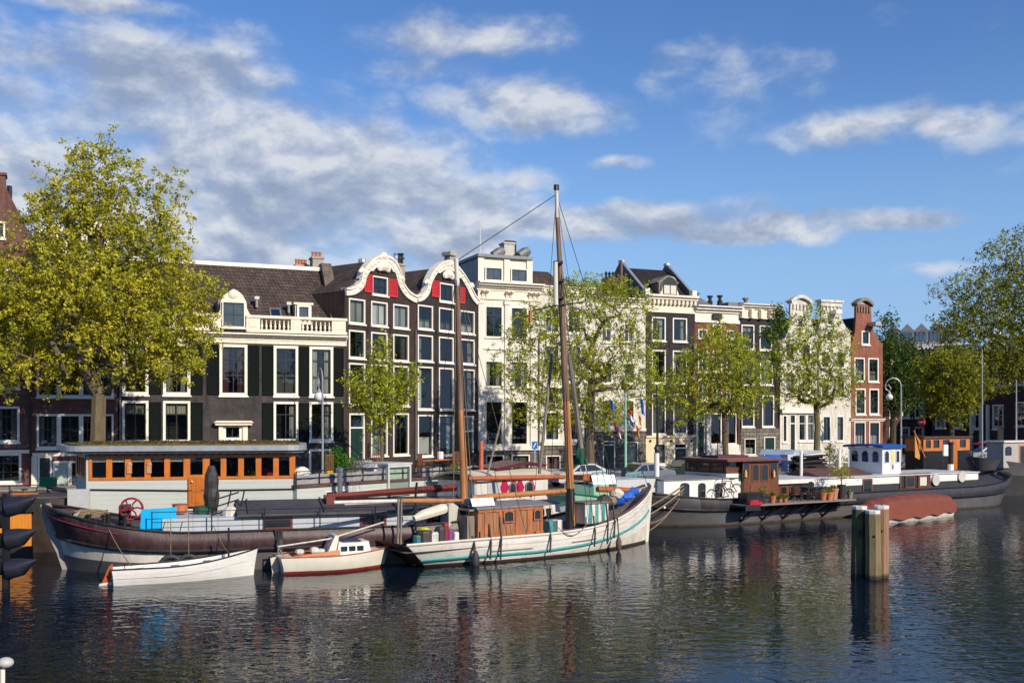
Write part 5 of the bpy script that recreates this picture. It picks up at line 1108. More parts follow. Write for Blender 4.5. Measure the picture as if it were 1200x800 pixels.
# hatch coaming and roof
u0 = Bg.u(190, -1.7); u1 = Bg.L - 1.0; zc0 = 1.35; zc1 = Bg.z(330, 604, -1.7)
cabin(Bg.root, u0, u1, -1.7, 1.7, zc0, zc1, M_planks('bluewhite_coaming', (.46,.50,.54), .9, 0, .5, .8, .2, (.3,.3,.3), .05), 'coaming')
b = MBd(); ur = Bg.u(278, -1.9); zt1 = zc1 + .02; zr = zt1 + .38; b.prism([(-1.95, zt1), (0, zr), (1.95, zt1), (1.95, zt1 + .09), (0, zr + .1), (-1.95, zt1 + .09)], ur, u1 + .1, axis='x'); rf = b.build('hatch_roof', ROOFD, Bg.root)
for k in range(4): b = MBd(); uu = ur + .4 + (u1 - ur - .6) * k / 3; b.prism([(-1.97, zt1 + .1), (0, zr + .11), (0, zr + .16), (-1.97, zt1 + .15)], uu, uu + .07, axis='x'); b.build('batten', ROOFD, rf)
for a, c in ((308, 343), (422, 453), (500, 522)): bwin(Bg.root, 'n', Bg.u(a, -1.72), Bg.u(c, -1.72), zc1 - .52, zc1 - .06, -1.702, M('maroon_frame', (.16,.035,.03), .45, .2), .09)
# low fore deckhouse in bluish grey
b = MBd(); b.box(Bg.u(195, -1.5), ur - .05, -1.4, 1.4, 1.35, 1.75); b.build('fore_hatch', DECKW, Bg.root)
# windlass, wheel, bitts
uw = Bg.u(157, -.6); w = MBd(); zw = 2.0
w.box(uw - .55, uw - .15, -.5, .5, 1.6, 2.35); w.tube([(uw - .35, -.75, 2.1), (uw - .35, .6, 2.1)], .17, 12); wl = w.build('windlass', M('rusty_windlass', (.07,.045,.035), .8, .4, 6, .4), Bg.root)
rw_ = MBd(); cx, cz = Bg.u(154, -.9), Bg.z(154, 596, -.9); n = 20
rw_.tube([(cx + .4 * math.cos(2*math.pi*i/n), -.9, cz + .4 * math.sin(2*math.pi*i/n)) for i in range(n + 1)], .045, 6)
for i in range(6): rw_.tube([(cx, -.9, cz), (cx + .2 * math.cos(i*math.pi/3 + .25), -.9, cz + .2*math.sin(i*math.pi/3 + .25)), (cx + .4 * math.cos(i*math.pi/3), -.9, cz + .4*math.sin(i*math.pi/3))], .032, 5)
rw_.tube([(cx, -.98, cz), (cx, -.5, cz)], .08, 8); rw_.build('flywheel', M('crimson_iron', (.22,.012,.03), .4, .2), wl)
for px, py in ((127, 605), (122, 606), (104, 606), (146, 607)):
    b = MBd(); u, z = Bg.uz(px, py, -1.1); b.tube([(u, -1.1, 1.4), (u, -1.1, z + .06)], .075, 8); b.tube([(u, -1.1, z + .06), (u, -1.1, z + .11)], .11, 8); b.build('bollard', BLKHULL, Bg.root)
for px, k in ((100, 0), (112, 1)):
    b = MBd(); u, z = Bg.uz(px, 602, -.6); pts = []
    for i in range(60): a = i * .63; pts.append((u + (.42 + .06 * math.sin(i * 1.7)) * math.cos(a), -.6 + .35 * math.sin(a), max(1.8, z - .1) + .004 * i + .03 * math.sin(i * 2.3)))
    b.tube(pts, .035, 5); prop('coiled_rope', ['coil of old rope on the bow of the dark barge, nearest the stem', 'coil of old rope on the bow of the dark barge beside the windlass'][k], 'rope', (0, 0, 0), b, ROPE); bpy.data.objects[-1] if False else None
    o = [q for q in bpy.data.objects if q.name.startswith('coiled_rope')][-1]; o.location = (Bg.P0.x, Bg.P0.y, 0); o.rotation_euler = (0, 0, Bg.ang)
# railing wires, mast tabernacle, folded mast
for v, lab in ((-2.1, 0),):
    us = [Bg.u(p, v) for p in (178, 248, 310, 375, 440, 505)]
    for u in us: b = MBd(); b.tube([(u, v, 1.3), (u, v, 2.25)], .025, 5); b.build('stanchion', BLACKM, Bg.root)
    for z in (1.85, 2.22): b = MBd(); b.tube([(u, v, z) for u in us], .014, 4); b.build('wire', BLACKM, Bg.root)
a = Bg.w(Bg.u(384, -.6), -.6, 0); 
um0, zm0 = Bg.u(384, -.5), Bg.z(384, 582, -.5); um1, zm1 = Bg.u(535, -.3), Bg.z(535, 570.5, -.3)
b = MBd(); b.tube([(um0, -.5, zm0), (um1, -.3, zm1)], [.13, .16], 4); b.build('lowered_mast', M('maroon_spar', (.17,.04,.03), .45, .25), Bg.root)
b = MBd(); b.tube([(um0 + .6, -.9, zm0 - .3), (um1 - 1.2, -.7, zm1 - .55)], .09, 8); b.build('lowered_gaff', WORNW, Bg.root)
b = MBd(); b.box(um0 - .1, um0 + .25, -.9, .1, zc1, zm0 + .05); b.build('mast_crutch', M('maroon_spar', (.17,.04,.03)), Bg.root)
for px, ln in ((200, 0), (221, 1)):       # tyres hung on ropes
    u = Bg.u(px, -2.55); b = MBd(); n = 16; b.tube([(u + .36 * math.cos(2*math.pi*i/n), -2.55, .28 + .36 * math.sin(2*math.pi*i/n)) for i in range(n + 1)], .09, 8); ty = b.build('tyre_fender', RUBBER, Bg.root)
    b = MBd(); b.tube([(u, -2.52, .62), (u, -2.42, bsheer(.3) + .4), (u, -2.2, bsheer(.3) + .65)], .018, 5); b.build('rope', ROPE, ty)
for px, lab in ((330, 0),):
    b = MBd(); u = Bg.u(326, -2.5)
    for k in range(3): b.tube([(u + .1 * k - .1, -2.5 - .05 * k, bsheer(.5) + .05), (u + .06 * k, -2.58, .75 + .1 * k)], .05, 6)
    b.ball((u + .05, -2.58, .9), .22, 8, (.8, .6, 1.4)); b.build('rope_fender', RUBBER, Bg.root)
# things on the barge
def on(fr, px, py, v): u, z = fr.uz(px, py, v); return fr.w(u, v, z)
b = MBd(); b.add([(-.62, 0, -.42), (.62, 0.02, -.36), (.66, 0, .40), (-.58, .03, .34), (0, -.04, -.4), (.04, -.04, .37)], [(0, 4, 5, 3), (4, 1, 2, 5)]); b.f = b.f
o = prop('blue_tarpaulin', 'bright blue tarpaulin hung over the rail of the dark barge', 'tarp', on(Bg, 185, 607, -1.6), b, M('cyan_tarp', (.0,.42,.85), .45, .04, 3, .2), Bg.ang); mod = o.modifiers.new('t', 'SOLIDIFY'); mod.thickness = .03
# wrapped bundle (standing covered sail) and crates
b = MBd(); zb = [(.22, 0), (.2, .3), (.27, .6), (.3, .9), (.27, 1.2), (.3, 1.5), (.26, 1.75), (.16, 1.95), (.12, 2.1)]
b.lathe((0, 0, 0), zb, 11); rr = random.Random(4); b.v = [(p[0] * (1 + rr.uniform(-.13, .13)), p[1] * (1 + rr.uniform(-.13, .13)), p[2]) for p in b.v]
X = Bg.w(Bg.u(248, .3), .3, 1.7); o = prop('covered_mast_bundle', 'tall bundle wrapped in dark grey cover on the barge beside the orange door', 'covered bundle', X, b, M('dark_cover', (.035,.032,.034), .6, .3, 3, .4))
b = MBd()
for k in (0, .28, .56): b.box(-.6 + k * .5, .5 + k * .5, -.4, .4, .2 + k, .24 + k) if False else b.tube([(-.5, -.3, .1 + k), (.5, -.3, .4 + k)], .03, 5)
for k in (-.5, 0, .5): b.tube([(k, -.3, 0), (k + .2, -.3, 1.0)], .03, 5)
prop('metal_rack', 'leaning metal rack beside the wrapped bundle on the dark barge', 'rack', on(Bg, 264, 605, -.5), b, BLACKM, Bg.ang)
b = MBd(); b.lathe((0, 0, 0), [(.2, 0), (.3, .1), (.3, .3), (.22, .42), (.12, .5)], 10); prop('fuel_can', 'small white container beside the hatch roof of the dark barge', 'container', on(Bg, 270, 608, -1.0), b, WORNW)
b = MBd(); b.lathe((0, 0, 0), [(.3, 0), (.36, .12), (.36, .28), (.3, .32)], 12); prop('green_tub', 'dark green tub on deck in front of the orange door', 'tub', on(Bg, 237, 602, 0), b, M('dark_green_plastic', (.02,.08,.05), .4), 0)
b = MBd(); b.lathe((0, 0, 0), [(.22, 0), (.3, .1), (.3, .34), (.34, .36)], 10); prop('brown_pot', 'brown pot on the deck between the blue tarpaulin and the orange door', 'pot', on(Bg, 211, 601, 0), b, POT, 0)

# ---------------- 2. houseboat with the orange wooden windows
Hb = Fr(101, 43.6, 346, 45.4, 0, 'houseboat', 'pale grey houseboat with a band of orange-framed windows and a mossy flat roof', 'houseboat', 'boats moored along the quay')
zr0 = Hb.z(220, 530.5); zw1 = Hb.z(220, 533.5); zw0 = Hb.z(220, 561.5); zf = .2; Dp = 4.4; sill_z = zw0
# near wall with window openings
cells = [(105, 127.5), (128.5, 149.5), (150.8, 172.5), (173.8, 195.5), (196.5, 218), (243, 261.5), (262.5, 282), (283, 302.5), (303.5, 323), (324, 342)]
hs = [(Hb.u(a) + .10, Hb.u(c) - .10) for a, c in cells]
dr = (Hb.u(219.5), Hb.u(241))
b = MBd(); b.prism([(0, zf), (dr[0], zf), (dr[0], zw0), (0, zw0)], 0, .1); b.prism([(dr[1], zf), (Hb.L, zf), (Hb.L, zw0), (dr[1], zw0)], 0, .1); b.box(dr[0], dr[1], .0, .1, zf, Hb.z(230, 593) - .1)
ue = Hb.u(89.5, Dp); b.prism([(0, .101), (.1, .101), (ue + .1, Dp), (ue, Dp)], zf, zw0, axis='z'); b.box(Hb.L - .1, Hb.L, .1, Dp, zf, zw0); b.box(ue, Hb.L - .1, Dp + .001, Dp + .1, zf, zr0)
el_ = math.hypot(ue, Dp); ex, ey = ue / el_, Dp / el_; ET = lambda q: (ex * q[1] + ey * q[0], ey * q[1] - ex * q[0], q[2])
def shear(b_): b_.v = [(x + ue * max(0, y) / Dp * min(1, max(0, (Hb.L / 2 - x) / (Hb.L / 2))), y, z) for x, y, z in b_.v]; return b_
b.T = None
b.box(0, Hb.u(104), 0, .1, zw0, zr0); b.build('wall', PALEG, Hb.root)
b = MBd(); b.prism([(Hb.u(104) + .002, zw0 + .002), (Hb.L, zw0 + .002), (Hb.L, zr0), (Hb.u(104) + .002, zr0)], -.04, .1, holes=[[(a, zw0 + .12), (c, zw0 + .12), (c, zw1 - .1), (a, zw1 - .1)] for a, c in hs] + [[(dr[0] + .12, zw0 + .2), (dr[1] - .12, zw0 + .2), (dr[1] - .12, zw1 - .1), (dr[0] + .12, zw1 - .1)]])
wf = b.build('window_band', VARNH, Hb.root)
BG = M_glass('houseboat_glass', (.62,.66,.66), 1.45, .08)
for a, c in hs: b = MBd(); b.add([(a - .02, .035, zw0 + .1), (c + .02, .035, zw0 + .1), (c + .02, .035, zw1 - .08), (a - .02, .035, zw1 - .08)], [(0, 1, 2, 3)]); b.build('pane', BG, wf)
for i, (a, c) in enumerate(hs[:5]): b = MBd(); h0 = zw1 - .1; b.box(a, c, .05, .06, h0 - .16, h0 + .02); b.build('roller_blind', CURT, wf)
b = MBd(); zd = Hb.z(230, 593); b.box(dr[0] + .05, dr[1] - .05, -.075, -.043, zd, zw0 + .1)
for e in (.12, .55): b.box(dr[0] + .2, dr[1] - .2, -.095, -.074, zd + (zw0 - zd) * e, zd + (zw0 - zd) * (e + .35))
d_ = b.build('door', VARN, Hb.root); b = MBd(); b.box(dr[0] + .1, dr[1] - .1, .03, .04, zw0 + .15, zw1 - .1); b.build('door_pane', BG, d_); b = MBd(); b.ball((dr[0] + .2, -.12, zw0 - .1), .05, 8); b.build('handle', ZINC, d_)
for px in (152, 175): b = MBd(); u = Hb.u(px); b.box(u - .1, u + .1, -.1, -.043, zw1 - .75, zw1 - .4); b.ball((u, -.07, zw1 - .36), .12, 8, (1, .4, 1)); b.build('wall_lamp', M('copper_lamp', (.5,.25,.12), .4, .2), Hb.root)
# left end wall windows
b = MBd(); b.T = ET
b.prism([(.1, zw0), (el_, zw0), (el_, zr0), (.1, zr0)], -.03, .1, axis='x', holes=[[(v, zw0 + .12), (v + .75, zw0 + .12), (v + .75, zw1 - .1), (v, zw1 - .1)] for v in (.3, 1.3, 2.3, 3.3)]); ef = b.build('end_window_band', VARNH, Hb.root)
for v in (.3, 1.3, 2.3, 3.3): b = MBd(); b.T = ET; b.add([(.035, v - .02, zw0 + .1), (.035, v + .77, zw0 + .1), (.035, v + .77, zw1 - .08), (.035, v - .02, zw1 - .08)], [(0, 1, 2, 3)]); b.build('pane', BG, ef)
b = MBd(); b.prism([(Hb.L - .05, zw0), (Hb.L - .05, zr0)] + [(Hb.L - .1, zr0), (Hb.L - .1, zw0)], .1, Dp - .1); b.build('end_wall', PALEG, Hb.root)
b = MBd(); b.box(.15, Hb.L - .15, .15, Dp - .15, 1.5, 1.6); b.build('floor', DECKD, Hb.root)
b = MBd(); b.box(.15, Hb.L - .15, Dp - .25, Dp - .12, 1.6, zr0 - .05); b.build('inner_wall', M('dark_green_interior', (.05,.065,.06), .8, .3), Hb.root)
# roof
zt0 = zr0; zt1 = Hb.z(220, 521.5)
def rnd(u0, u1, v0, v1, c, n=5):
    P = []
    for (cx, cy, a0) in ((u0 + c, v0 + c, math.pi), (u1 - c, v0 + c, 1.5 * math.pi), (u1 - c, v1 - c, 0), (u0 + c, v1 - c, .5 * math.pi)):
        for i in range(n + 1): a = a0 + i * math.pi / 2 / n; P.append((cx + c * math.cos(a), cy + c * math.sin(a)))
    return P
b = MBd(); b.prism(rnd(-.75, Hb.L + .4, -.45, Dp + .3, .7), zt0 + .002, zt0 + .10, axis='z'); shear(b).build('soffit', M('grey_paint', (.25,.26,.28), .5, .1), Hb.root)
b = MBd(); b.prism(rnd(-.9, Hb.L + .5, -.6, Dp + .45, .8), zt0 + .102, zt1, axis='z'); shear(b).build('fascia', ZINC, Hb.root)
b = MBd(); P = rnd(-.6, Hb.L + .2, -.3, Dp + .2, .7); b.prism(P, zt1 + .002, zt1 + .06, axis='z'); shear(b).build('sedum', SEDUM, Hb.root)
rng = np.random.default_rng(9); n = 2600; cen = np.stack([rng.uniform(-.4, Hb.L + .1, n), rng.uniform(-.2, Dp, n), zt1 + .08 + rng.uniform(-.02, .05, n)], 1); leaf_mesh('roof_plants', cen, .06, M_leaf('sedum_leaves', (.12,.085,.03), (.18,.13,.045), (.16,.15,.05)), Hb.root, rng)
for i in range(26): b = MBd(); u = .2 + i * (Hb.L - .4) / 25; b.ball((u, -.3, zt0 - .03), .055, 6); b.build('eave_light', BLACKM, Hb.root)
b = MBd(); b.box(-.3, Hb.L + .8, -.5, Dp + .5, -.3, .35); shear(b).build('pontoon', BLKHULL, Hb.root)
b = MBd(); b.tube([(0, -.06, Hb.z(110, 573)), (Hb.L * .5, -.06, Hb.z(220, 574.5)), (Hb.L, -.06, Hb.z(340, 572.5))], .03, 5); b.build('grab_rail', BLACKM, Hb.root)
b = MBd(); u = Hb.u(82, -.5); b.box(u - .1, u + .75, -.5, -.3, Hb.z(90, 596, -.5), Hb.z(90, 573, -.5)); b.build('grey_locker', M('light_grey_locker', (.45,.46,.47), .5, .1), Hb.root)
for k in range(4):
    pass
def pot_plant(label, loc, r=.16, h=.3, foliage=.3, leaf=LEAF_GREEN, mat=POT, n=120, seed=1, sz=.05, flowers=None, grp='potted plants'):
    root = empty('potted_plant', loc, 0, label, 'potted plant', grp); b = MBd(); b.lathe((0, 0, 0), [(r * .7, 0), (r, h * .85), (r * 1.1, h * .86), (r * 1.1, h)], 12); b.build('pot', mat, root)
    rng = np.random.default_rng(seed); c = rng.normal(size=(n, 3)) * foliage * .4; c[:, 2] = np.abs(c[:, 2]) + h; leaf_mesh('foliage', c, sz, leaf, root, rng)
    if flowers: c = rng.normal(size=(20, 3)) * foliage * .35; c[:, 2] = np.abs(c[:, 2]) + h + .08; leaf_mesh('flowers', c, .05, flowers, root, rng)['kind'] = 'stuff'
    return root
pot_plant('green house plant standing inside the right half of the orange-windowed houseboat', Hb.w(Hb.u(293, 1), 1.0, 2.6), .18, .3, .7, LEAF_GREEN, n=220, sz=.08, seed=8)
b = MBd(); b.add([(-.9, 0, 0), (.2, -.1, 0), (.6, .1, .2), (-.3, 0, .75)], [(0, 1, 2, 3)]); b.add([(-.4, .12, .15), (.9, .1, 0), (1.3, .15, .5), (.3, .16, 1.2)], [(0, 1, 2, 3)], 1)
o = b.build('cushion_pile', [M('red_fabric', (.4,.01,.03), .8), M('green_fabric', (.01,.09,.05), .8)]); o.location = Hb.w(Hb.u(318, 1), 1, 2.75); o.rotation_euler = (0, 0, Hb.ang); tag(o, 'red and green cushions leaning inside the rightmost panes of the houseboat', 'cushions')
m_ = o.modifiers.new('t', 'SOLIDIFY'); m_.thickness = .15

# ---------------- 3. long low pale houseboat with grey railing cloth
Lb = Fr(348, 45.2, 575, 55.5, 0, 'low_houseboat', 'long low pale green-white houseboat with a grey cloth railing and a glazed stair box', 'houseboat', 'boats moored along the quay')
zt = Lb.z(450, 565); b = MBd(); b.box(0, Lb.L, 0, 4.2, .25, zt); b.build('wall', PALEG, Lb.root)
b = MBd(); b.box(-.05, Lb.L + .1, -.08, 4.3, zt + .002, zt + .12); b.build('roof_edge', M('rust_brown_edge', (.10,.06,.045), .7, .4), Lb.root)
b = MBd(); b.box(-.4, Lb.L + .4, -.3, 4.5, -.3, .249); b.build('pontoon', BLKHULL, Lb.root)
zc = Lb.z(450, 547.5)
us = [i * Lb.L / 10 for i in range(11)]
for i in range(10):
    if i == 5: continue
    b = MBd(); a, c = us[i] + .03, us[i + 1] - .03; n = 6; vs = []
    for k in range(n + 1): u = a + (c - a) * k / n; vs += [(u, .12 + .03 * math.sin(k * 2 + i), zt + .14), (u, .12 + .03 * math.sin(k * 1.7 + i + 1), zc - .12 - .05 * math.sin(math.pi * k / n))]
    b.add(vs, [(2*k, 2*k+2, 2*k+3, 2*k+1) for k in range(n)]); b.build('railing_cloth', M('grey_tarp_cloth', (.30,.29,.30), .8, .15, 1.5, .3), Lb.root)
for u in us: b = MBd(); b.tube([(u, .05, zt + .1), (u, .05, zc)], .03, 5); b.build('railing_post', BLACKM, Lb.root)
for z in (zc, (zc + zt) / 2 + .05): b = MBd(); b.tube([(0, .05, z), (Lb.L, .05, z)], .022, 5); b.build('rail', BLACKM, Lb.root)
for a, c in ((381, 408), (415, 442)):
    bwin(Lb.root, 'n', Lb.u(a), Lb.u(c), Lb.z(a + 12, 582), Lb.z(a + 12, 574.5), -.002, WHITE, .05, vs=(.33,.66))
u0, u1 = Lb.u(453), Lb.u(480); zg0, zg1 = Lb.z(466, 580), Lb.z(466, 544)
b = MBd(); R4 = lambda a, c, e, g: [(a, e), (c, e), (c, g), (a, g)]; b.prism(R4(u0, u1, zg0, zg1), -.12, -.02, holes=[R4(u0 + .1, u1 - .1, zg0 + .1, zg1 - .12)]); b.box(u0, u0 + .08, -.018, 1.6, zt + .13, zg1); b.box(u1 - .08, u1, -.018, 1.6, zt + .13, zg1); b.box(u0 - .05, u1 + .05, -.15, 1.7, zg1 + .002, zg1 + .08)
gb = b.build('glass_stair_box', M('pale_aluminium', (.55,.57,.54), .4, .1), Lb.root); b = MBd(); b.add([(u0 + .08, -.07, zg0 + .08), (u1 - .08, -.07, zg0 + .08), (u1 - .08, -.07, zg1 - .1), (u0 + .08, -.07, zg1 - .1)], [(0, 1, 2, 3)]); b.build('pane', M_glass('greenish_glass', (.75,.88,.80), 2.2, .05), gb); b = MBd(); b.box(u0 + .08, u1 - .08, .1, .15, zg0 + .05, zg1); b.build('back_panel', M('pale_green_panel', (.72,.78,.68), .6, .08), gb)
def sit(fr, px, v, z): return fr.w(fr.u(px, v), v, z)
zd = zt + .12
def tab(label, loc, rz, w=2.2, d=.8, mat=TEAK):
    root = empty('terrace_table', loc, rz, label, 'table'); b = MBd(); b.box(-w/2, w/2, -d/2, d/2, .70, .75); b.build('tabletop', mat, root)
    for sx in (-1, 1):
        for sy in (-1, 1): b = MBd(); b.tube([(sx * (w/2 - .15), sy * (d/2 - .1), 0), (sx * (w/2 - .2), sy * (d/2 - .12), .70)], .03, 5); b.build('leg', mat, root)
    return root
tab('brown wooden terrace table on the low houseboat behind the grey railing', sit(Lb, 512, 2.2, zd), Lb.ang, 3.0)
def chair(label, loc, rz, mat=MAHOGF, h=.95, grp='terrace chairs'):
    root = empty('garden_chair', loc, rz, label, 'chair', grp); b = MBd(); b.box(-.24, .24, -.24, .24, .42, .46); b.build('seat', mat, root)
    b = MBd(); 
    for k in range(5): b.box(-.23 + k * .1, -.17 + k * .1, .22, .25, .46, h)
    b.box(-.25, .25, .21, .26, h - .06, h + .02); b.build('backrest', mat, root)
    for sx in (-.2, .2):
        for sy in (-.2, .2): b = MBd(); b.tube([(sx, sy, 0), (sx, sy, .42)], .02, 5); b.build('leg', mat, root)
    return root
chair('high-backed brown chair left of the terrace table', sit(Lb, 441, 2.4, zd), Lb.ang + 2.5, h=1.15); chair('brown chair at the right end of the terrace table', sit(Lb, 497, 1.6, zd), Lb.ang + .3, h=1.1); chair('brown folding chair beside the mast, behind the grey railing', sit(Lb, 531, 1.8, zd), Lb.ang + 3, h=1.15)
chair('dark wooden chair by the lamp post, behind the yellow pot', sit(Lb, 383, 2.6, zd), Lb.ang + 3, h=1.2)
b = MBd(); b.lathe((0, 0, 0), [(.14, 0), (.17, .1), (.17, .42), (.13, .46)], 10); prop('yellow_pot', 'small yellow pot on the terrace of the low houseboat', 'pot', sit(Lb, 386, 1.0, zd + .1), b, M('yellow_glaze', (.8,.45,.0), .3))
b = MBd(); b.lathe((0, 0, 0), [(.14, 0), (.17, .05), (.17, .4), (.15, .42)], 10); prop('white_bucket', 'white bucket on the wooden terrace table', 'bucket', sit(Lb, 516, 2.1, zd + .752), b, WHITE)
b = MBd(); b.lathe((0, 0, 0), [(.13, 0), (.13, 1.15), (.17, 1.17), (.17, 1.3), (.05, 1.36)], 12); prop('stove_pipe', 'shiny steel stove pipe standing before the low houseboat wall', 'stove pipe', sit(Lb, 398, -.5, Lb.z(398, 581, -.5) - .05), b, M('shiny_steel', (.6,.6,.62), .2, .05, metal=.9))
pot_plant('row of purple flowers in a grey planter on the low houseboat terrace', sit(Lb, 421, 1.6, zd), .25, .4, .8, M_leaf('lavender_green', (.1,.12,.08), (.16,.16,.14), (.2,.16,.25)), mat=M('grey_planter', (.3,.3,.3), .8), n=300, sz=.05, seed=14, flowers=M_leaf('purple_flowers', (.2,.1,.4), (.28,.14,.5), (.35,.2,.6)))
pot_plant('low green planter near the foot of the small mast on the pale houseboat', sit(Lb, 531, -.15, zt + .12), .3, .25, .5, LEAF_GREEN, mat=M('grey_planter', (.3,.3,.3), .8), n=200, seed=15)
b = MBd(); b.box(-.8, .8, -.5, .5, 0, .55); b.prism([(-.9, .55), (.9, .55), (.5, .75), (-.7, .75)], -.6, .6); prop('covered_box', 'pale covered box on the terrace left of the glazed stair box', 'box', sit(Lb, 444, 1.2, zd), b, M('pale_cover', (.5,.52,.55), .6), Lb.ang)
b = MBd(); b.lathe((0, 0, 0), [(.3, 0), (.36, .1), (.36, .35), (.26, .5), (.1, .58)], 12); prop('white_covered_pot', 'white wrapped round pot at the right end of the orange-windowed houseboat', 'pot', sit(Lb, 354, .6, zd + .2), b, WHITE)
# ---------------- 4. white two-masted sailing ship
Sh = Fr(499, 40.0, 755, 47.2, 0, 'sailing_ship', 'old white wooden sailing ship with a turquoise stripe, two masts and an orange wood cabin', 'sailing ship', 'boats moored along the quay')
WPL = M_planks('white_hull_planks', (.80,.77,.71), .19, 2, .55, .68, .38, (.30,.22,.15), .08)
DPL = M_planks('dark_transom_planks', (.09,.05,.035), .17, 2, .7, .5, .4, (.2,.15,.1), .3)
def ssheer(t): return .98 + .10 * t + 1.50 * max(0, (t - .35) / .65) ** 2.9
def shb(t):
    e = max(0, (t - .45) / .55); return 1.9 * (1 - e ** 2.6) ** .75 * (.74 + .26 * min(1, t / .35)) + .02
def sprof(h, t): return 1 - .30 * h ** 1.6 - .35 * max(0, (t - .55) / .45) * h - .45 * max(0, 1 - t / .2) * h ** 1.2
WORNLOW = M('scuffed_lower_hull', (.68,.63,.54), .7, .12, 2, .2, dirt=.6, dirtcol=(.26,.17,.10))
def sband(h, t, p):
    z = p[2]
    if z < .11: return 3
    if h > (.76 - .36 * max(0, (t - .35) / .65)) + .20: return 2
    return 0
sh_, se = V_hull(Sh.root, Sh.L, ssheer, shb, [WPL, DPL, WORNLOW, M('weed_line', (.05,.035,.02), .8, .4)], .4, sprof, (1.75, .35), n=44, m=26, trans={0: 1}, bf=sband, endpow=1.0)
DK = M('grey_ship_deck', (.20,.17,.16), .7, .3, 2, .2, dirt=.4)
deck(Sh.root, se, DK, -.30)
strake(Sh.root, se, WORNW, 0, 0, .055, 'gunwale'); strake(Sh.root, se, TURQ, lambda t: .76 - .34 * max(0, (t - .35) / .65) ** 1.3, 0, .06, 'turquoise_stripe', .015, 0, .985)
strake(Sh.root, se, GREYWOOD, .58, 0, .025, 'rubbing_batten', .015, .18, .33, (-1,)) ; strake(Sh.root, se, GREYWOOD, .50, 0, .025, 'rubbing_batten', .015, .5, .62, (-1,)); strake(Sh.root, se, M('dark_brown_rail', (.08,.05,.035), .7, .3), -.0, .07, .07, 'cap_rail', -.05, .62, .99)
b = MBd(); b.prism([(-.0, -.4), (-.25, .5), (-.55, .55), (-.55, -.4)], -.12, .12); rd = b.build('rudder', M('bare_orange_wood', (.35,.2,.1), .7, .3), Sh.root)
b = MBd(); b.prism([(Sh.L + .28, ssheer(1) + .12), (Sh.L + .46, ssheer(1) + .1), (Sh.L + .12, -.4), (Sh.L - .06, -.4)], -.1, .1); b.build('stem', WORNW, Sh.root)
# cabin
cu0, cu1 = Sh.u(560, -1.0), Sh.u(636, -1.0); cz0 = .75; cz1 = Sh.z(600, 594.5, -1.0)
o = cabin(Sh.root, cu0, cu1, -1.0, 1.05, cz0, cz1, M_planks('aged_varnish_boards', (.34,.15,.07), .17, 0, .5, .5, .6, (.22,.15,.11), .35), 'cabin', .0, ROOFG, ov=.1, tt=.07, crown=.12)
for px in (569, 586, 605, 619, 634): b = MBd(); u = Sh.u(px, -1); b.box(u - .07, u + .07, -1.04, -1.003, cz0, cz1 - .01); b.build('corner_post', TEAK, Sh.root)
b = MBd(); b.box(cu0, cu1, -1.045, -1.003, cz1 - .12, cz1 - .002); b.box(cu0 + .5, cu1, -1.05, -1.004, cz0 + .2, cz0 + .3); b.build('trim', TEAK, Sh.root)
bwin(Sh.root, 'n', Sh.u(589, -1), Sh.u(601.5, -1), Sh.z(595, 612, -1), Sh.z(595, 597.5, -1), -1.04, TEAK, .06, .08); bwin(Sh.root, 'n', Sh.u(624.5, -1), Sh.u(633, -1), Sh.z(629, 609, -1), Sh.z(629, 596, -1), -1.04, TEAK, .05, .07)
b = MBd(); b.box(Sh.u(551, -1), cu0 - .02, -.8, .2, cz0, cz1 - .25); b.build('companionway', GREYWOOD, Sh.root)
b = MBd(); b.box(Sh.u(545, -.6), cu0 + .2, -.9, .9, cz1 - .05, cz1 + .02); b.build('companion_roof', ROOFG, Sh.root)
def canvas(label, px0, px1, yt, yb, v):
    u0, u1 = Sh.u(px0, v), Sh.u(px1, v); m = (px0 + px1) / 2; z0, z1 = Sh.z(m, yb, v), Sh.z(m, yt, v); b = MBd(); n = 6; w = u1 - u0
    vs = []
    for k in range(n + 1):
        x = -w / 2 + w * k / n; s_ = .012 * math.sin(k * 2.2); vs += [(x, -.25 + s_, 0), (x, -.1 + s_, (z1 - z0) + s_ * .6), (x, .3, (z1 - z0) * .9), (x, .45, .05)]
    b.add(vs, [(4*k + j, 4*k + 4 + j, 4*k + 5 + j, 4*k + 1 + j) for k in range(n) for j in range(3)]); p = Sh.w((u0 + u1) / 2, v, z0); return prop('furled_canvas', label, 'canvas cover', p, b, CANVW, Sh.ang)
canvas('white canvas cover draped over the after end of the ship cabin', 549.5, 576, 583, 592, -.7); canvas('white canvas cover over the spar by the foremast of the ship', 691, 718, 556, 567, .2)
# masts
GW = GREYWOOD; MO = M('scraped_orange_mast', (.48,.20,.07), .55, .35, 3, .3, dirt=.5, dirtcol=(.2,.13,.09), stretch=.2); MB2 = M('weathered_brown_mast', (.22,.13,.08), .7, .4, 4, .3, dirt=.5, dirtcol=(.3,.27,.24), stretch=.15)
mu = Sh.u(545, .1); zb1 = .7
def mast(pts, rs, mats_, splits, name):
    root_ = None
    for (i, j), m_ in zip(splits, mats_):
        b = MBd(); b.tube(pts[i:j + 1], rs[i:j + 1], 12); o = b.build(name if root_ is None else 'mast_section', m_, Sh.root if root_ is None else root_, True); root_ = root_ or o
    return root_
A1 = [(Sh.u(545, .1), .1, zb1), (Sh.u(543, .1), .1, Sh.z(543, 540, .1)), (Sh.u(540, .1), .1, Sh.z(540, 480, .1)), (Sh.u(536, .1), .1, Sh.z(536, 335, .1)), (Sh.u(534.5, .1), .1, Sh.z(534, 303, .1))]
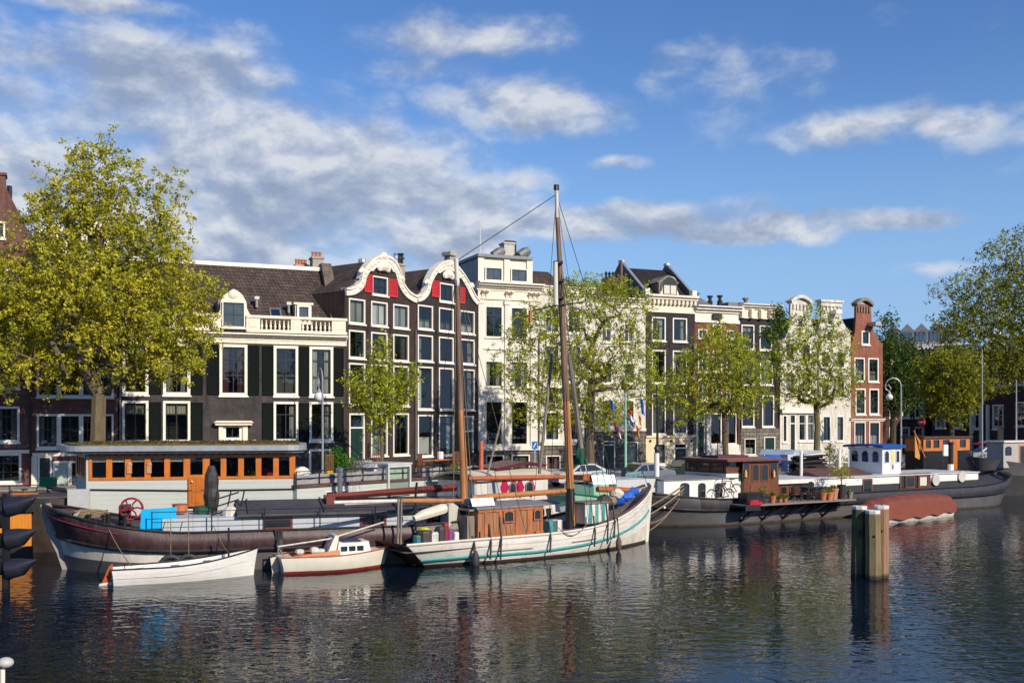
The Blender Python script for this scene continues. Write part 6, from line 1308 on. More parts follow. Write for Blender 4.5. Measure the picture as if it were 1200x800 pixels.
m1 = mast(A1, [.17, .155, .125, .10, .085], [MO, MB2, WORNW], [(0, 2), (2, 3), (3, 4)], 'mizzen_mast')
A2 = [(Sh.u(669, .1), .1, 1.0), (Sh.u(667, .1), .1, Sh.z(667, 540, .1)), (Sh.u(663.5, .1), .1, Sh.z(663, 470, .1)), (Sh.u(658, .1), .1, Sh.z(658, 355, .1)), (Sh.u(656, .1), .1, Sh.z(656, 305, .1)), (Sh.u(653, .1), .1, Sh.z(653, 255, .1)), (Sh.u(652, .1), .1, Sh.z(652, 221, .1))]
m2 = mast(A2, [.19, .17, .15, .135, .11, .09, .075], [MO, MB2, MB2, WORNW], [(0, 2), (2, 4), (4, 5), (5, 6)], 'main_mast')
b = MBd(); x = Sh.u(651.5, -.12); b.tube([(x, -.12, Sh.z(653, 358, 0)), (x - .03, -.12, Sh.z(653, 308, 0))], .10, 10); b.build('lower_mast_head', WORNW, m2)
for py in (309, 330, 350): b = MBd(); z = Sh.z(654, py, 0); x = Sh.u(655 if py > 309 else 654, 0); b.tube([(x, 0, z), (x, 0, z + .1)], .22, 10); b.build('mast_band', BLACKM, m2)
b = MBd(); x, z = Sh.uz(652, 220, .1); b.tube([(x, .1, z - .1), (x, .1, z + .12)], .12, 8); b.build('mast_cap', BLACKM, m2)
b = MBd(); z = 1.1; x = Sh.u(668, .1); b.tube([(x, .1, .8), (x, .1, Sh.z(668, 572, .1))], .2, 10); b.build('mast_sleeve', BLACKM, m2)
b = MBd(); x0, z0 = Sh.uz(636, 384, -.1); x1, z1 = Sh.uz(652, 355, -.1); b.tube([(Sh.u(623, -.1), -.1, Sh.z(623, 364, -.1)), (Sh.u(652, -.1), -.1, Sh.z(652, 358, -.1)), (Sh.u(684, -.1), -.1, Sh.z(684, 354, -.1))], .03, 5); b.build('crosstree', BLACKM, m2)
b = MBd(); x, z = Sh.uz(621.5, 372, -.1); b.tube([(x, -.1, z + .3), (x, -.1, z - .2)], .09, 6); b.build('block', TEAK, m2)
# standing rigging
def rig(name, a, c, r=.016, mat=BLACKM): b = MBd(); b.tube([a, c], r, 5); return b.build(name, mat, Sh.root)
T1 = A1[-1]; T2 = A2[-1]; e0 = se(-1, 0, 0, 0, 40); e1 = se(1, 0, 0, 0, 40)
T2 = (T2[0], T2[1], T2[2] - .25); rig('triatic_stay', T2, (T1[0], T1[1], T1[2] - .1), .018)
mid = lambda a, c, t: tuple(a[i] + (c[i] - a[i]) * t for i in range(3))
rig('forestay', T2, (Sh.L + .2, 0, ssheer(1)), .014)
for k in (23, 26): rig('shroud', T2 if k == 26 else (A2[4][0], .1, A2[4][2]), e0[k], .012); rig('shroud', (A2[4][0], .1, A2[4][2]) if k == 26 else T2, e1[k], .012)
for k in (24, 28, 30): rig('shroud', (A2[4][0], .1, A2[4][2] - .3), e0[k], .013)
for k in (5, 9, 12): rig('shroud', (T1[0], T1[1], T1[2] - .5), e0[k], .013); rig('shroud', (T1[0], T1[1], T1[2] - .5), e1[k], .012)
rig('halyard', (A2[4][0], .1, A2[4][2]), (Sh.u(672, -.2), -.2, 1.3), .014, ROPE); rig('halyard', (T1[0], T1[1], T1[2] - .3), (Sh.u(531, .1), .1, 1.3), .014, ROPE)
rig('halyard', (A1[3][0], .1, A1[3][2]), (Sh.u(556, -.5), -.5, 1.4), .014, ROPE)
for (p0, y0, p1, y1, r) in ((676, 548, 688, 470, .09), (660, 520, 668, 455, .07)):
    pass
# old spars standing behind in the rigging
b = MBd(); b.tube([(Sh.u(681, 1), 1, Sh.z(681, 525, 1)), (Sh.u(667, 1), 1, Sh.z(667, 415, 1))], .11, 8); b.build('upright_spar', GREYWOOD, Sh.root)
b = MBd(); b.tube([(Sh.u(570, 1), 1, Sh.z(570, 560, 1)), (Sh.u(588, 1), 1, Sh.z(588, 490, 1))], .045, 8); b.build('upright_spar', GREYWOOD, Sh.root)
b = MBd(); b.tube([(Sh.u(632, 1), 1, Sh.z(632, 555, 1)), (Sh.u(647, 1), 1, Sh.z(647, 415, 1))], .07, 8); b.build('upright_spar', GREYWOOD, Sh.root)
# booms
def boom(name, p0, y0, p1, y1, v0, v1, r, mat, r1=None): b = MBd(); b.tube([(Sh.u(p0, v0), v0, Sh.z(p0, y0, v0)), (Sh.u((p0+p1)/2, (v0+v1)/2), (v0+v1)/2, Sh.z((p0+p1)/2, (y0+y1)/2, (v0+v1)/2)), (Sh.u(p1, v1), v1, Sh.z(p1, y1, v1))], [r, r * 1.1, r1 or r], 10); return b.build(name, mat, Sh.root, True)
SPAR = M('red_varnished_spar', (.40,.11,.04), .35, .25, 3, .1, stretch=.5)
boom('boom', 549, 560.5, 661, 558.5, .9, .3, .10, SPAR); boom('boom', 553, 583, 663, 575, .3, .2, .11, M('orange_spar', (.42,.18,.06), .4, .25, 3, .1)); boom('bowsprit', 700, 573, 748, 574, .2, .1, .13, SPAR, .09)
boom('gaff', 470, 586.5, 541, 586, .2, .1, .09, M('orange_spar', (.42,.18,.06)), .06); boom('gaff_tip', 391, 588.5, 469, 586.5, .3, .2, .07, WORNW)
b = MBd(); b.box(Sh.u(678, .5), Sh.u(698, .5), .2, .9, Sh.z(688, 562, .5), Sh.z(688, 556, .5)); b.build('orange_chock', SPAR, Sh.root)
# boom gallows and stern clutter
for px in (466, 469.5): b = MBd(); v = -.2 if px < 468 else .1; b.tube([(Sh.u(px, v), v, .8), (Sh.u(px + 1, v), v, Sh.z(px, 584, v))], .045, 6); b.build('gallows_post', GREYWOOD, Sh.root)
# foredeck striped box and bulwark inside
b = MBd(); u0, u1 = Sh.u(676, 0), Sh.u(703, 0); zf0, zf1 = .9, Sh.z(690, 591, 0) + .55; n = 7
for k in range(n): b.box(u0 + (u1 - u0) * k / n, u0 + (u1 - u0) * (k + 1) / n, -.55, .5, 1.1, Sh.z(690, 590, -.5) , k % 2)
b.build('striped_skylight', [WORNW, TURQ], Sh.root)
b = MBd(); b.box(u0 - .08, u1 + .08, -.62, .55, Sh.z(690, 590, -.5) + .002, Sh.z(690, 590, -.5) + .06); b.build('skylight_lid', DK, Sh.root)
for k in range(6): b = MBd(); px = 640 + k * 2; 
for px in (645, 650, 672): b = MBd(); u = Sh.u(px, .3); b.box(u - .25, u + .25, .1, .5, .8, 1.25 + (px - 640) * .004); b.build('deck_box', TURQ if px != 650 else WORNW, Sh.root)
rr = random.Random(2)
for i, (px, py, col, lab) in enumerate([(726, 586, (.01,.08,.5), 'blue sail bag in the bow of the white ship'), (735, 581, (.02,.12,.55), 'second blue bag close to the stem of the white ship'), (716, 586, (.25,.2,.15), 'brown sack on the foredeck of the white ship'), (723, 578, (.6,.58,.5), 'cream folded sail on the foredeck of the white ship'), (741, 576, (.015,.1,.45), 'small blue bag highest in the bow of the white ship'), (708, 588, (.05,.04,.04), 'black box on the foredeck beside the turquoise-striped hatch')]):
    b = MBd(); b.ball((0, 0, 0), .36 if i != 5 else .42, 10, (1, .7, .6 if i != 5 else .8)); b.v = [(p[0] * (1 + rr.uniform(-.15, .15)), p[1] * (1 + rr.uniform(-.15, .15)), p[2] * (1 + rr.uniform(-.15, .15))) for p in b.v]
    v = .1 - .1 * (i % 2); o = prop('sail_bag', lab, 'bag', on(Sh, px, py, v), b, M('bag_%s' % ['blue', 'royal', 'brown', 'cream', 'navy', 'black'][i], col, .7, .2), Sh.ang, 'bags on the foredeck')
stern = [(489, 620, .18, .3, (.03,.16,.16), 'teal canister at the stern of the white ship'), (497, 622, .32, .42, (.06,.045,.04), 'dark lidded bin at the stern of the white ship'), (506, 624, .26, .36, (.55,.54,.5), 'white storage box at the stern of the white ship'), (516, 620, .2, .5, (.04,.04,.05), 'dark blue bag standing among the stern clutter of the white ship'), (522, 620, .13, .6, (.25,.02,.03), 'red upright sack among the stern clutter of the white ship'), (527, 622, .13, .4, (.18,.06,.22), 'small purple bag beside the red sack'), (534, 622, .13, .3, (.75,.75,.72), 'small white bucket by the foot of the smaller mast')]
for px, py, r, h, col, lab in stern:
    b = MBd(); b.lathe((0, 0, 0), [(r * .85, 0), (r, h * .1), (r, h * .8), (r * 1.05, h * .82), (r * .9, h), (r * .2, h * 1.05)], 8); v = -.5; b.v = [(q[0], q[1], q[2] * 1.3) for q in b.v]
    prop(lab.split()[1 if lab.split()[0] in ('teal', 'small', 'dark', 'white', 'red') else 0] if False else 'deck_container', lab, 'container', Sh.w(Sh.u(px, v), v, ssheer(.1) - .18), b, M('deck_col_%d' % px, col, .6, .2), 0, 'clutter on the ship stern')
b = MBd(); b.ball((0, 0, 0), .17, 10, (1.4, 1, .8)); prop('yellow_buoy', 'small yellow-green buoy on top of the stern clutter of the white ship', 'buoy', on(Sh, 497, 621, -.2), b, M('yellow_green', (.45,.5,.02), .5), 0)
b = MBd(); n = 10; b.v = []; R1 = .75
pts = [(R1 * math.sin(math.pi * k / n) * .95, R1 * (1 - math.cos(math.pi * k / n)) * .62) for k in range(n + 1)]
b.prism([(x, z) for x, z in [(0, 0), (.45, 0), (.62, .3), (.6, .7), (.45, 1.05), (.2, 1.2), (0, 1.15)]], -.3, .3)
prop('upturned_dinghy', 'small pale upended tender standing by the foot of the smaller mast', 'tender', on(Sh, 521, 624, .2), b, M('pale_canvas_boat', (.5,.48,.42), .7, .15), Sh.ang)
b = MBd(); b.tube([(-.9, 0, 0), (-.5, 0, .12), (.4, 0, .3), (.75, 0, .36)], [.12, .2, .22, .14], 8); prop('rolled_mattress', 'cream rolled bundle lying above the stern clutter of the white ship', 'bundle', on(Sh, 508, 606, .1), b, M('cream_cloth', (.66,.62,.52), .8, .1), Sh.ang)
b = MBd(); b.tube([(0, 0, 0), (0, 0, 1.5), (.05, 0, 1.9)], .05, 6); b.ball((0, 0, .9), .12, 6, (1, 1, 1.4)); prop('black_post', 'black winch post at the stern of the white ship', 'post', on(Sh, 487, 622, .2), b, BLACKM, 0)
# fenders and hanging ropes on the near side
def fender(px, yt, yb, r, label_m=RUBBER, t_=.0):
    v = -2.12; u, z = Sh.uz(px, yb, v); zt_ = Sh.z(px, yt, v); v2 = -(shb(u / Sh.L)) - .08 - r * .3; u = Sh.u(px, v2); z = Sh.z(px, yb, v2); zt_ = Sh.z(px, yt, v2)
    b = MBd(); b.lathe((u, v2, z), [(.02, 0), (r * .8, .1), (r, .3), (r * .9, (zt_ - z) * .7), (r * .35, zt_ - z)], 10); f = b.build('fender', label_m, Sh.root, True); b = MBd(); b.tube([(u, v2, zt_), (u, v2 + .08, ssheer(u / Sh.L) + .1)], .03, 6); b.build('rope', BLACKM, f)
fender(557, 645, 668, .17); fender(725, 628, 646, .13, M('brown_fender', (.12,.08,.06), .8))
for px, yt, yb in ((555, 628, 645), (575, 615, 655), (587, 605, 655), (645, 612, 647), (697, 604, 640), (712, 590, 637), (720, 590, 630)):
    v2 = -(shb(max(0.02, min(.97, Sh.u(px, -1.8) / Sh.L)))) - .04; b = MBd(); u = Sh.u(px, v2); b.tube([(u, v2 + .1, Sh.z(px, yt, v2)), (u, v2 - .03, Sh.z(px, (yt+yb)/2, v2)), (u - .02, v2, Sh.z(px, yb, v2))], .042, 6); b.build('hanging_strap', RUBBER, Sh.root)
b = MBd(); P = [Sh.u(651 + 41 * k / 8, -1.95) for k in range(9)]; b.tube([(P[k], -1.97, Sh.z(651 + 41 * k / 8, 615 - 8 * k / 8, -1.9) - .55 * math.sin(math.pi * k / 8)) for k in range(9)], .018, 5); b.build('loose_rope', ROPE, Sh.root)
tp = Sh.w(Sh.L + .1, 0, .9)
for i, (px, py, Y) in enumerate([(804, 570, 54.5), (802, 573, 54.3), (805, 566, 54.8), (800, 577, 54)]):
    e = world(px, py, Y); s0 = Sh.w(Sh.L + .1 - .02 * i, 0, [1.15, .85, 1.5, .4][i]); chain('mooring_rope', ['thick brown mooring rope from the ship bow to the grey barge, second from the top', 'brown mooring rope from the ship bow to the grey barge, third from the top', 'topmost mooring rope between the ship bow and the grey barge', 'lowest thin mooring rope from the ship stem down by the water'][i], 'rope', (s0, e), .045 if i in (0, 2) else .03, ROPE, [.12, .5, .05, .3][i])
s0 = Sh.w(.1, -1.2, .9); 

# ---------------- 5. white rowing dinghy
Dn = Fr(132, 34.9, 297, 37.1, 0, 'rowing_boat', 'small open white wooden rowing boat with a black rim and an orange rudder', 'rowing boat', 'boats moored along the quay')
ds = lambda t: .56 + .42 * max(0, (t - .3) / .7) ** 2; dh = lambda t: .68 * (1 - max(0, (t - .42) / .58) ** 2.2) ** .8 * (.72 + .28 * min(1, t / .35)) + .012
WB = M_planks('white_clinker', (.74,.73,.70), .13, 2, .4, .8, .25, (.45,.4,.33), .05)
dnh, de = V_hull(Dn.root, Dn.L, ds, dh, [WB], .2, lambda h, t: 1 - .42 * h ** 1.8 - .3 * max(0, (t - .6) / .4) * h, (.08, .16), n=26, m=8, trans={0: 0})
strake(Dn.root, de, BLKHULL, 0, 0, .028, 'rub_rail'); deck(Dn.root, de, M('grey_boat_interior', (.25,.26,.30), .6, .2), -.32, 'floorboards')
b = MBd()
for k in (.2, .45, .68): b = MBd(); u = Dn.L * k; w = dh(k) - .04; b.box(u - .12, u + .12, -w, w, ds(k) - .16, ds(k) - .12); b.build('thwart', M('grey_boat_interior', (.25,.26,.30)), Dn.root)
b = MBd(); b.prism([(-.02, -.1), (-.42, -.1), (-.12, .62), (.0, .72), (.0, -.1)][0:4] + [(.02, .2)], -.025, .025); b.build('rudder', M('orange_red_wood', (.42,.08,.02), .45, .2), Dn.root)
b = MBd(); b.prism([(-.03, -.1), (-.48, -.1), (-.42, .06), (-.03, .1)], -.03, .03); b.build('rudder_foot', WORNW, Dn.root)
for px in (268,): b = MBd(); u = Dn.u(px); b.tube([(u, 0, .4), (u, 0, 1.75)], .035, 6); b.build('bow_post', BLACKM, Dn.root)
chain('mooring_rope', 'thin rope from the stern of the rowing boat up to the dark barge', 'rope', (Dn.w(.6, -.1, .6), world(126, 617, 37)), .018, ROPE, .1); chain('mooring_rope', 'thin rope from the bow of the rowing boat to the dark barge', 'rope', (Dn.w(Dn.L * .82, 0, .8), world(250, 615, 38.5)), .015, ROPE, .1)

# ---------------- 6. small white sailboat
Sb = Fr(330, 37.7, 449, 39.3, 0, 'small_sailboat', 'small white cabin sailboat with orange coaming and red waterline by the ship stern', 'sailboat', 'boats moored along the quay')
bs = lambda t: .62 + .12 * max(0, (t - .3) / .7) ** 2; bh = lambda t: .98 * (1 - max(0, (t - .4) / .6) ** 2.2) ** .8 * (.68 + .32 * min(1, t / .4)) + .012
GEL = M('cream_gelcoat', (.74,.70,.61), .3, .06, 2, .05, dirt=.25, dirtcol=(.4,.34,.26)); REDB = M('red_antifouling', (.22,.03,.015), .6, .3)
sbh, sbe = V_hull(Sb.root, Sb.L, bs, bh, [GEL, REDB], .2, lambda h, t: 1.02 - .35 * h ** 2 - .3 * max(0, (t - .6) / .4) * h, (.18, .3), n=26, m=14, trans={0: 0}, bf=lambda h, t, p: 1 if p[2] < .12 else 0)
strake(Sb.root, sbe, TEAK, 0, 0, .025, 'rub_rail'); deck(Sb.root, sbe, GEL, -.03)
cabin(Sb.root, Sb.L * .50, Sb.L * .84, -.55, .55, .6, 1.0, GEL, 'cabin', .08, GEL, ov=.0, tt=.05)
for k in (.54, .62, .70): bwin(Sb.root, 'n', Sb.L * k, Sb.L * (k + .06), .72, .9, -.52, BLACKM, .02)
b = MBd(); b.add([(Sb.L * .08, -.62, .62), (Sb.L * .52, -.72, .62), (Sb.L * .52, -.68, .80), (Sb.L * .08, -.58, .66)], [(0, 1, 2, 3)]); b.add([(Sb.L * .08, .62, .62), (Sb.L * .52, .72, .62), (Sb.L * .52, .68, .80), (Sb.L * .08, .58, .66)], [(0, 1, 2, 3)])
b.build('coaming', M('bright_orange_wood', (.42,.13,.03), .4, .2), Sb.root).modifiers.new('s', 'SOLIDIFY').thickness = .03
b = MBd(); b.box(Sb.L * .1, Sb.L * .5, -.45, .45, .605, .66); b.build('cockpit_cover', M('wine_red_cover', (.17,.03,.03), .7, .25), Sb.root)
b = MBd(); b.box(Sb.L * .56, Sb.L * .74, -.5, .3, 1.052, 1.10); b.build('blue_hatch', M('navy_hatch', (.03,.05,.14), .5), Sb.root); b = MBd(); b.prism([(Sb.L*.42, .7), (Sb.L*.5, .72), (Sb.L*.53, 1.3), (Sb.L*.49, 1.3)], -.4, .4); b.build('windscreen', GEL, Sb.root)
for k, h in ((.16, .16), (.3, .2), (.36, .14)): b = MBd(); b.lathe((Sb.L * k, -.2, .66), [(.14, 0), (.18, h * .4), (.16, h), (.05, h * 1.2)], 8); b.build('deck_fender', WORNW, Sb.root)
b = MBd(); b.prism([(-.1, -.2), (-.32, -.2), (-.42, .55), (-.16, .6)], -.03, .03); b.build('rudder', M('cream_rudder', (.6,.5,.4), .5, .15), Sb.root)
b = MBd(); b.tube([(-.15, 0, .95), (Sb.L * .45, -.05, 1.15), (Sb.L * 1.0, -.1, 1.7)], .03, 6); b.build('lowered_mast', WORNW, Sb.root)
for s_ in (-1, 1): b = MBd(); b.tube([(.0, s_ * .5, .6), (-.15, 0, .98)], .025, 5); b.build('mast_crutch', ZINC, Sb.root)
for px in (404,): b = MBd(); b.tube([(Sb.u(384, -.2), -.2, .9), (Sb.u(395, -.2), -.2, 1.35)], .015, 5); b.build('tiller', TEAK, Sb.root)

# ---------------- 7. long grey barge at the right
Rb = Fr(737, 54.3, 1160, 70, 0, 'residential_barge', 'long grey-hulled barge with white deckhouses, a brown wheelhouse and a blue-roofed cabin', 'barge', 'boats moored along the quay')
def rsheer(t): return 1.38 + .65 * max(0, 1 - t / .18) ** 2 + .75 * max(0, (t - .82) / .18) ** 2
def rhb(t): e = min(1, t / .14); e2 = min(1, (1 - t) / .10); return 2.5 * (1 - (1 - e) ** 2.3) ** .6 * (1 - (1 - e2) ** 2.3) ** .55 + .03
def rband(h, t, p):
    if p[2] < .12: return 2
    if h < .40: return 1 if t > .2 else 0
    return 0
rh, re_ = V_hull(Rb.root, Rb.L, rsheer, rhb, [GREYHULL, M('blackish_bulwark', (.04,.037,.042), .4, .3, 1.5, .15, dirt=.5, dirtcol=(.1,.07,.06)), M('weed_line', (.05,.035,.02))], .4, lambda h, t: (1 + .04 * math.sin(min(1, h * 2.5) * math.pi)) * (1 - .5 * max(0, 1 - t / .15) * h - .5 * max(0, 1 - (1 - t) / .12) * h ** 1.4), (.8, .7), n=44, m=16, bf=rband)
deck(Rb.root, re_, DECKD, -.25); strake(Rb.root, re_, BLKHULL, 0, 0, .06, 'gunwale'); strake(Rb.root, re_, BLKHULL, .46, 0, .07, 'rub_rail', .03)
b = MBd(); b.prism([(-.75, rsheer(0) + .05), (-.6, rsheer(0) + .05), (.1, -.4), (-.1, -.4)], -.1, .1); b.build('stem', GREYHULL, Rb.root)
WS = M('bright_white_deckhouse', (.80,.78,.73), .45, .04, 2, .05, dirt=.2, dirtcol=(.5,.45,.38)); WSG = DECKW
vn = -1.7
zA = Rb.z(830, 561.5, vn); uA0, uA1 = Rb.u(778, vn), Rb.u(870, vn)
cabin(Rb.root, uA0, uA1 + .3, vn, 1.7, 1.0, zA, WS, 'fore_deckhouse', 0, ROOFG, ov=.06, tt=.05, crown=.1)
for a, c in ((797, 807.5), (818, 826.5), (838, 846)): bwin(Rb.root, 'n', Rb.u(a, vn), Rb.u(c, vn), Rb.z(a + 4, 582.5, vn), Rb.z(a + 4, 565.5, vn), vn - .002, M('dark_brown_frame', (.05,.025,.015), .5), .04, .14)
b = MBd(); b.box(uA0 - 2.6, uA0 - .02, -1.1, 1.3, 1.2, zA + .1); b.build('grey_forecabin', M('pale_grey_cabin', (.52,.53,.55), .5, .06), Rb.root)
# brown wheelhouse
u0, u1 = Rb.u(851, vn), Rb.u(868.5, vn); u2 = Rb.u(912.5, vn - .25); zt_ = Rb.z(890, 539, vn); 
cabin(Rb.root, u0, u1, vn, 1.7, zA + .02, Rb.z(860, 554.5, vn), WS, 'wheelhouse_base'); zb_ = Rb.z(860, 554, vn)
cabin(Rb.root, u0, u1, vn, 1.7, zb_, zt_, MAHOG, 'wheelhouse_front'); cabin(Rb.root, u1 + .002, u2, vn - .25, 1.7, 1.2, zt_, MAHOG, 'wheelhouse')
b = MBd(); b.box(u0 - .35, u2 + .3, vn - .5, 2.0, zt_ + .003, zt_ + .1); b.build('wheelhouse_roof', ROOFG, Rb.root); b = MBd(); b.box(u0 - .38, u2 + .33, vn - .53, vn - .501, zt_ - .02, zt_ + .11); b.box(u0 - .38, u0 - .351, vn - .5, 2.0, zt_ - .02, zt_ + .11); b.build('roof_trim', MAHOGF, Rb.root)
b = MBd(); b.box(u0 + .4, u1 + 1.6, -.6, .8, zt_ + .101, zt_ + .25); b.build('roof_hatch', M('maroon_hatch', (.12,.02,.03), .5), Rb.root)
bwin(Rb.root, 'n', Rb.u(853, vn), Rb.u(866.5, vn), Rb.z(860, 549.5, vn), Rb.z(860, 539.8, vn), vn - .002, MAHOGF, .07)
for v_ in (-1.5, -.4, .7): bwin(Rb.root, 'l', v_, v_ + .9, zt_ - .62, zt_ - .12, u0 - .002, MAHOGF, .06)
vw = vn - .252; WG = M_glass('wheelhouse_glass', (.5,.55,.6), 1.5, .05)
for a, c, yb in ((870, 877.5, 560), (881, 889, 563.5), (891.5, 900, 563.5), (902, 910.5, 559)):
    bwin(Rb.root, 'n', Rb.u(a, vw), Rb.u(c, vw), Rb.z(a + 4, yb, vw), Rb.z(a + 4, 541 if yb < 562 else 543, vw), vw, MAHOGF, .05, .12 if yb > 562 else 0)
b = MBd(); dd0, dd1 = Rb.u(879.3, vw), Rb.u(901, vw); b.box(dd0, dd1, vw - .03, vw - .002, 1.35, Rb.z(890, 566, vw)); b.build('double_door', MAHOGF, Rb.root)
for px in (873, 906): b = MBd(); u = Rb.u(px, vw - .06); b.lathe((u, vw - .12, Rb.z(px, 559, vw)), [(.02, 0), (.08, .02), (.075, .28), (.05, .33), (.05, .38), (.02, .42)], 8); b.build('deck_lantern', M('brass_lantern', (.6,.42,.15), .4, .1), Rb.root)
# brown low house and white long house
zw = Rb.z(940, 563, vn); u3 = Rb.u(952, vn); cabin(Rb.root, u2 + .002, u3, vn, 1.7, 1.0, zw - .12, MAHOG, 'brown_deckhouse', 0)
for a, c in ((914, 922), (925, 931), (936, 948)): bwin(Rb.root, 'n', Rb.u(a, vn), Rb.u(c, vn), 1.4, zw - .25, vn - .002, MAHOGF, .06)
u4 = Rb.u(1146, vn - .1); zW1 = Rb.z(1040, 557.5, vn); vb = vn - .12
b = MBd(); b.box(u3 - .0, u4, vb, 1.8, 1.75, zW1); b.box(u2 + .0, u3 - .002, vb - .1, 1.8, zw - .118, zW1); b.build('long_deckhouse', WS, Rb.root)
b = MBd(); b.box(u3, u4, vb + .02, 1.7, .9, 1.749); b.build('lower_side', M('charcoal_side', (.04,.04,.045), .5, .25), Rb.root)
b = MBd(); b.box(u2, u4 + .05, vb - .1, 1.9, zW1 + .002, zW1 + .06); b.build('deckhouse_roof', DECKW, Rb.root)
bwin(Rb.root, 'n', Rb.u(1010.5, vb), Rb.u(1022, vb), Rb.z(1016, 577, vb), Rb.z(1016, 560.5, vb), vb - .004, MAHOGF, .1)
bwin(Rb.root, 'n', Rb.u(1054, vb), Rb.u(1090, vb), Rb.z(1072, 574, vb), Rb.z(1072, 554, vb), vb - .004, MAHOG, .14); 
for a, c, cu in ((1060, 1071, 0), (1075, 1087, 1)): bwin(Rb.root, 'n', Rb.u(a, vb), Rb.u(c, vb), Rb.z(1072, 571, vb), Rb.z(1072, 557, vb), vb - .045, MAHOGF, .07, curtain=cu)
for px, py in ((1097, 562), (1127.5, 558)): b = MBd(); u, z = Rb.uz(px, py, vb - .1); b.tube([(u, vb - .02, z), (u, vb - .12, z)], .36, 20); b.build('round_fender', M('pale_disc', (.5,.5,.46), .6, .15), Rb.root)
zr = zW1 + .06
b = MBd(); a0, a1 = Rb.u(952, -.5), Rb.u(1027, -1.3); vmid = 1.2
b.prism([(-1.0, zr + .005), (.6, zr + .42), (1.6, zr + .02)], a0, Rb.u(1024, -1), axis='x'); b.build('skylight_roof', M('reddish_skylight_boards', (.13,.06,.045), .6, .35, 2, .2), Rb.root)
# blue roofed cabin
c0, c1 = Rb.u(1034, -.6), Rb.u(1055.5, -.6); vB0, vB1 = -.6, 2.1; zc0_, zc1_ = zr - .1, Rb.z(1045, 524.5, -.6)
cabin(Rb.root, c0, c1, vB0, vB1, zc0_, zc1_, M('painted_white_cabin', (.70,.72,.72), .4, .04), 'blue_roof_cabin', 0, M('royal_blue_roof', (.01,.08,.35), .4, .1), ov=.22, tt=.14, topname='blue_roof', crown=.1)
CW = M('white_cabin_frame', (.62,.65,.66), .4)
for a in (vB0 + .2, vB0 + 1.0, vB0 + 1.8): bwin(Rb.root, 'l', a, a + .62, zc0_ + .75, zc1_ - .15, c0 - .002, CW, .06, .2)
bwin(Rb.root, 'n', c0 + .15, c0 + .62, zc0_ + .75, zc1_ - .15, vB0 - .002, CW, .05, .2); bwin(Rb.root, 'n', c1 - .5, c1 - .12, zc0_ + .75, zc1_ - .15, vB0 - .002, CW, .05, .1)
b = MBd(); b.box(c0 + .78, c1 - .62, vB0 - .03, vB0 - .002, zc0_ + .1, zc1_ - .1); dr_ = b.build('door', CW, Rb.root); b = MBd(); b.box(c0 + .84, c1 - .68, vB0 - .04, vB0 - .031, zc0_ + .8, zc1_ - .2); b.build('yellow_pane', M('yellow_glass', (.75,.58,.12), .3), dr_)
b = MBd(); b.box(c0 + .88, c1 - .75, vB0 - .07, vB0 - .003, zc0_ + .35, zc0_ + .65); b.build('red_box', M('fire_red', (.5,.01,.01), .4), dr_)
b = MBd(); b.tube([(0, 0, -1.2), (0, 0, .95), (0, 0, 1.0), (0, 0, 2.1)], [.17, .17, .05, .05], 12) if False else b.lathe((0, 0, 0), [(.22, 0), (.22, 1.25), (.14, 1.26), (.14, 1.45), (.03, 1.46), (.03, 4.1)], 14)
# funnel white + black
f0 = Rb.w(Rb.u(769.5, -.3), -.3, Rb.z(769.5, 558, -.3)); rt = empty('funnel', f0, 0, 'tall white funnel with a black collar and thin black pole on the grey barge', 'funnel')
b = MBd(); b.lathe((0, 0, 0), [(.14, 0), (.14, 1.25)], 14); b.build('pipe', WS, rt, True); b = MBd(); b.lathe((0, 0, 1.25), [(.11, 0), (.11, .2), (.16, .21), (.13, .34)], 12); b.build('collar', BLACKM, rt); b = MBd(); b.tube([(0, 0, 1.5), (0, 0, 4.9)], .03, 6); b.build('pole', BLACKM, rt)
for px, yt, yb, r, lab, m_ in ((939, 530, 559, .09, 'white pole standing on the barge deck right of the brown wheelhouse', WS), (983.5, 529, 548, .1, 'white pole left of the blue-roofed cabin', WS), (1114, 520, 548, .17, 'short dark mast stump with a white foot on the barge roof', BLKHULL)):
    v = .3; x = Rb.w(Rb.u(px, v), v, zr); h = Rb.z(px, yt, v) - zr; rt = empty('deck_pole', x, 0, lab, 'pole'); b = MBd(); b.lathe((0, 0, 0), [(r, 0), (r, h), (r * 1.35, h + .01), (r * 1.35, h + .1), (.02, h + .14)], 10); b.build('pipe', m_, rt)
    if px > 1100: b = MBd(); b.lathe((0, 0, 0), [(r * 1.15, 0), (r * 1.15, .4)], 10); b.build('foot', WS, rt); b = MBd(); b.box(-.5, -.2, -.1, .1, .95, 1.7); b.build('white_box', WS, rt)
# terrace platform with struts
ta, tb_ = Rb.u(871, -3.6), Rb.u(1001, -3.6); zt3 = Rb.z(930, 588.5, -3.7)
ter = MBd(); ter.box(ta, tb_, -3.75, -2.35, zt3 - .08, zt3); pt = ter.build('terrace_platform', GREYWOOD, Rb.root)
b = MBd(); b.box(ta, Rb.u(890, -3.7), -3.78, -3.752, zt3 - .3, zt3 + .02); b.build('platform_fascia', BLACKM, pt)
k = 0; u = ta + .8
while u < tb_ - .3:
    b = MBd(); b.tube([(u, -3.65, zt3 - .1), (u, -2.5, zt3 - 1.0)], .05, 5); b.tube([(u, -2.52, zt3 - .1), (u, -2.52, zt3 - 1.05)], .04, 5); b.tube([(u + .9, -3.65, zt3 - .1), (u, -3.2, zt3 - .7)], .03, 4); b.build('strut', BLACKM, pt); u += 1.55
def tloc(px, v=-3.3): return Rb.w(Rb.u(px, v), v, zt3)
TG = M_leaf('grass_green', (.10,.16,.02), (.16,.22,.03), (.22,.26,.05))
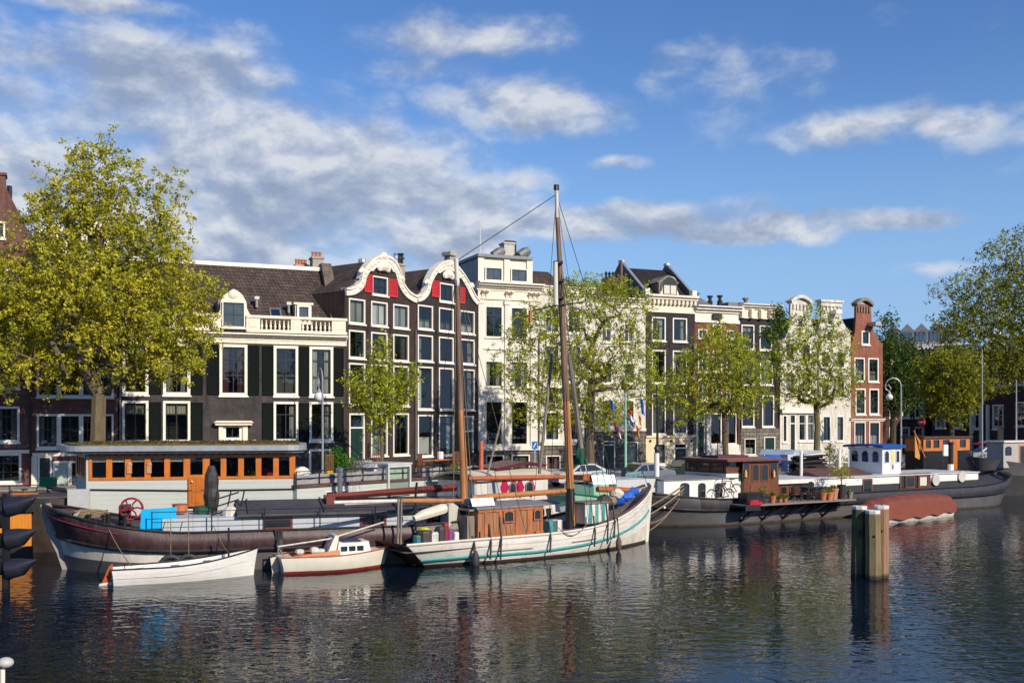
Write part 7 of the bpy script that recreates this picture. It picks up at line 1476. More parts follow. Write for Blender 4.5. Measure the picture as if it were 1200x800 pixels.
for i, (px, r, h, fo, lf, mt, lab, fl) in enumerate([(892, .3, .5, .45, TG, M('black_pot', (.03,.03,.035), .5), 'large black pot with bright grass on the barge terrace', None), (905, .2, .38, .25, TG, POT, 'terracotta pot with low green plant right of the black pot', None), (914, .13, .22, .2, TG, POT, 'small terracotta pot, third along the terrace from the left', None), (920, .14, .24, .2, TG, POT, 'small terracotta pot just before the terrace chairs', None), (964, .24, .42, .16, LEAF_GREEN, POT, 'plain terracotta pot, left of three beside the small tree', None), (972, .23, .42, .16, LEAF_GREEN, M('pale_terracotta', (.5,.2,.09), .8), 'paler terracotta pot in the middle of three beside the small tree', None), (977, .26, .6, .22, LEAF_GREEN, M('pink_terracotta', (.5,.22,.15), .8), 'taller terracotta pot with red flowers beside the small tree', M_leaf('red_flowers', (.6,.02,.02), (.7,.03,.02), (.7,.06,.03))), (996, .17, .38, .12, LEAF_GREEN, GREYWOOD, 'small wooden tub at the right end of the barge terrace', None)]):
    pot_plant(lab, tloc(px, -3.35 + (.15 if i == 6 else 0)), r, h, fo, lf, mt, 160, 70 + i, .05, fl, 'pots on the barge terrace')
rt = empty('potted_tree', tloc(986, -3.2), 0, 'small round-headed tree in a black pot at the right end of the barge terrace', 'potted tree'); b = MBd(); b.lathe((0, 0, 0), [(.2, 0), (.24, .75), (.26, .8)], 12); b.build('pot', M('black_pot', (.03,.03,.035)), rt)
b = MBd(); b.tube([(0, 0, .7), (.03, 0, 1.4)], .03, 6); b.build('trunk', BARKD, rt); rng = np.random.default_rng(5); c = rng.normal(size=(420, 3)) * (.3, .3, .2) + (0, 0, 1.45); leaf_mesh('crown', c, .055, LEAF_YEL, rt, rng)
chair('black metal garden chair with a pale mesh back on the barge terrace', tloc(955, -3.1), Rb.ang + .4, BLACKM, 1.0); chair('black metal garden chair in the shade by the brown deckhouse', tloc(943, -2.9), Rb.ang + 2.6, BLACKM, .9); tab('small black garden table on the barge terrace', tloc(948, -3.1), Rb.ang, .9, .6, BLACKM)
chair('black metal garden chair leftmost beside the terrace table', tloc(934, -3.0), Rb.ang - .8, BLACKM, .9)
b = MBd(); b.box(-.6, .6, -.35, .35, 0, .5); b.prism([(-.62, .5), (.62, .5), (.5, .6), (-.5, .6)], -.37, .37); prop('black_chest', 'black storage chest at the left end of the barge terrace', 'chest', tloc(880, -3.2), b, BLKHULL, Rb.ang); b = MBd(); b.box(-.45, .45, -.15, .15, 0, .14); b.ball((0, 0, .16), .2, 8, (1.8, .7, .5)); prop('red_bag', 'red bag lying on the terrace in front of the black chest', 'bag', tloc(884, -3.65), b, M('red_fabric', (.4,.01,.03)), Rb.ang)
xb = Rb.w(Rb.u(853, -2.2), -2.2, 0); bz = Rb.z(853, 584.5, -2.2); bc = bicycle('old brown bicycle standing on the side deck in front of the white deckhouse', 853, xb[1], Rb.ang, bz, M('bike_frame_brown', (.12,.05,.04), .4)); bc.location.x = xb[0]; bc.scale = (1.13, 1.13, 1.13)
# things behind on the barge: rubber boat, shed, stacked timber
b = MBd(); b.tube([(-1.9, 0, .1), (-1.3, -.1, .35), (0, -.1, .5), (1.4, 0, .55), (2.0, 0, .3)], [.15, .34, .38, .34, .15], 10); 
prop('blue_covered_boat', 'small boat under a bright blue cover behind the brown wheelhouse', 'covered boat', world(897, 549, 66), b, M('blue_cover', (.02,.10,.48), .6, .12), Rb.ang)
Sd = Fr(942, 68, 962, 70, 0, 'white_shed', 'small white shed with a pale blue sloping roof behind the timber pile', 'shed'); z0, z1 = Sd.z(952, 548), Sd.z(952, 530)
b = MBd(); b.box(0, Sd.L, 0, 2.2, z0 - .8, z1); b.build('wall', WS, Sd.root); b = MBd(); b.prism([(-1.9, z1 - .1), (Sd.L + .1, z1 + .02), (Sd.L + .1, z1 + .1), (-1.4, z1 + .25)], -.1, 2.3); b.build('roof', M('bluish_roof', (.35,.42,.5), .5), Sd.root); b = MBd(); b.box(.3, Sd.L - .3, -.03, -.002, z0 + .1, z1 - .3); b.build('window', DARKGL, Sd.root)
b = MBd(); rr = random.Random(8)
for k in range(34): y = rr.uniform(-.5, .5); z = rr.uniform(0, .9); x = rr.uniform(-.35, .35); b.tube([(x - 1.2, y, z), (x + 1.2, y + rr.uniform(-.1, .1), z + rr.uniform(-.1, .1))], .06, 5)
prop('timber_pile', 'pile of dark timber in front of the white shed', 'timber', world(948, 550, 66.3), b, M('dark_timber', (.03,.025,.022), .8, .3), Rb.ang)
b = MBd(); b.box(-.6, .6, -.3, .3, 0, 1.1); prop('meter_cabinet', 'pale grey cabinet beside the blue covered boat', 'cabinet', world(927, 552, 66.5), b, M('pale_grey_cabin', (.52,.53,.55)), Rb.ang)
b = MBd()
for x in (-.35, .35): b.tube([(x, 0, 0), (x, 0, 1.5)], .04, 5); b.tube([(x, .5, 0), (x, .5, 1.5)], .04, 5)
for z in (.3, .7, 1.1, 1.5): b.box(-.38, .38, 0, .5, z, z + .03)
prop('white_rack', 'white open shelf rack left of the blue-roofed cabin', 'rack', Rb.w(Rb.u(990, .8), .8, zr), b, WHITE, Rb.ang)

# ---------------- 8. tarpaulin covered boat
Tb = Fr(1012, 55.5, 1108, 60.5, 0, 'covered_boat', 'small boat under a rust-red tarpaulin moored beside the long grey barge', 'covered boat', 'boats moored along the quay')
ts = lambda t: .55 + .1 * t; th = lambda t: .95 * (1 - abs(2 * t - .9) ** 3.2 * .9) ** .8 if abs(2 * t - .9) < 1.03 else .3
th = lambda t: 1.0 * (.55 + .45 * math.sin(math.pi * min(1, .12 + t * .85))) * (1 - max(0, 1 - t / .12) ** 2 * .75)
_, te = V_hull(Tb.root, Tb.L, ts, th, [WORNW], .2, lambda h, t: 1 - .3 * h * h, (.1, .05), n=20, m=6, trans={0: 0, 1: 0})
strake(Tb.root, te, REDB, .5, 0, .03, 'waterline_stripe')
TARP = M('rust_red_tarp', (.19,.05,.032), .8, .12, 1.2, .5)
b = MBd(); n = 22; m = 8; rows = []
for i in range(n + 1):
    t = i / n; w = th(t) + .06; ht = .42 + .42 * math.sin(math.pi * min(1, max(0, t * .9 + .08))) ** .7 - (.25 if i in (0, n) else 0)
    x = -.12 + (Tb.L + .22) * t; r_ = []
    for j in range(m + 1):
        a = math.pi * j / m; yy = -w * math.cos(a); zz = ts(t) + (ht + .04 * math.sin(i * 1.9)) * math.sin(a) ** .8 if 0 < j < m else ts(t) - .38 - .06 * math.sin(i * 1.3)
        r_.append(len(b.v)); b.v.append((x, yy, zz))
    low = len(b.v); rows.append(r_)
for i in range(n):
    for j in range(m): b.f.append((rows[i][j], rows[i + 1][j], rows[i + 1][j + 1], rows[i][j + 1])); b.m.append(0)
b.f += [tuple(rows[0]), tuple(reversed(rows[n]))]; b.m += [0, 0]; b.build('tarpaulin', TARP, Tb.root)

# ---------------- 9. timber dolphin
Pl = empty('mooring_dolphin', world(1021, 677, 36.4)[:2] + (0,), 0, 'cluster of three tall mossy timber piles with white-painted tops standing in the water', 'mooring piles')
def pile_mat(name, c1, c2, moss):
    m, t_, o = nt(name); L_ = t_.links; b_ = N(t_, 'ShaderNodeBsdfPrincipled'); b_.inputs['Roughness'].default_value = .85; tc_ = N(t_, 'ShaderNodeTexCoord')
    mp = N(t_, 'ShaderNodeMapping'); mp.inputs['Scale'].default_value = (6, 6, .5); L_.new(tc_.outputs['Object'], mp.inputs[0]); n_ = N(t_, 'ShaderNodeTexNoise', Scale=2.0, Detail=8.0, Roughness=.7); L_.new(mp.outputs[0], n_.inputs[0])
    r_ = ramp(t_, [(.3, c1), (.7, c2)]); L_.new(n_.outputs['Fac'], r_.inputs[0]); n2 = N(t_, 'ShaderNodeTexNoise', Scale=1.6, Detail=6.0); L_.new(tc_.outputs['Object'], n2.inputs[0]); r2 = ramp(t_, [(.45, (0,) * 3), (.6, (moss,) * 3)]); L_.new(n2.outputs['Fac'], r2.inputs[0])
    mx_ = N(t_, 'ShaderNodeMixRGB'); L_.new(r2.outputs[0], mx_.inputs[0]); L_.new(r_.outputs[0], mx_.inputs[1]); mx_.inputs[2].default_value = (.12, .13, .035, 1)
    s_ = N(t_, 'ShaderNodeSeparateXYZ'); L_.new(tc_.outputs['Object'], s_.inputs[0]); r3 = ramp(t_, [(.0, (.12,) * 3), (.10, (.25,) * 3), (.2, (1,) * 3)]); L_.new(s_.outputs[2], r3.inputs[0]); m3 = N(t_, 'ShaderNodeMixRGB', blend_type='MULTIPLY'); m3.inputs[0].default_value = 1; L_.new(mx_.outputs[0], m3.inputs[1]); L_.new(r3.outputs[0], m3.inputs[2])
    L_.new(m3.outputs[0], b_.inputs[0]); bp = N(t_, 'ShaderNodeBump', Strength=.8, Distance=.03); L_.new(n_.outputs['Fac'], bp.inputs['Height']); L_.new(bp.outputs[0], b_.inputs['Normal']); L_.new(b_.outputs[0], o.inputs[0]); return m
for i, (dx, dy, h, lab, c1, c2, moss) in enumerate([(-.40, .12, 2.48, 'dark mossy left pile', (.04,.033,.022), (.10,.085,.05), .8), (-.02, -.28, 2.36, 'green-tinged middle pile', (.12,.09,.05), (.28,.21,.115), .5), (.36, .08, 2.5, 'bare reddish right pile', (.20,.11,.07), (.40,.22,.14), .1)]):
    b = MBd(); n = 8; prof = [(.29, -.6), (.29, .3), (.28, 1.2), (.275, h - .1), (.26, h - .05)]; b.lathe((dx, dy, 0), prof, n); rr = random.Random(i); k = rr.uniform(-.05, .05)
    b.v = [(p[0] + k * p[2] * .3, p[1], p[2]) for p in b.v]; o = b.build('pile', pile_mat('pile_timber_%d' % i, c1, c2, moss), Pl); o['label'] = lab
    c = MBd(); c.lathe((dx + k * h * .3, dy, h - .05), [(.265, 0), (.27, .1), (.25, .115)], n); c.build('white_top', M('flaking_white', (.72,.70,.67), .8, .15, 8, .4), o)
    if i != 1: c = MBd(); c.lathe((dx + .04, dy, h + .06), [(.03, 0), (.02, .09)], 6); c.build('spike', BLACKM, o)
    for zz in (h - .82, ): c = MBd(); c.ball((dx - .05, dy - .27, zz), .045, 8); c.build('bolt', BLACKM, o)

# ---------------- 10. orange and black wheelhouse boat and the boat at the right edge
Ob = Fr(1080, 84, 1135, 87, 0, 'tug_boat', 'small black tug with an orange varnished wheelhouse behind the white barge deck', 'tug boat')
ot = lambda t: 1.3 + .5 * max(0, 1 - t / .3) ** 2 + .3 * max(0, (t - .7) / .3) ** 2; V_hull(Ob.root, Ob.L, ot, lambda t: 1.7 * math.sin(math.pi * min(.92, .06 + t * .9)) ** .5, [BLKHULL], .4, lambda h, t: 1 - .3 * h, (.4, .3), n=18, m=6, trans={1: 0})
z0, z1, zm = Ob.z(1100, 545), Ob.z(1100, 513), Ob.z(1100, 528)
cabin(Ob.root, .1, Ob.L - .1, -.1, 1.7, z0 - .5, zm, BLKHULL, 'black_casing'); b = MBd(); b.box(.05, Ob.L - .05, -.12, 2.25, zm + .002, z1); 
R4 = lambda a, c, e, g: [(a, e), (c, e), (c, g), (a, g)]
wb = MBd(); wins = [(Ob.u(a), Ob.u(c)) for a, c in ((1083, 1089), (1092, 1099), (1103, 1111), (1123, 1130))]
wb.prism([(.05, zm + .002), (Ob.L - .05, zm + .002), (Ob.L - .05, z1), (.05, z1)], -.15, -.05, holes=[R4(a, c, zm + .25, z1 - .15) for a, c in wins]); wh = wb.build('wheelhouse', VARNH, Ob.root)
for a, c in wins: b = MBd(); b.box(a - .02, c + .02, -.08, -.07, zm + .2, z1 - .1); b.build('pane', DARKGL, wh)
b = MBd(); b.box(.05, Ob.L - .05, 1.6, 1.7, zm, z1); b.box(.05, .15, -.04, 1.6, zm + .002, z1); b.build('side_walls', VARNH, Ob.root); b = MBd(); b.box(-.15, Ob.L + .1, -.35, 1.9, z1 + .002, z1 + .12); b.build('roof', M('brown_roof', (.09,.05,.03), .6), Ob.root)
b = MBd(); b.box(Ob.u(1114), Ob.u(1119.5), -.2, -.152, z0 - .4, z1 - .2); b.build('door', VARN, Ob.root)
b = MBd(); b.add([(0, 0, 0), (.55, 0, -.6), (.5, .05, -2.1), (.05, .05, -1.9)], [(0, 1, 2, 3)]); o = prop('orange_flag', 'limp orange and yellow flag hanging at the left end of the orange wheelhouse', 'flag', world(1072, 508, 83), b, M('orange_flag_cloth', (.6,.28,.08), .8, .2), .3); o.modifiers.new('s', 'SOLIDIFY').thickness = .02
b = MBd(); b.tube([(0, 0, 0), (-.9, 0, 2.2)], .05, 6); prop('flag_staff', 'slanting orange staff in front of the black tug casing', 'staff', world(1084, 536, 83), b, VARNH)
b = MBd(); b.ball((0, 0, .55), .62, 12, (1.5, .8, .95)); b.ball((.95, 0, .45), .35, 8); prop('covered_motorcycle', 'motorcycle under a dark blue-grey cover on the quay beside the red brick house', 'covered motorcycle', (world(1044, 520, 95)[0], 95, ZS), b, M('blue_grey_cover', (.06,.07,.10), .6, .2, 3, .4))
Eb = Fr(1150, 76, 1330, 88, 0, 'moored_ship', 'dark steel ship with a white cabin running out of the frame at the right', 'ship'); es = lambda t: 2.2 + .7 * max(0, 1 - t / .25) ** 2
V_hull(Eb.root, Eb.L, es, lambda t: 2.6 * (1 - (1 - min(1, t / .25)) ** 2.2) ** .6 + .03, [M('dark_steel', (.05,.05,.053), .5, .25, 1.2, .2, dirt=.5, dirtcol=(.11,.08,.06)), M('upper_steel', (.11,.11,.115), .5, .2, 1.5, .2, dirt=.3)], .4, lambda h, t: 1 - .55 * max(0, 1 - t / .3) * h ** .9, (1.2, .1), n=30, m=12, trans={1: 0}, bf=lambda h, t, p: 1 if h < .33 else 0)
b = MBd(); b.box(2, Eb.L, -1.9, 1.9, 1.8, es(.3) - .02); b.build('deck', DECKD, Eb.root)
va = -1.6; z0, z1 = es(.5) - .1, Eb.z(1185, 518, va); cabin(Eb.root, Eb.u(1176, va), Eb.u(1260, va), va, -.3, z0, z1, M('pinkish_white_cabin', (.42,.38,.37), .5, .06), 'cabin', 0, WHITE, ov=.15, tt=.1)
bwin(Eb.root, 'n', Eb.u(1178, va), Eb.u(1185, va), z1 - .95, z1 - .3, va - .002, BLKHULL, .06, .15); bwin(Eb.root, 'n', Eb.u(1194, va), Eb.u(1206, va), z0 + .1, z1 - .2, va - .002, VARNH, .12)
b = MBd(); b.prism([(Eb.u(1155, 0), z1 - .25), (Eb.u(1171, 0), z1 - .05), (Eb.u(1171, 0), z1 + .03), (Eb.u(1155, 0), z1 - .15)], -1.2, 1.2); b.build('pink_awning', M('pink_awning', (.4,.03,.12), .7), Eb.root)
for px, Y, yt, r, lab in ((1151, 75.5, 410, .06, 'tall thin silvery mast at the bow of the dark ship on the right'), (1191, 78, 445, .07, 'grey thin mast at the right frame edge above the white cabin')):
    x, y, z = world(px, 520, Y); b = MBd(); h = (HY - yt) / F * Y + CZ - 2.2; b.tube([(0, 0, 0), (0, 0, h)], [r, r * .6], 8); prop('thin_mast', lab, 'mast', (x, Y, 2.2), b, ZINC)
b = MBd(); b.box(-.15, .15, -.15, .15, 0, 3.0); b.box(-.2, .2, -.2, .2, 3.0, 3.1); prop('black_bitt', 'black square post in front of the white cabin of the dark ship', 'post', world(1172.5, 548, 76), b, BLKHULL)

# ---------------- 11. boats seen behind the white ship
Mb = Fr(556, 49.5, 642, 53.5, 0, 'painted_houseboat', 'small white houseboat with red diamonds round its windows, half hidden behind the white ship', 'houseboat')
z0, z1 = .3, Mb.z(600, 561); cabin(Mb.root, 0, Mb.L, 0, 2.6, z0, z1, M('off_white_boards', (.62,.60,.57), .6, .08, 2, .1, dirt=.3), 'cabin', 0, M('cream_roof_boards', (.60,.52,.38), .7, .15), ov=.25, tt=.1, crown=.35)
b = MBd(); b.box(-.4, Mb.L + .6, -.4, 3, -.3, z0); b.build('pontoon', BLKHULL, Mb.root)
RDM = M('raspberry_red', (.40,.01,.06), .5, .08)
for px in (591, 601.5, 609, 622): 
    b = MBd(); u, z = Mb.uz(px, 571); w = .42; b.prism([(u - w * .8, z), (u, z - .55), (u + w * .8, z), (u, z + .55)], -.03, -.003); b.build('red_diamond', RDM, Mb.root)
for a, c in ((596, 604), (615, 624)): bwin(Mb.root, 'n', Mb.u(a), Mb.u(c), Mb.z(600, 578), Mb.z(600, 565), -.035, M('grey_frame', (.2,.2,.2), .6), .05, .2)
b = MBd(); b.box(Mb.u(571), Mb.u(586), -.03, -.003, z1 - 1.3, z1 - .05); b.build('grey_door', M('grey_door_paint', (.42,.43,.42), .6), Mb.root)
b = MBd(); b.prism([(0, 0), (2.3, .25), (3.8, .1), (3.9, .22), (2.3, .42), (0, .14)], 0, 1.8); o = b.build('maroon_canoe', M('maroon_gloss', (.10,.012,.02), .3, .1)); o.location = Mb.w(Mb.u(592), .6, z1 + .4); o.rotation_euler = (0, 0, Mb.ang); tag(o, 'maroon upturned canoe lying on the cream roof of the painted houseboat', 'canoe')
b = MBd(); b.tube([(0, 0, -1), (0, 0, 1.0)], .11, 8); prop('orange_post', 'orange-painted post behind the rigging left of the painted houseboat', 'post', world(564, 540, 52), b, M('orange_red_paint', (.5,.12,.05), .6))
Gb = Fr(664, 51, 734, 56.5, 0, 'green_boat', 'pale green sailing boat with teal stern rails behind the foredeck of the white ship', 'boat')
gs = lambda t: 1.6 + .5 * max(0, (t - .4) / .6) ** 2 + .4 * max(0, 1 - t / .3); GRN = M('mint_green_paint', (.28,.50,.36), .5, .1, 2, .1, dirt=.3)
_, ge = V_hull(Gb.root, Gb.L, gs, lambda t: 1.5 * math.sin(math.pi * (.08 + t * .8)) ** .5, [GRN], .4, lambda h, t: 1 - .3 * h, (.5, .4), n=18, m=6, trans={0: 0, 1: 0}); strake(Gb.root, ge, M('dark_teal_rail', (.01,.18,.12), .5), 0, 0, .06, 'gunwale'); deck(Gb.root, ge, DECKD, -.15)
cabin(Gb.root, 1.2, Gb.L * .62, -.9, .9, 1.5, 2.35, M('mint_green_paint', (.28,.50,.36)), 'cabin', .05, WORNW, ov=.08, tt=.06, crown=.15)
for s_ in (0, 1): 
    for k in range(5): b = MBd(); u = Gb.L * .66 + k * .55; v = -1.1 + s_ * 2.0; b.tube([(u, v, 1.7), (u, v, 2.75)], .03, 5); b.build('stanchion', M('teal_rail', (.10,.42,.40), .5), Gb.root)
    b = MBd(); b.tube([(Gb.L * .66, v, 2.75), (Gb.L * .66 + 2.2, v, 2.75)], .035, 5); b.build('teal_rail', M('teal_rail', (.10,.42,.40)), Gb.root)
for px, lab in ((716, 'dark navy deck chair on the stern of the pale green boat, left of the pair'), (727, 'dark navy deck chair on the stern of the pale green boat, nearer the green mast')):
    c_ = chair(lab, Gb.w(Gb.u(px, .1), .1, 1.85), .4 + px * .1, M('navy_mesh', (.015,.02,.05), .6), 1.15)
mr = empty('flag_mast', Gb.w(Gb.u(733, 0), 0, 1.4), Gb.ang, 'mint green flag mast with a crossbar behind the bow of the white ship', 'flag mast'); hm = Gb.z(733, 460) - 1.4
b = MBd(); b.tube([(0, 0, 0), (0, 0, hm)], [.09, .06], 8); b.build('pole', M('mint_green_paint', (.28,.50,.36)), mr); b = MBd(); b.tube([(-1.4, 0, hm - .25), (1.4, 0, hm + .05)], .025, 6); b.build('crossbar', ZINC, mr)
for i, (px, yt, yb, cols_, lab) in enumerate([(715.5, 467, 479, [(.01,.12,.5), (.02,.14,.5)], 'small blue flag at the left of the green flag mast'), (751, 466, 484, [(.01,.12,.5), (.02,.18,.6)], 'longer blue flag at the right end of the crossbar'), (737, 478, 498, [(.6,.02,.02), (.75,.75,.75), (.02,.05,.3)], 'red, white and blue striped flag beside the green mast'), (720, 493, 503, [(.5,.01,.03), (.02,.03,.2)], 'small red and navy pennant low on the left line'), (724, 499, 511, [(.6,.05,.05), (.8,.8,.7)], 'small red and cream pennant below the navy one'), (749, 485, 497, [(.6,.03,.05), (.7,.6,.1)], 'red and yellow pennant under the longer blue flag'), (746, 497, 510, [(.55,.1,.02), (.6,.25,.02)], 'orange pennant lowest on the right line')]):
    Y = Gb.w(Gb.u(733), 0, 0)[1] + .1; h = (yb - yt) / F * Y; b = MBd(); n = len(cols_); ms = [M('flag_%d_%d' % (i, k), c, .8, .05) for k, c in enumerate(cols_)]
    for k in range(n):
        za, zb2 = -h * k / n, -h * (k + 1) / n; vs = []
        for q in range(5): x = .13 * q / 4 * (1.3 if i < 3 else 1); y = .05 * math.sin(q * 1.8 + k); vs += [(x + .05 * k, y, za - q * .04), (x + .05 * (k + 1), y, zb2 - q * .04)]
        b.add(vs, [(2*q, 2*q+2, 2*q+3, 2*q+1) for q in range(4)], k)
    o = b.build('flag', ms); o.location = world(px - 1, yt, Y); tag(o, lab, 'flag', 'flags on the green mast'); o.modifiers.new('s', 'SOLIDIFY').thickness = .015
pr = empty('folded_parasol', world(680.5, 548, 60), 0, 'folded dark green parasol standing left of the large tree trunk', 'parasol')
b = MBd(); b.lathe((0, 0, .2), [(.42, 0), (.34, .5), (.24, 1.2), (.1, 1.75), (.02, 1.85)], 12); b.v = [(p[0] * (1 + .18 * math.sin(i * 2.4)), p[1] * (1 + .18 * math.sin(i * 2.4)), p[2]) for i, p in enumerate(b.v)]; b.build('canopy', M('parasol_green', (.01,.09,.05), .8, .2), pr); b = MBd(); b.tube([(0, 0, -1.5), (0, 0, .25)], .03, 6); b.build('pole', WHITE, pr)
# deck boats filling the gap behind the ship
Wb = Fr(600, 45.5, 668, 49.5, 0, 'grey_motor_boat', 'low bluish-grey boat moored between the painted houseboat and the white ship', 'boat'); V_hull(Wb.root, Wb.L, lambda t: 1.1 + .3 * t * t, lambda t: 1.3 * math.sin(math.pi * (.1 + t * .85)) ** .5, [M('bluegrey_hull', (.16,.19,.24), .5, .2)], .4, lambda h, t: 1 - .3 * h, (.4, .4), n=18, m=6, trans={0: 0, 1: 0}); cabin(Wb.root, 1.0, Wb.L - 2, -.8, .8, 1.0, 1.75, WORNW, 'cabin', .1, ROOFG, ov=.05, tt=.05, crown=.1)
for px in (622, 632, 640): bwin(Wb.root, 'n', Wb.u(px, -.75), Wb.u(px + 5, -.75), 1.3, 1.6, -.76, BLKHULL, .04)

# ---------------- 12. left edge: black conical steel fenders, orange boarded hull
Fx = empty('fender_frame', world(7, 690, 34.2)[:2] + (0,), 0, 'black steel post in the water with three pointed cones at the left edge', 'mooring frame'); k = 34.2 / F
b = MBd(); b.box(-.09, .09, -.1, .1, -.5, CZ + (HY - 578) * k); b.build('post', BLKHULL, Fx)
for py in (590, 628, 663): 
    z = CZ + (HY - py) * k; b = MBd(); b.tube([(.09, 0, z - .10), (.5, 0, z - .02), (1.02, 0, z + .22)], [.34, .30, .02], 20) if True else 0; b.build('steel_cone', M('blue_black_steel', (.022,.023,.035), .28, .2, 1.5, .05, spec=.6), Fx, True)
for py in (584, 600, 612, 640, 652): b = MBd(); z = CZ + (HY - py) * k; b.box(-1.2, -.09, -.05, .05, z - .05, z + .05); b.build('side_bar', BLKHULL, Fx)
for py in (610, 633, 665): b = MBd(); z = CZ + (HY - py) * k; b.tube([(-.6, .02, z), (-.09, .02, z)], .25, 10); b.build('side_drum', BLKHULL, Fx)
Or = Fr(-40, 41, 37, 42, 0, 'boarded_boat', 'black boat end with a bright orange boarded panel behind the pointed steel cones', 'boat')
b = MBd(); b.box(0, Or.L, 0, 3, .45, Or.z(20, 600)); b.build('panel', M_planks('bright_orange_boards', (.60,.22,.02), .12, 0, .4, .7, .2, (.3,.1,.02), .15), Or.root); b = MBd(); b.box(-.2, Or.L + .05, -.1, 3.2, -.4, .45); b.build('float', BLKHULL, Or.root); b = MBd(); b.box(-.2, Or.L + .15, -.15, 3.3, Or.z(20, 600) + .002, Or.z(20, 590)); b.build('cap', BLKHULL, Or.root)
b = MBd(); b.box(0, Or.L + .02, -.06, -.003, Or.z(20, 645), Or.z(20, 641)); b.build('batten', BLKHULL, Or.root)
Db = Fr(30, 44, 96, 45, 0, 'dark_hull', 'dark rust-brown boat hull lying between the left quay wall and the barge bow', 'boat'); ddh = lambda t: 1.6 * math.sin(math.pi * (.12 + .76 * t)) ** .5
V_hull(Db.root, Db.L, lambda t: 2.3, ddh, [M('rusty_dark_hull', (.045,.035,.033), .7, .4, 3, .3, dirt=.6)], .3, lambda h, t: 1 - .45 * h * h, (.3, .5), n=16, m=8, trans={0: 0, 1: 0}); b = MBd(); b.box(.2, Db.L - .2, -1.0, 1.0, 2.28, 2.35); b.build('deck', DECKD, Db.root)
b = MBd(); b.tube([(-1.5, 0, 0), (1.6, 0, .05)], .06, 6); prop('orange_plank', 'long orange wooden pole lying on the dark hull below the bicycles', 'plank', world(54, 579, 46), b, VARNH)
wp = empty('white_post', world(3, 815, 20.9), 0, 'white post with a pale ball on top in the bottom left corner', 'post'); b = MBd(); b.tube([(0, 0, -1.2), (0, 0, .55)], .05, 8); b.build('pole', WHITE, wp); b = MBd(); b.ball((.06, 0, .68), .15, 14, (1.1, 1, .75)); b.build('ball', M('grey_white_ball', (.5,.5,.47), .4), wp, True)
SKY_SAT = 1.25; SKY_STR = .14; CLOUD_STR = .95; EXPO = 0.0
# ================================================================== SKY, LIGHT, CAMERA
SUN_EL = 29.0; SUN_DIR = Vector((.66, -.75, 0)).normalized()          # towards the sun, horizontally
el = R(SUN_EL); sd = Vector((SUN_DIR.x * math.cos(el), SUN_DIR.y * math.cos(el), math.sin(el)))
sun = bpy.data.lights.new('sun', 'SUN'); sun.energy = 4.9; sun.angle = R(.53); sun.color = (1, .88, .70)
so = bpy.data.objects.new('sun', sun); COL.objects.link(so); so.rotation_euler = (-sd).to_track_quat('-Z', 'Y').to_euler()
wd = bpy.data.worlds.new('World'); scene.world = wd; wd.use_nodes = True; t = wd.node_tree; t.nodes.clear(); L = t.links
out = N(t, 'ShaderNodeOutputWorld'); sky = N(t, 'ShaderNodeTexSky', sky_type='NISHITA'); sky.sun_disc = False; sky.sun_elevation = el
sky.sun_rotation = math.atan2(sd.x, sd.y); sky.air_density = 1.0; sky.dust_density = .2; sky.ozone_density = 2.5; sky.altitude = 0
hs_ = N(t, 'ShaderNodeHueSaturation', Saturation=SKY_SAT, Value=1.0, Hue=.512); L.new(sky.outputs[0], hs_.inputs['Color'])
tc0 = N(t, 'ShaderNodeTexCoord'); sz = N(t, 'ShaderNodeSeparateXYZ'); L.new(tc0.outputs['Generated'], sz.inputs[0])
hz = N(t, 'ShaderNodeMapRange'); hz.interpolation_type = 'SMOOTHSTEP'; hz.inputs[1].default_value = .34; hz.inputs[2].default_value = .0; L.new(sz.outputs[2], hz.inputs[0]); hzm = N(t, 'ShaderNodeMath', operation='MULTIPLY'); L.new(hz.outputs[0], hzm.inputs[0]); hzm.inputs[1].default_value = .88
hmx = N(t, 'ShaderNodeMixRGB'); L.new(hzm.outputs[0], hmx.inputs[0]); L.new(hs_.outputs[0], hmx.inputs[1]); hmx.inputs[2].default_value = (.26 / SKY_STR, .46 / SKY_STR, .80 / SKY_STR, 1)   # pale blue air low down
bgs = N(t, 'ShaderNodeBackground', Strength=SKY_STR); L.new(hmx.outputs[0], bgs.inputs[0])
tc = N(t, 'ShaderNodeTexCoord')
def vm(op, a, b=None):
    n = N(t, 'ShaderNodeVectorMath', operation=op)
    for i, q in enumerate((a, b)):
        if q is None: continue
        if isinstance(q, (tuple, list, Vector)): n.inputs[i].default_value = tuple(q)
        else: L.new(q, n.inputs[i])
    return n
def mth(op, a, b=None, c=None, clamp=False):
    n = N(t, 'ShaderNodeMath', operation=op); n.use_clamp = clamp
    for i, q in enumerate((a, b, c)):
        if q is None: continue
        if isinstance(q, (int, float)): n.inputs[i].default_value = q
        else: L.new(q, n.inputs[i])
    return n.outputs[0]
D_ = tc.outputs['Generated']
warpn = N(t, 'ShaderNodeTexNoise', Scale=5.0, Detail=4.0, Roughness=.6); L.new(D_, warpn.inputs['Vector'])
wv = vm('SUBTRACT', warpn.outputs['Color'], (.5, .5, .5)); wv2 = vm('MULTIPLY', wv.outputs[0], (.14, .14, .07)); Dw = vm('ADD', D_, wv2.outputs[0]).outputs[0]
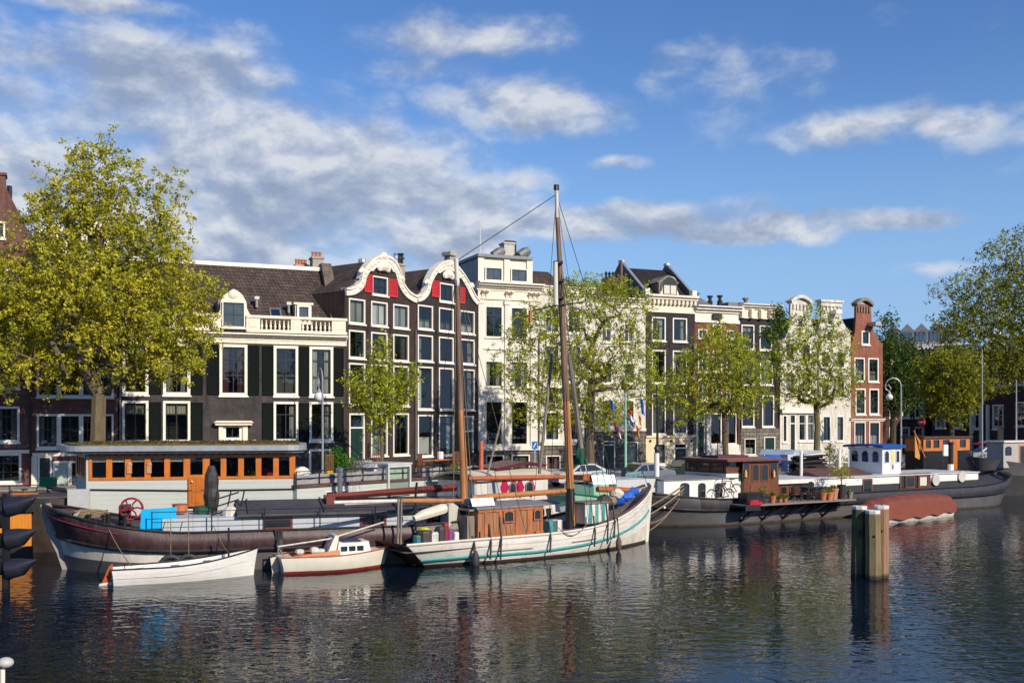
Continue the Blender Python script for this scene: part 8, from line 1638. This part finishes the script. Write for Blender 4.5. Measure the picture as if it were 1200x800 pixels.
# cloud banks: (photo column, row, half width, half height, weight) turned into sky directions
CL = [(90, 205, 320, 105, .58), (330, 215, 240, 108, .58), (480, 250, 190, 75, .46), (200, 290, 450, 70, .40), (60, 80, 190, 34, .26), (200, 110, 170, 60, .40), (620, 125, 125, 42, .46), (720, 262, 190, 30, .44), (930, 266, 200, 18, .50), (560, 45, 170, 32, .25), (500, 85, 110, 26, .24),
      (870, 100, 110, 65, .20), (790, 75, 60, 25, .22), (1110, 145, 105, 24, .32), (60, 4, 120, 14, .34), (620, 215, 90, 24, .28), (1000, 165, 110, 26, .28), (1110, 308, 60, 10, .25), (710, 188, 70, 14, .3), (150, 38, 60, 22, .16), (260, 40, 50, 22, .16), (-300, 150, 350, 130, .5)]
acc = None
for px, py, rx, ry, w in CL:
    c = Vector(((px - 600) / F, 1, (HY - py) / F)).normalized()
    s_ = vm('SUBTRACT', Dw, tuple(c)); k = F * 1.0
    m_ = vm('MULTIPLY', s_.outputs[0], (k / rx, k / rx, k / ry)); ln = vm('LENGTH', m_.outputs[0]).outputs['Value']
    g = mth('SUBTRACT', 1.25, ln, clamp=True); g = mth('MULTIPLY', g, w * 1.25); acc = g if acc is None else mth('MAXIMUM', acc, g)
acc = mth('MINIMUM', acc, .43)
def cloudn(off, sc_=7.5, det=12.0, zs=1.8, rough=.57):
    v = vm('ADD', D_, off); m = N(t, 'ShaderNodeMapping'); m.inputs['Scale'].default_value = (1, 1, zs); L.new(v.outputs[0], m.inputs[0])
    n = N(t, 'ShaderNodeTexNoise', Scale=sc_, Detail=det, Roughness=rough, Distortion=.15); L.new(m.outputs[0], n.inputs['Vector'])
    return n.outputs['Fac']
n0 = cloudn((0, 0, 0)); n1 = cloudn((.006, 0, .012))
dens = mth('ADD', n0, acc)
mr = N(t, 'ShaderNodeMapRange'); mr.interpolation_type = 'SMOOTHSTEP'; mr.inputs[1].default_value = .60; mr.inputs[2].default_value = .96; L.new(dens, mr.inputs[0])
alpha = mth('MULTIPLY', mr.outputs[0], .9)
m0 = cloudn((3.1, 1.2, .4), 10.0, 10.0, 2.0, .55)
relief = mth('MULTIPLY', mth('SUBTRACT', n0, n1), 6.0)
big = N(t, 'ShaderNodeMapRange'); big.inputs[1].default_value = .36; big.inputs[2].default_value = .64; L.new(m0, big.inputs[0])
thick = N(t, 'ShaderNodeMapRange'); thick.inputs[1].default_value = .80; thick.inputs[2].default_value = 1.10; L.new(dens, thick.inputs[0])
lit = mth('ADD', relief, mth('MULTIPLY_ADD', big.outputs[0], .40, .50)); lit2 = mth('SUBTRACT', lit, mth('MULTIPLY', thick.outputs[0], .38), clamp=True)
cr = ramp(t, [(0, (.31, .38, .53)), (.35, (.41, .47, .60)), (.7, (.57, .62, .72)), (1, (.76, .78, .82))]); L.new(lit2, cr.inputs[0])
bgc = N(t, 'ShaderNodeBackground', Strength=CLOUD_STR); L.new(cr.outputs[0], bgc.inputs[0])
mx = N(t, 'ShaderNodeMixShader'); L.new(alpha, mx.inputs[0]); L.new(bgs.outputs[0], mx.inputs[1]); L.new(bgc.outputs[0], mx.inputs[2]); L.new(mx.outputs[0], out.inputs[0])
cam = bpy.data.cameras.new('camera'); co = bpy.data.objects.new('camera', cam); COL.objects.link(co)
co.location = (0, 0, CZ); co.rotation_euler = (R(90), 0, 0); cam.sensor_width = 36; cam.lens = 36; cam.shift_y = (HY - 400) / F; cam.clip_end = 4000; cam.clip_start = .3
scene.camera = co
scene.view_settings.view_transform = 'Standard'; scene.view_settings.look = 'None'; scene.view_settings.gamma = 1; scene.view_settings.use_curve_mapping = False
scene.view_settings.exposure = EXPO
scene.cycles.max_bounces = 6; scene.cycles.transparent_max_bounces = 12; scene.cycles.caustics_reflective = False
# frames that turn out wrong
for o in bpy.data.objects:
    if o.type == 'MESH' and not o.data.polygons: bpy.data.objects.remove(o)
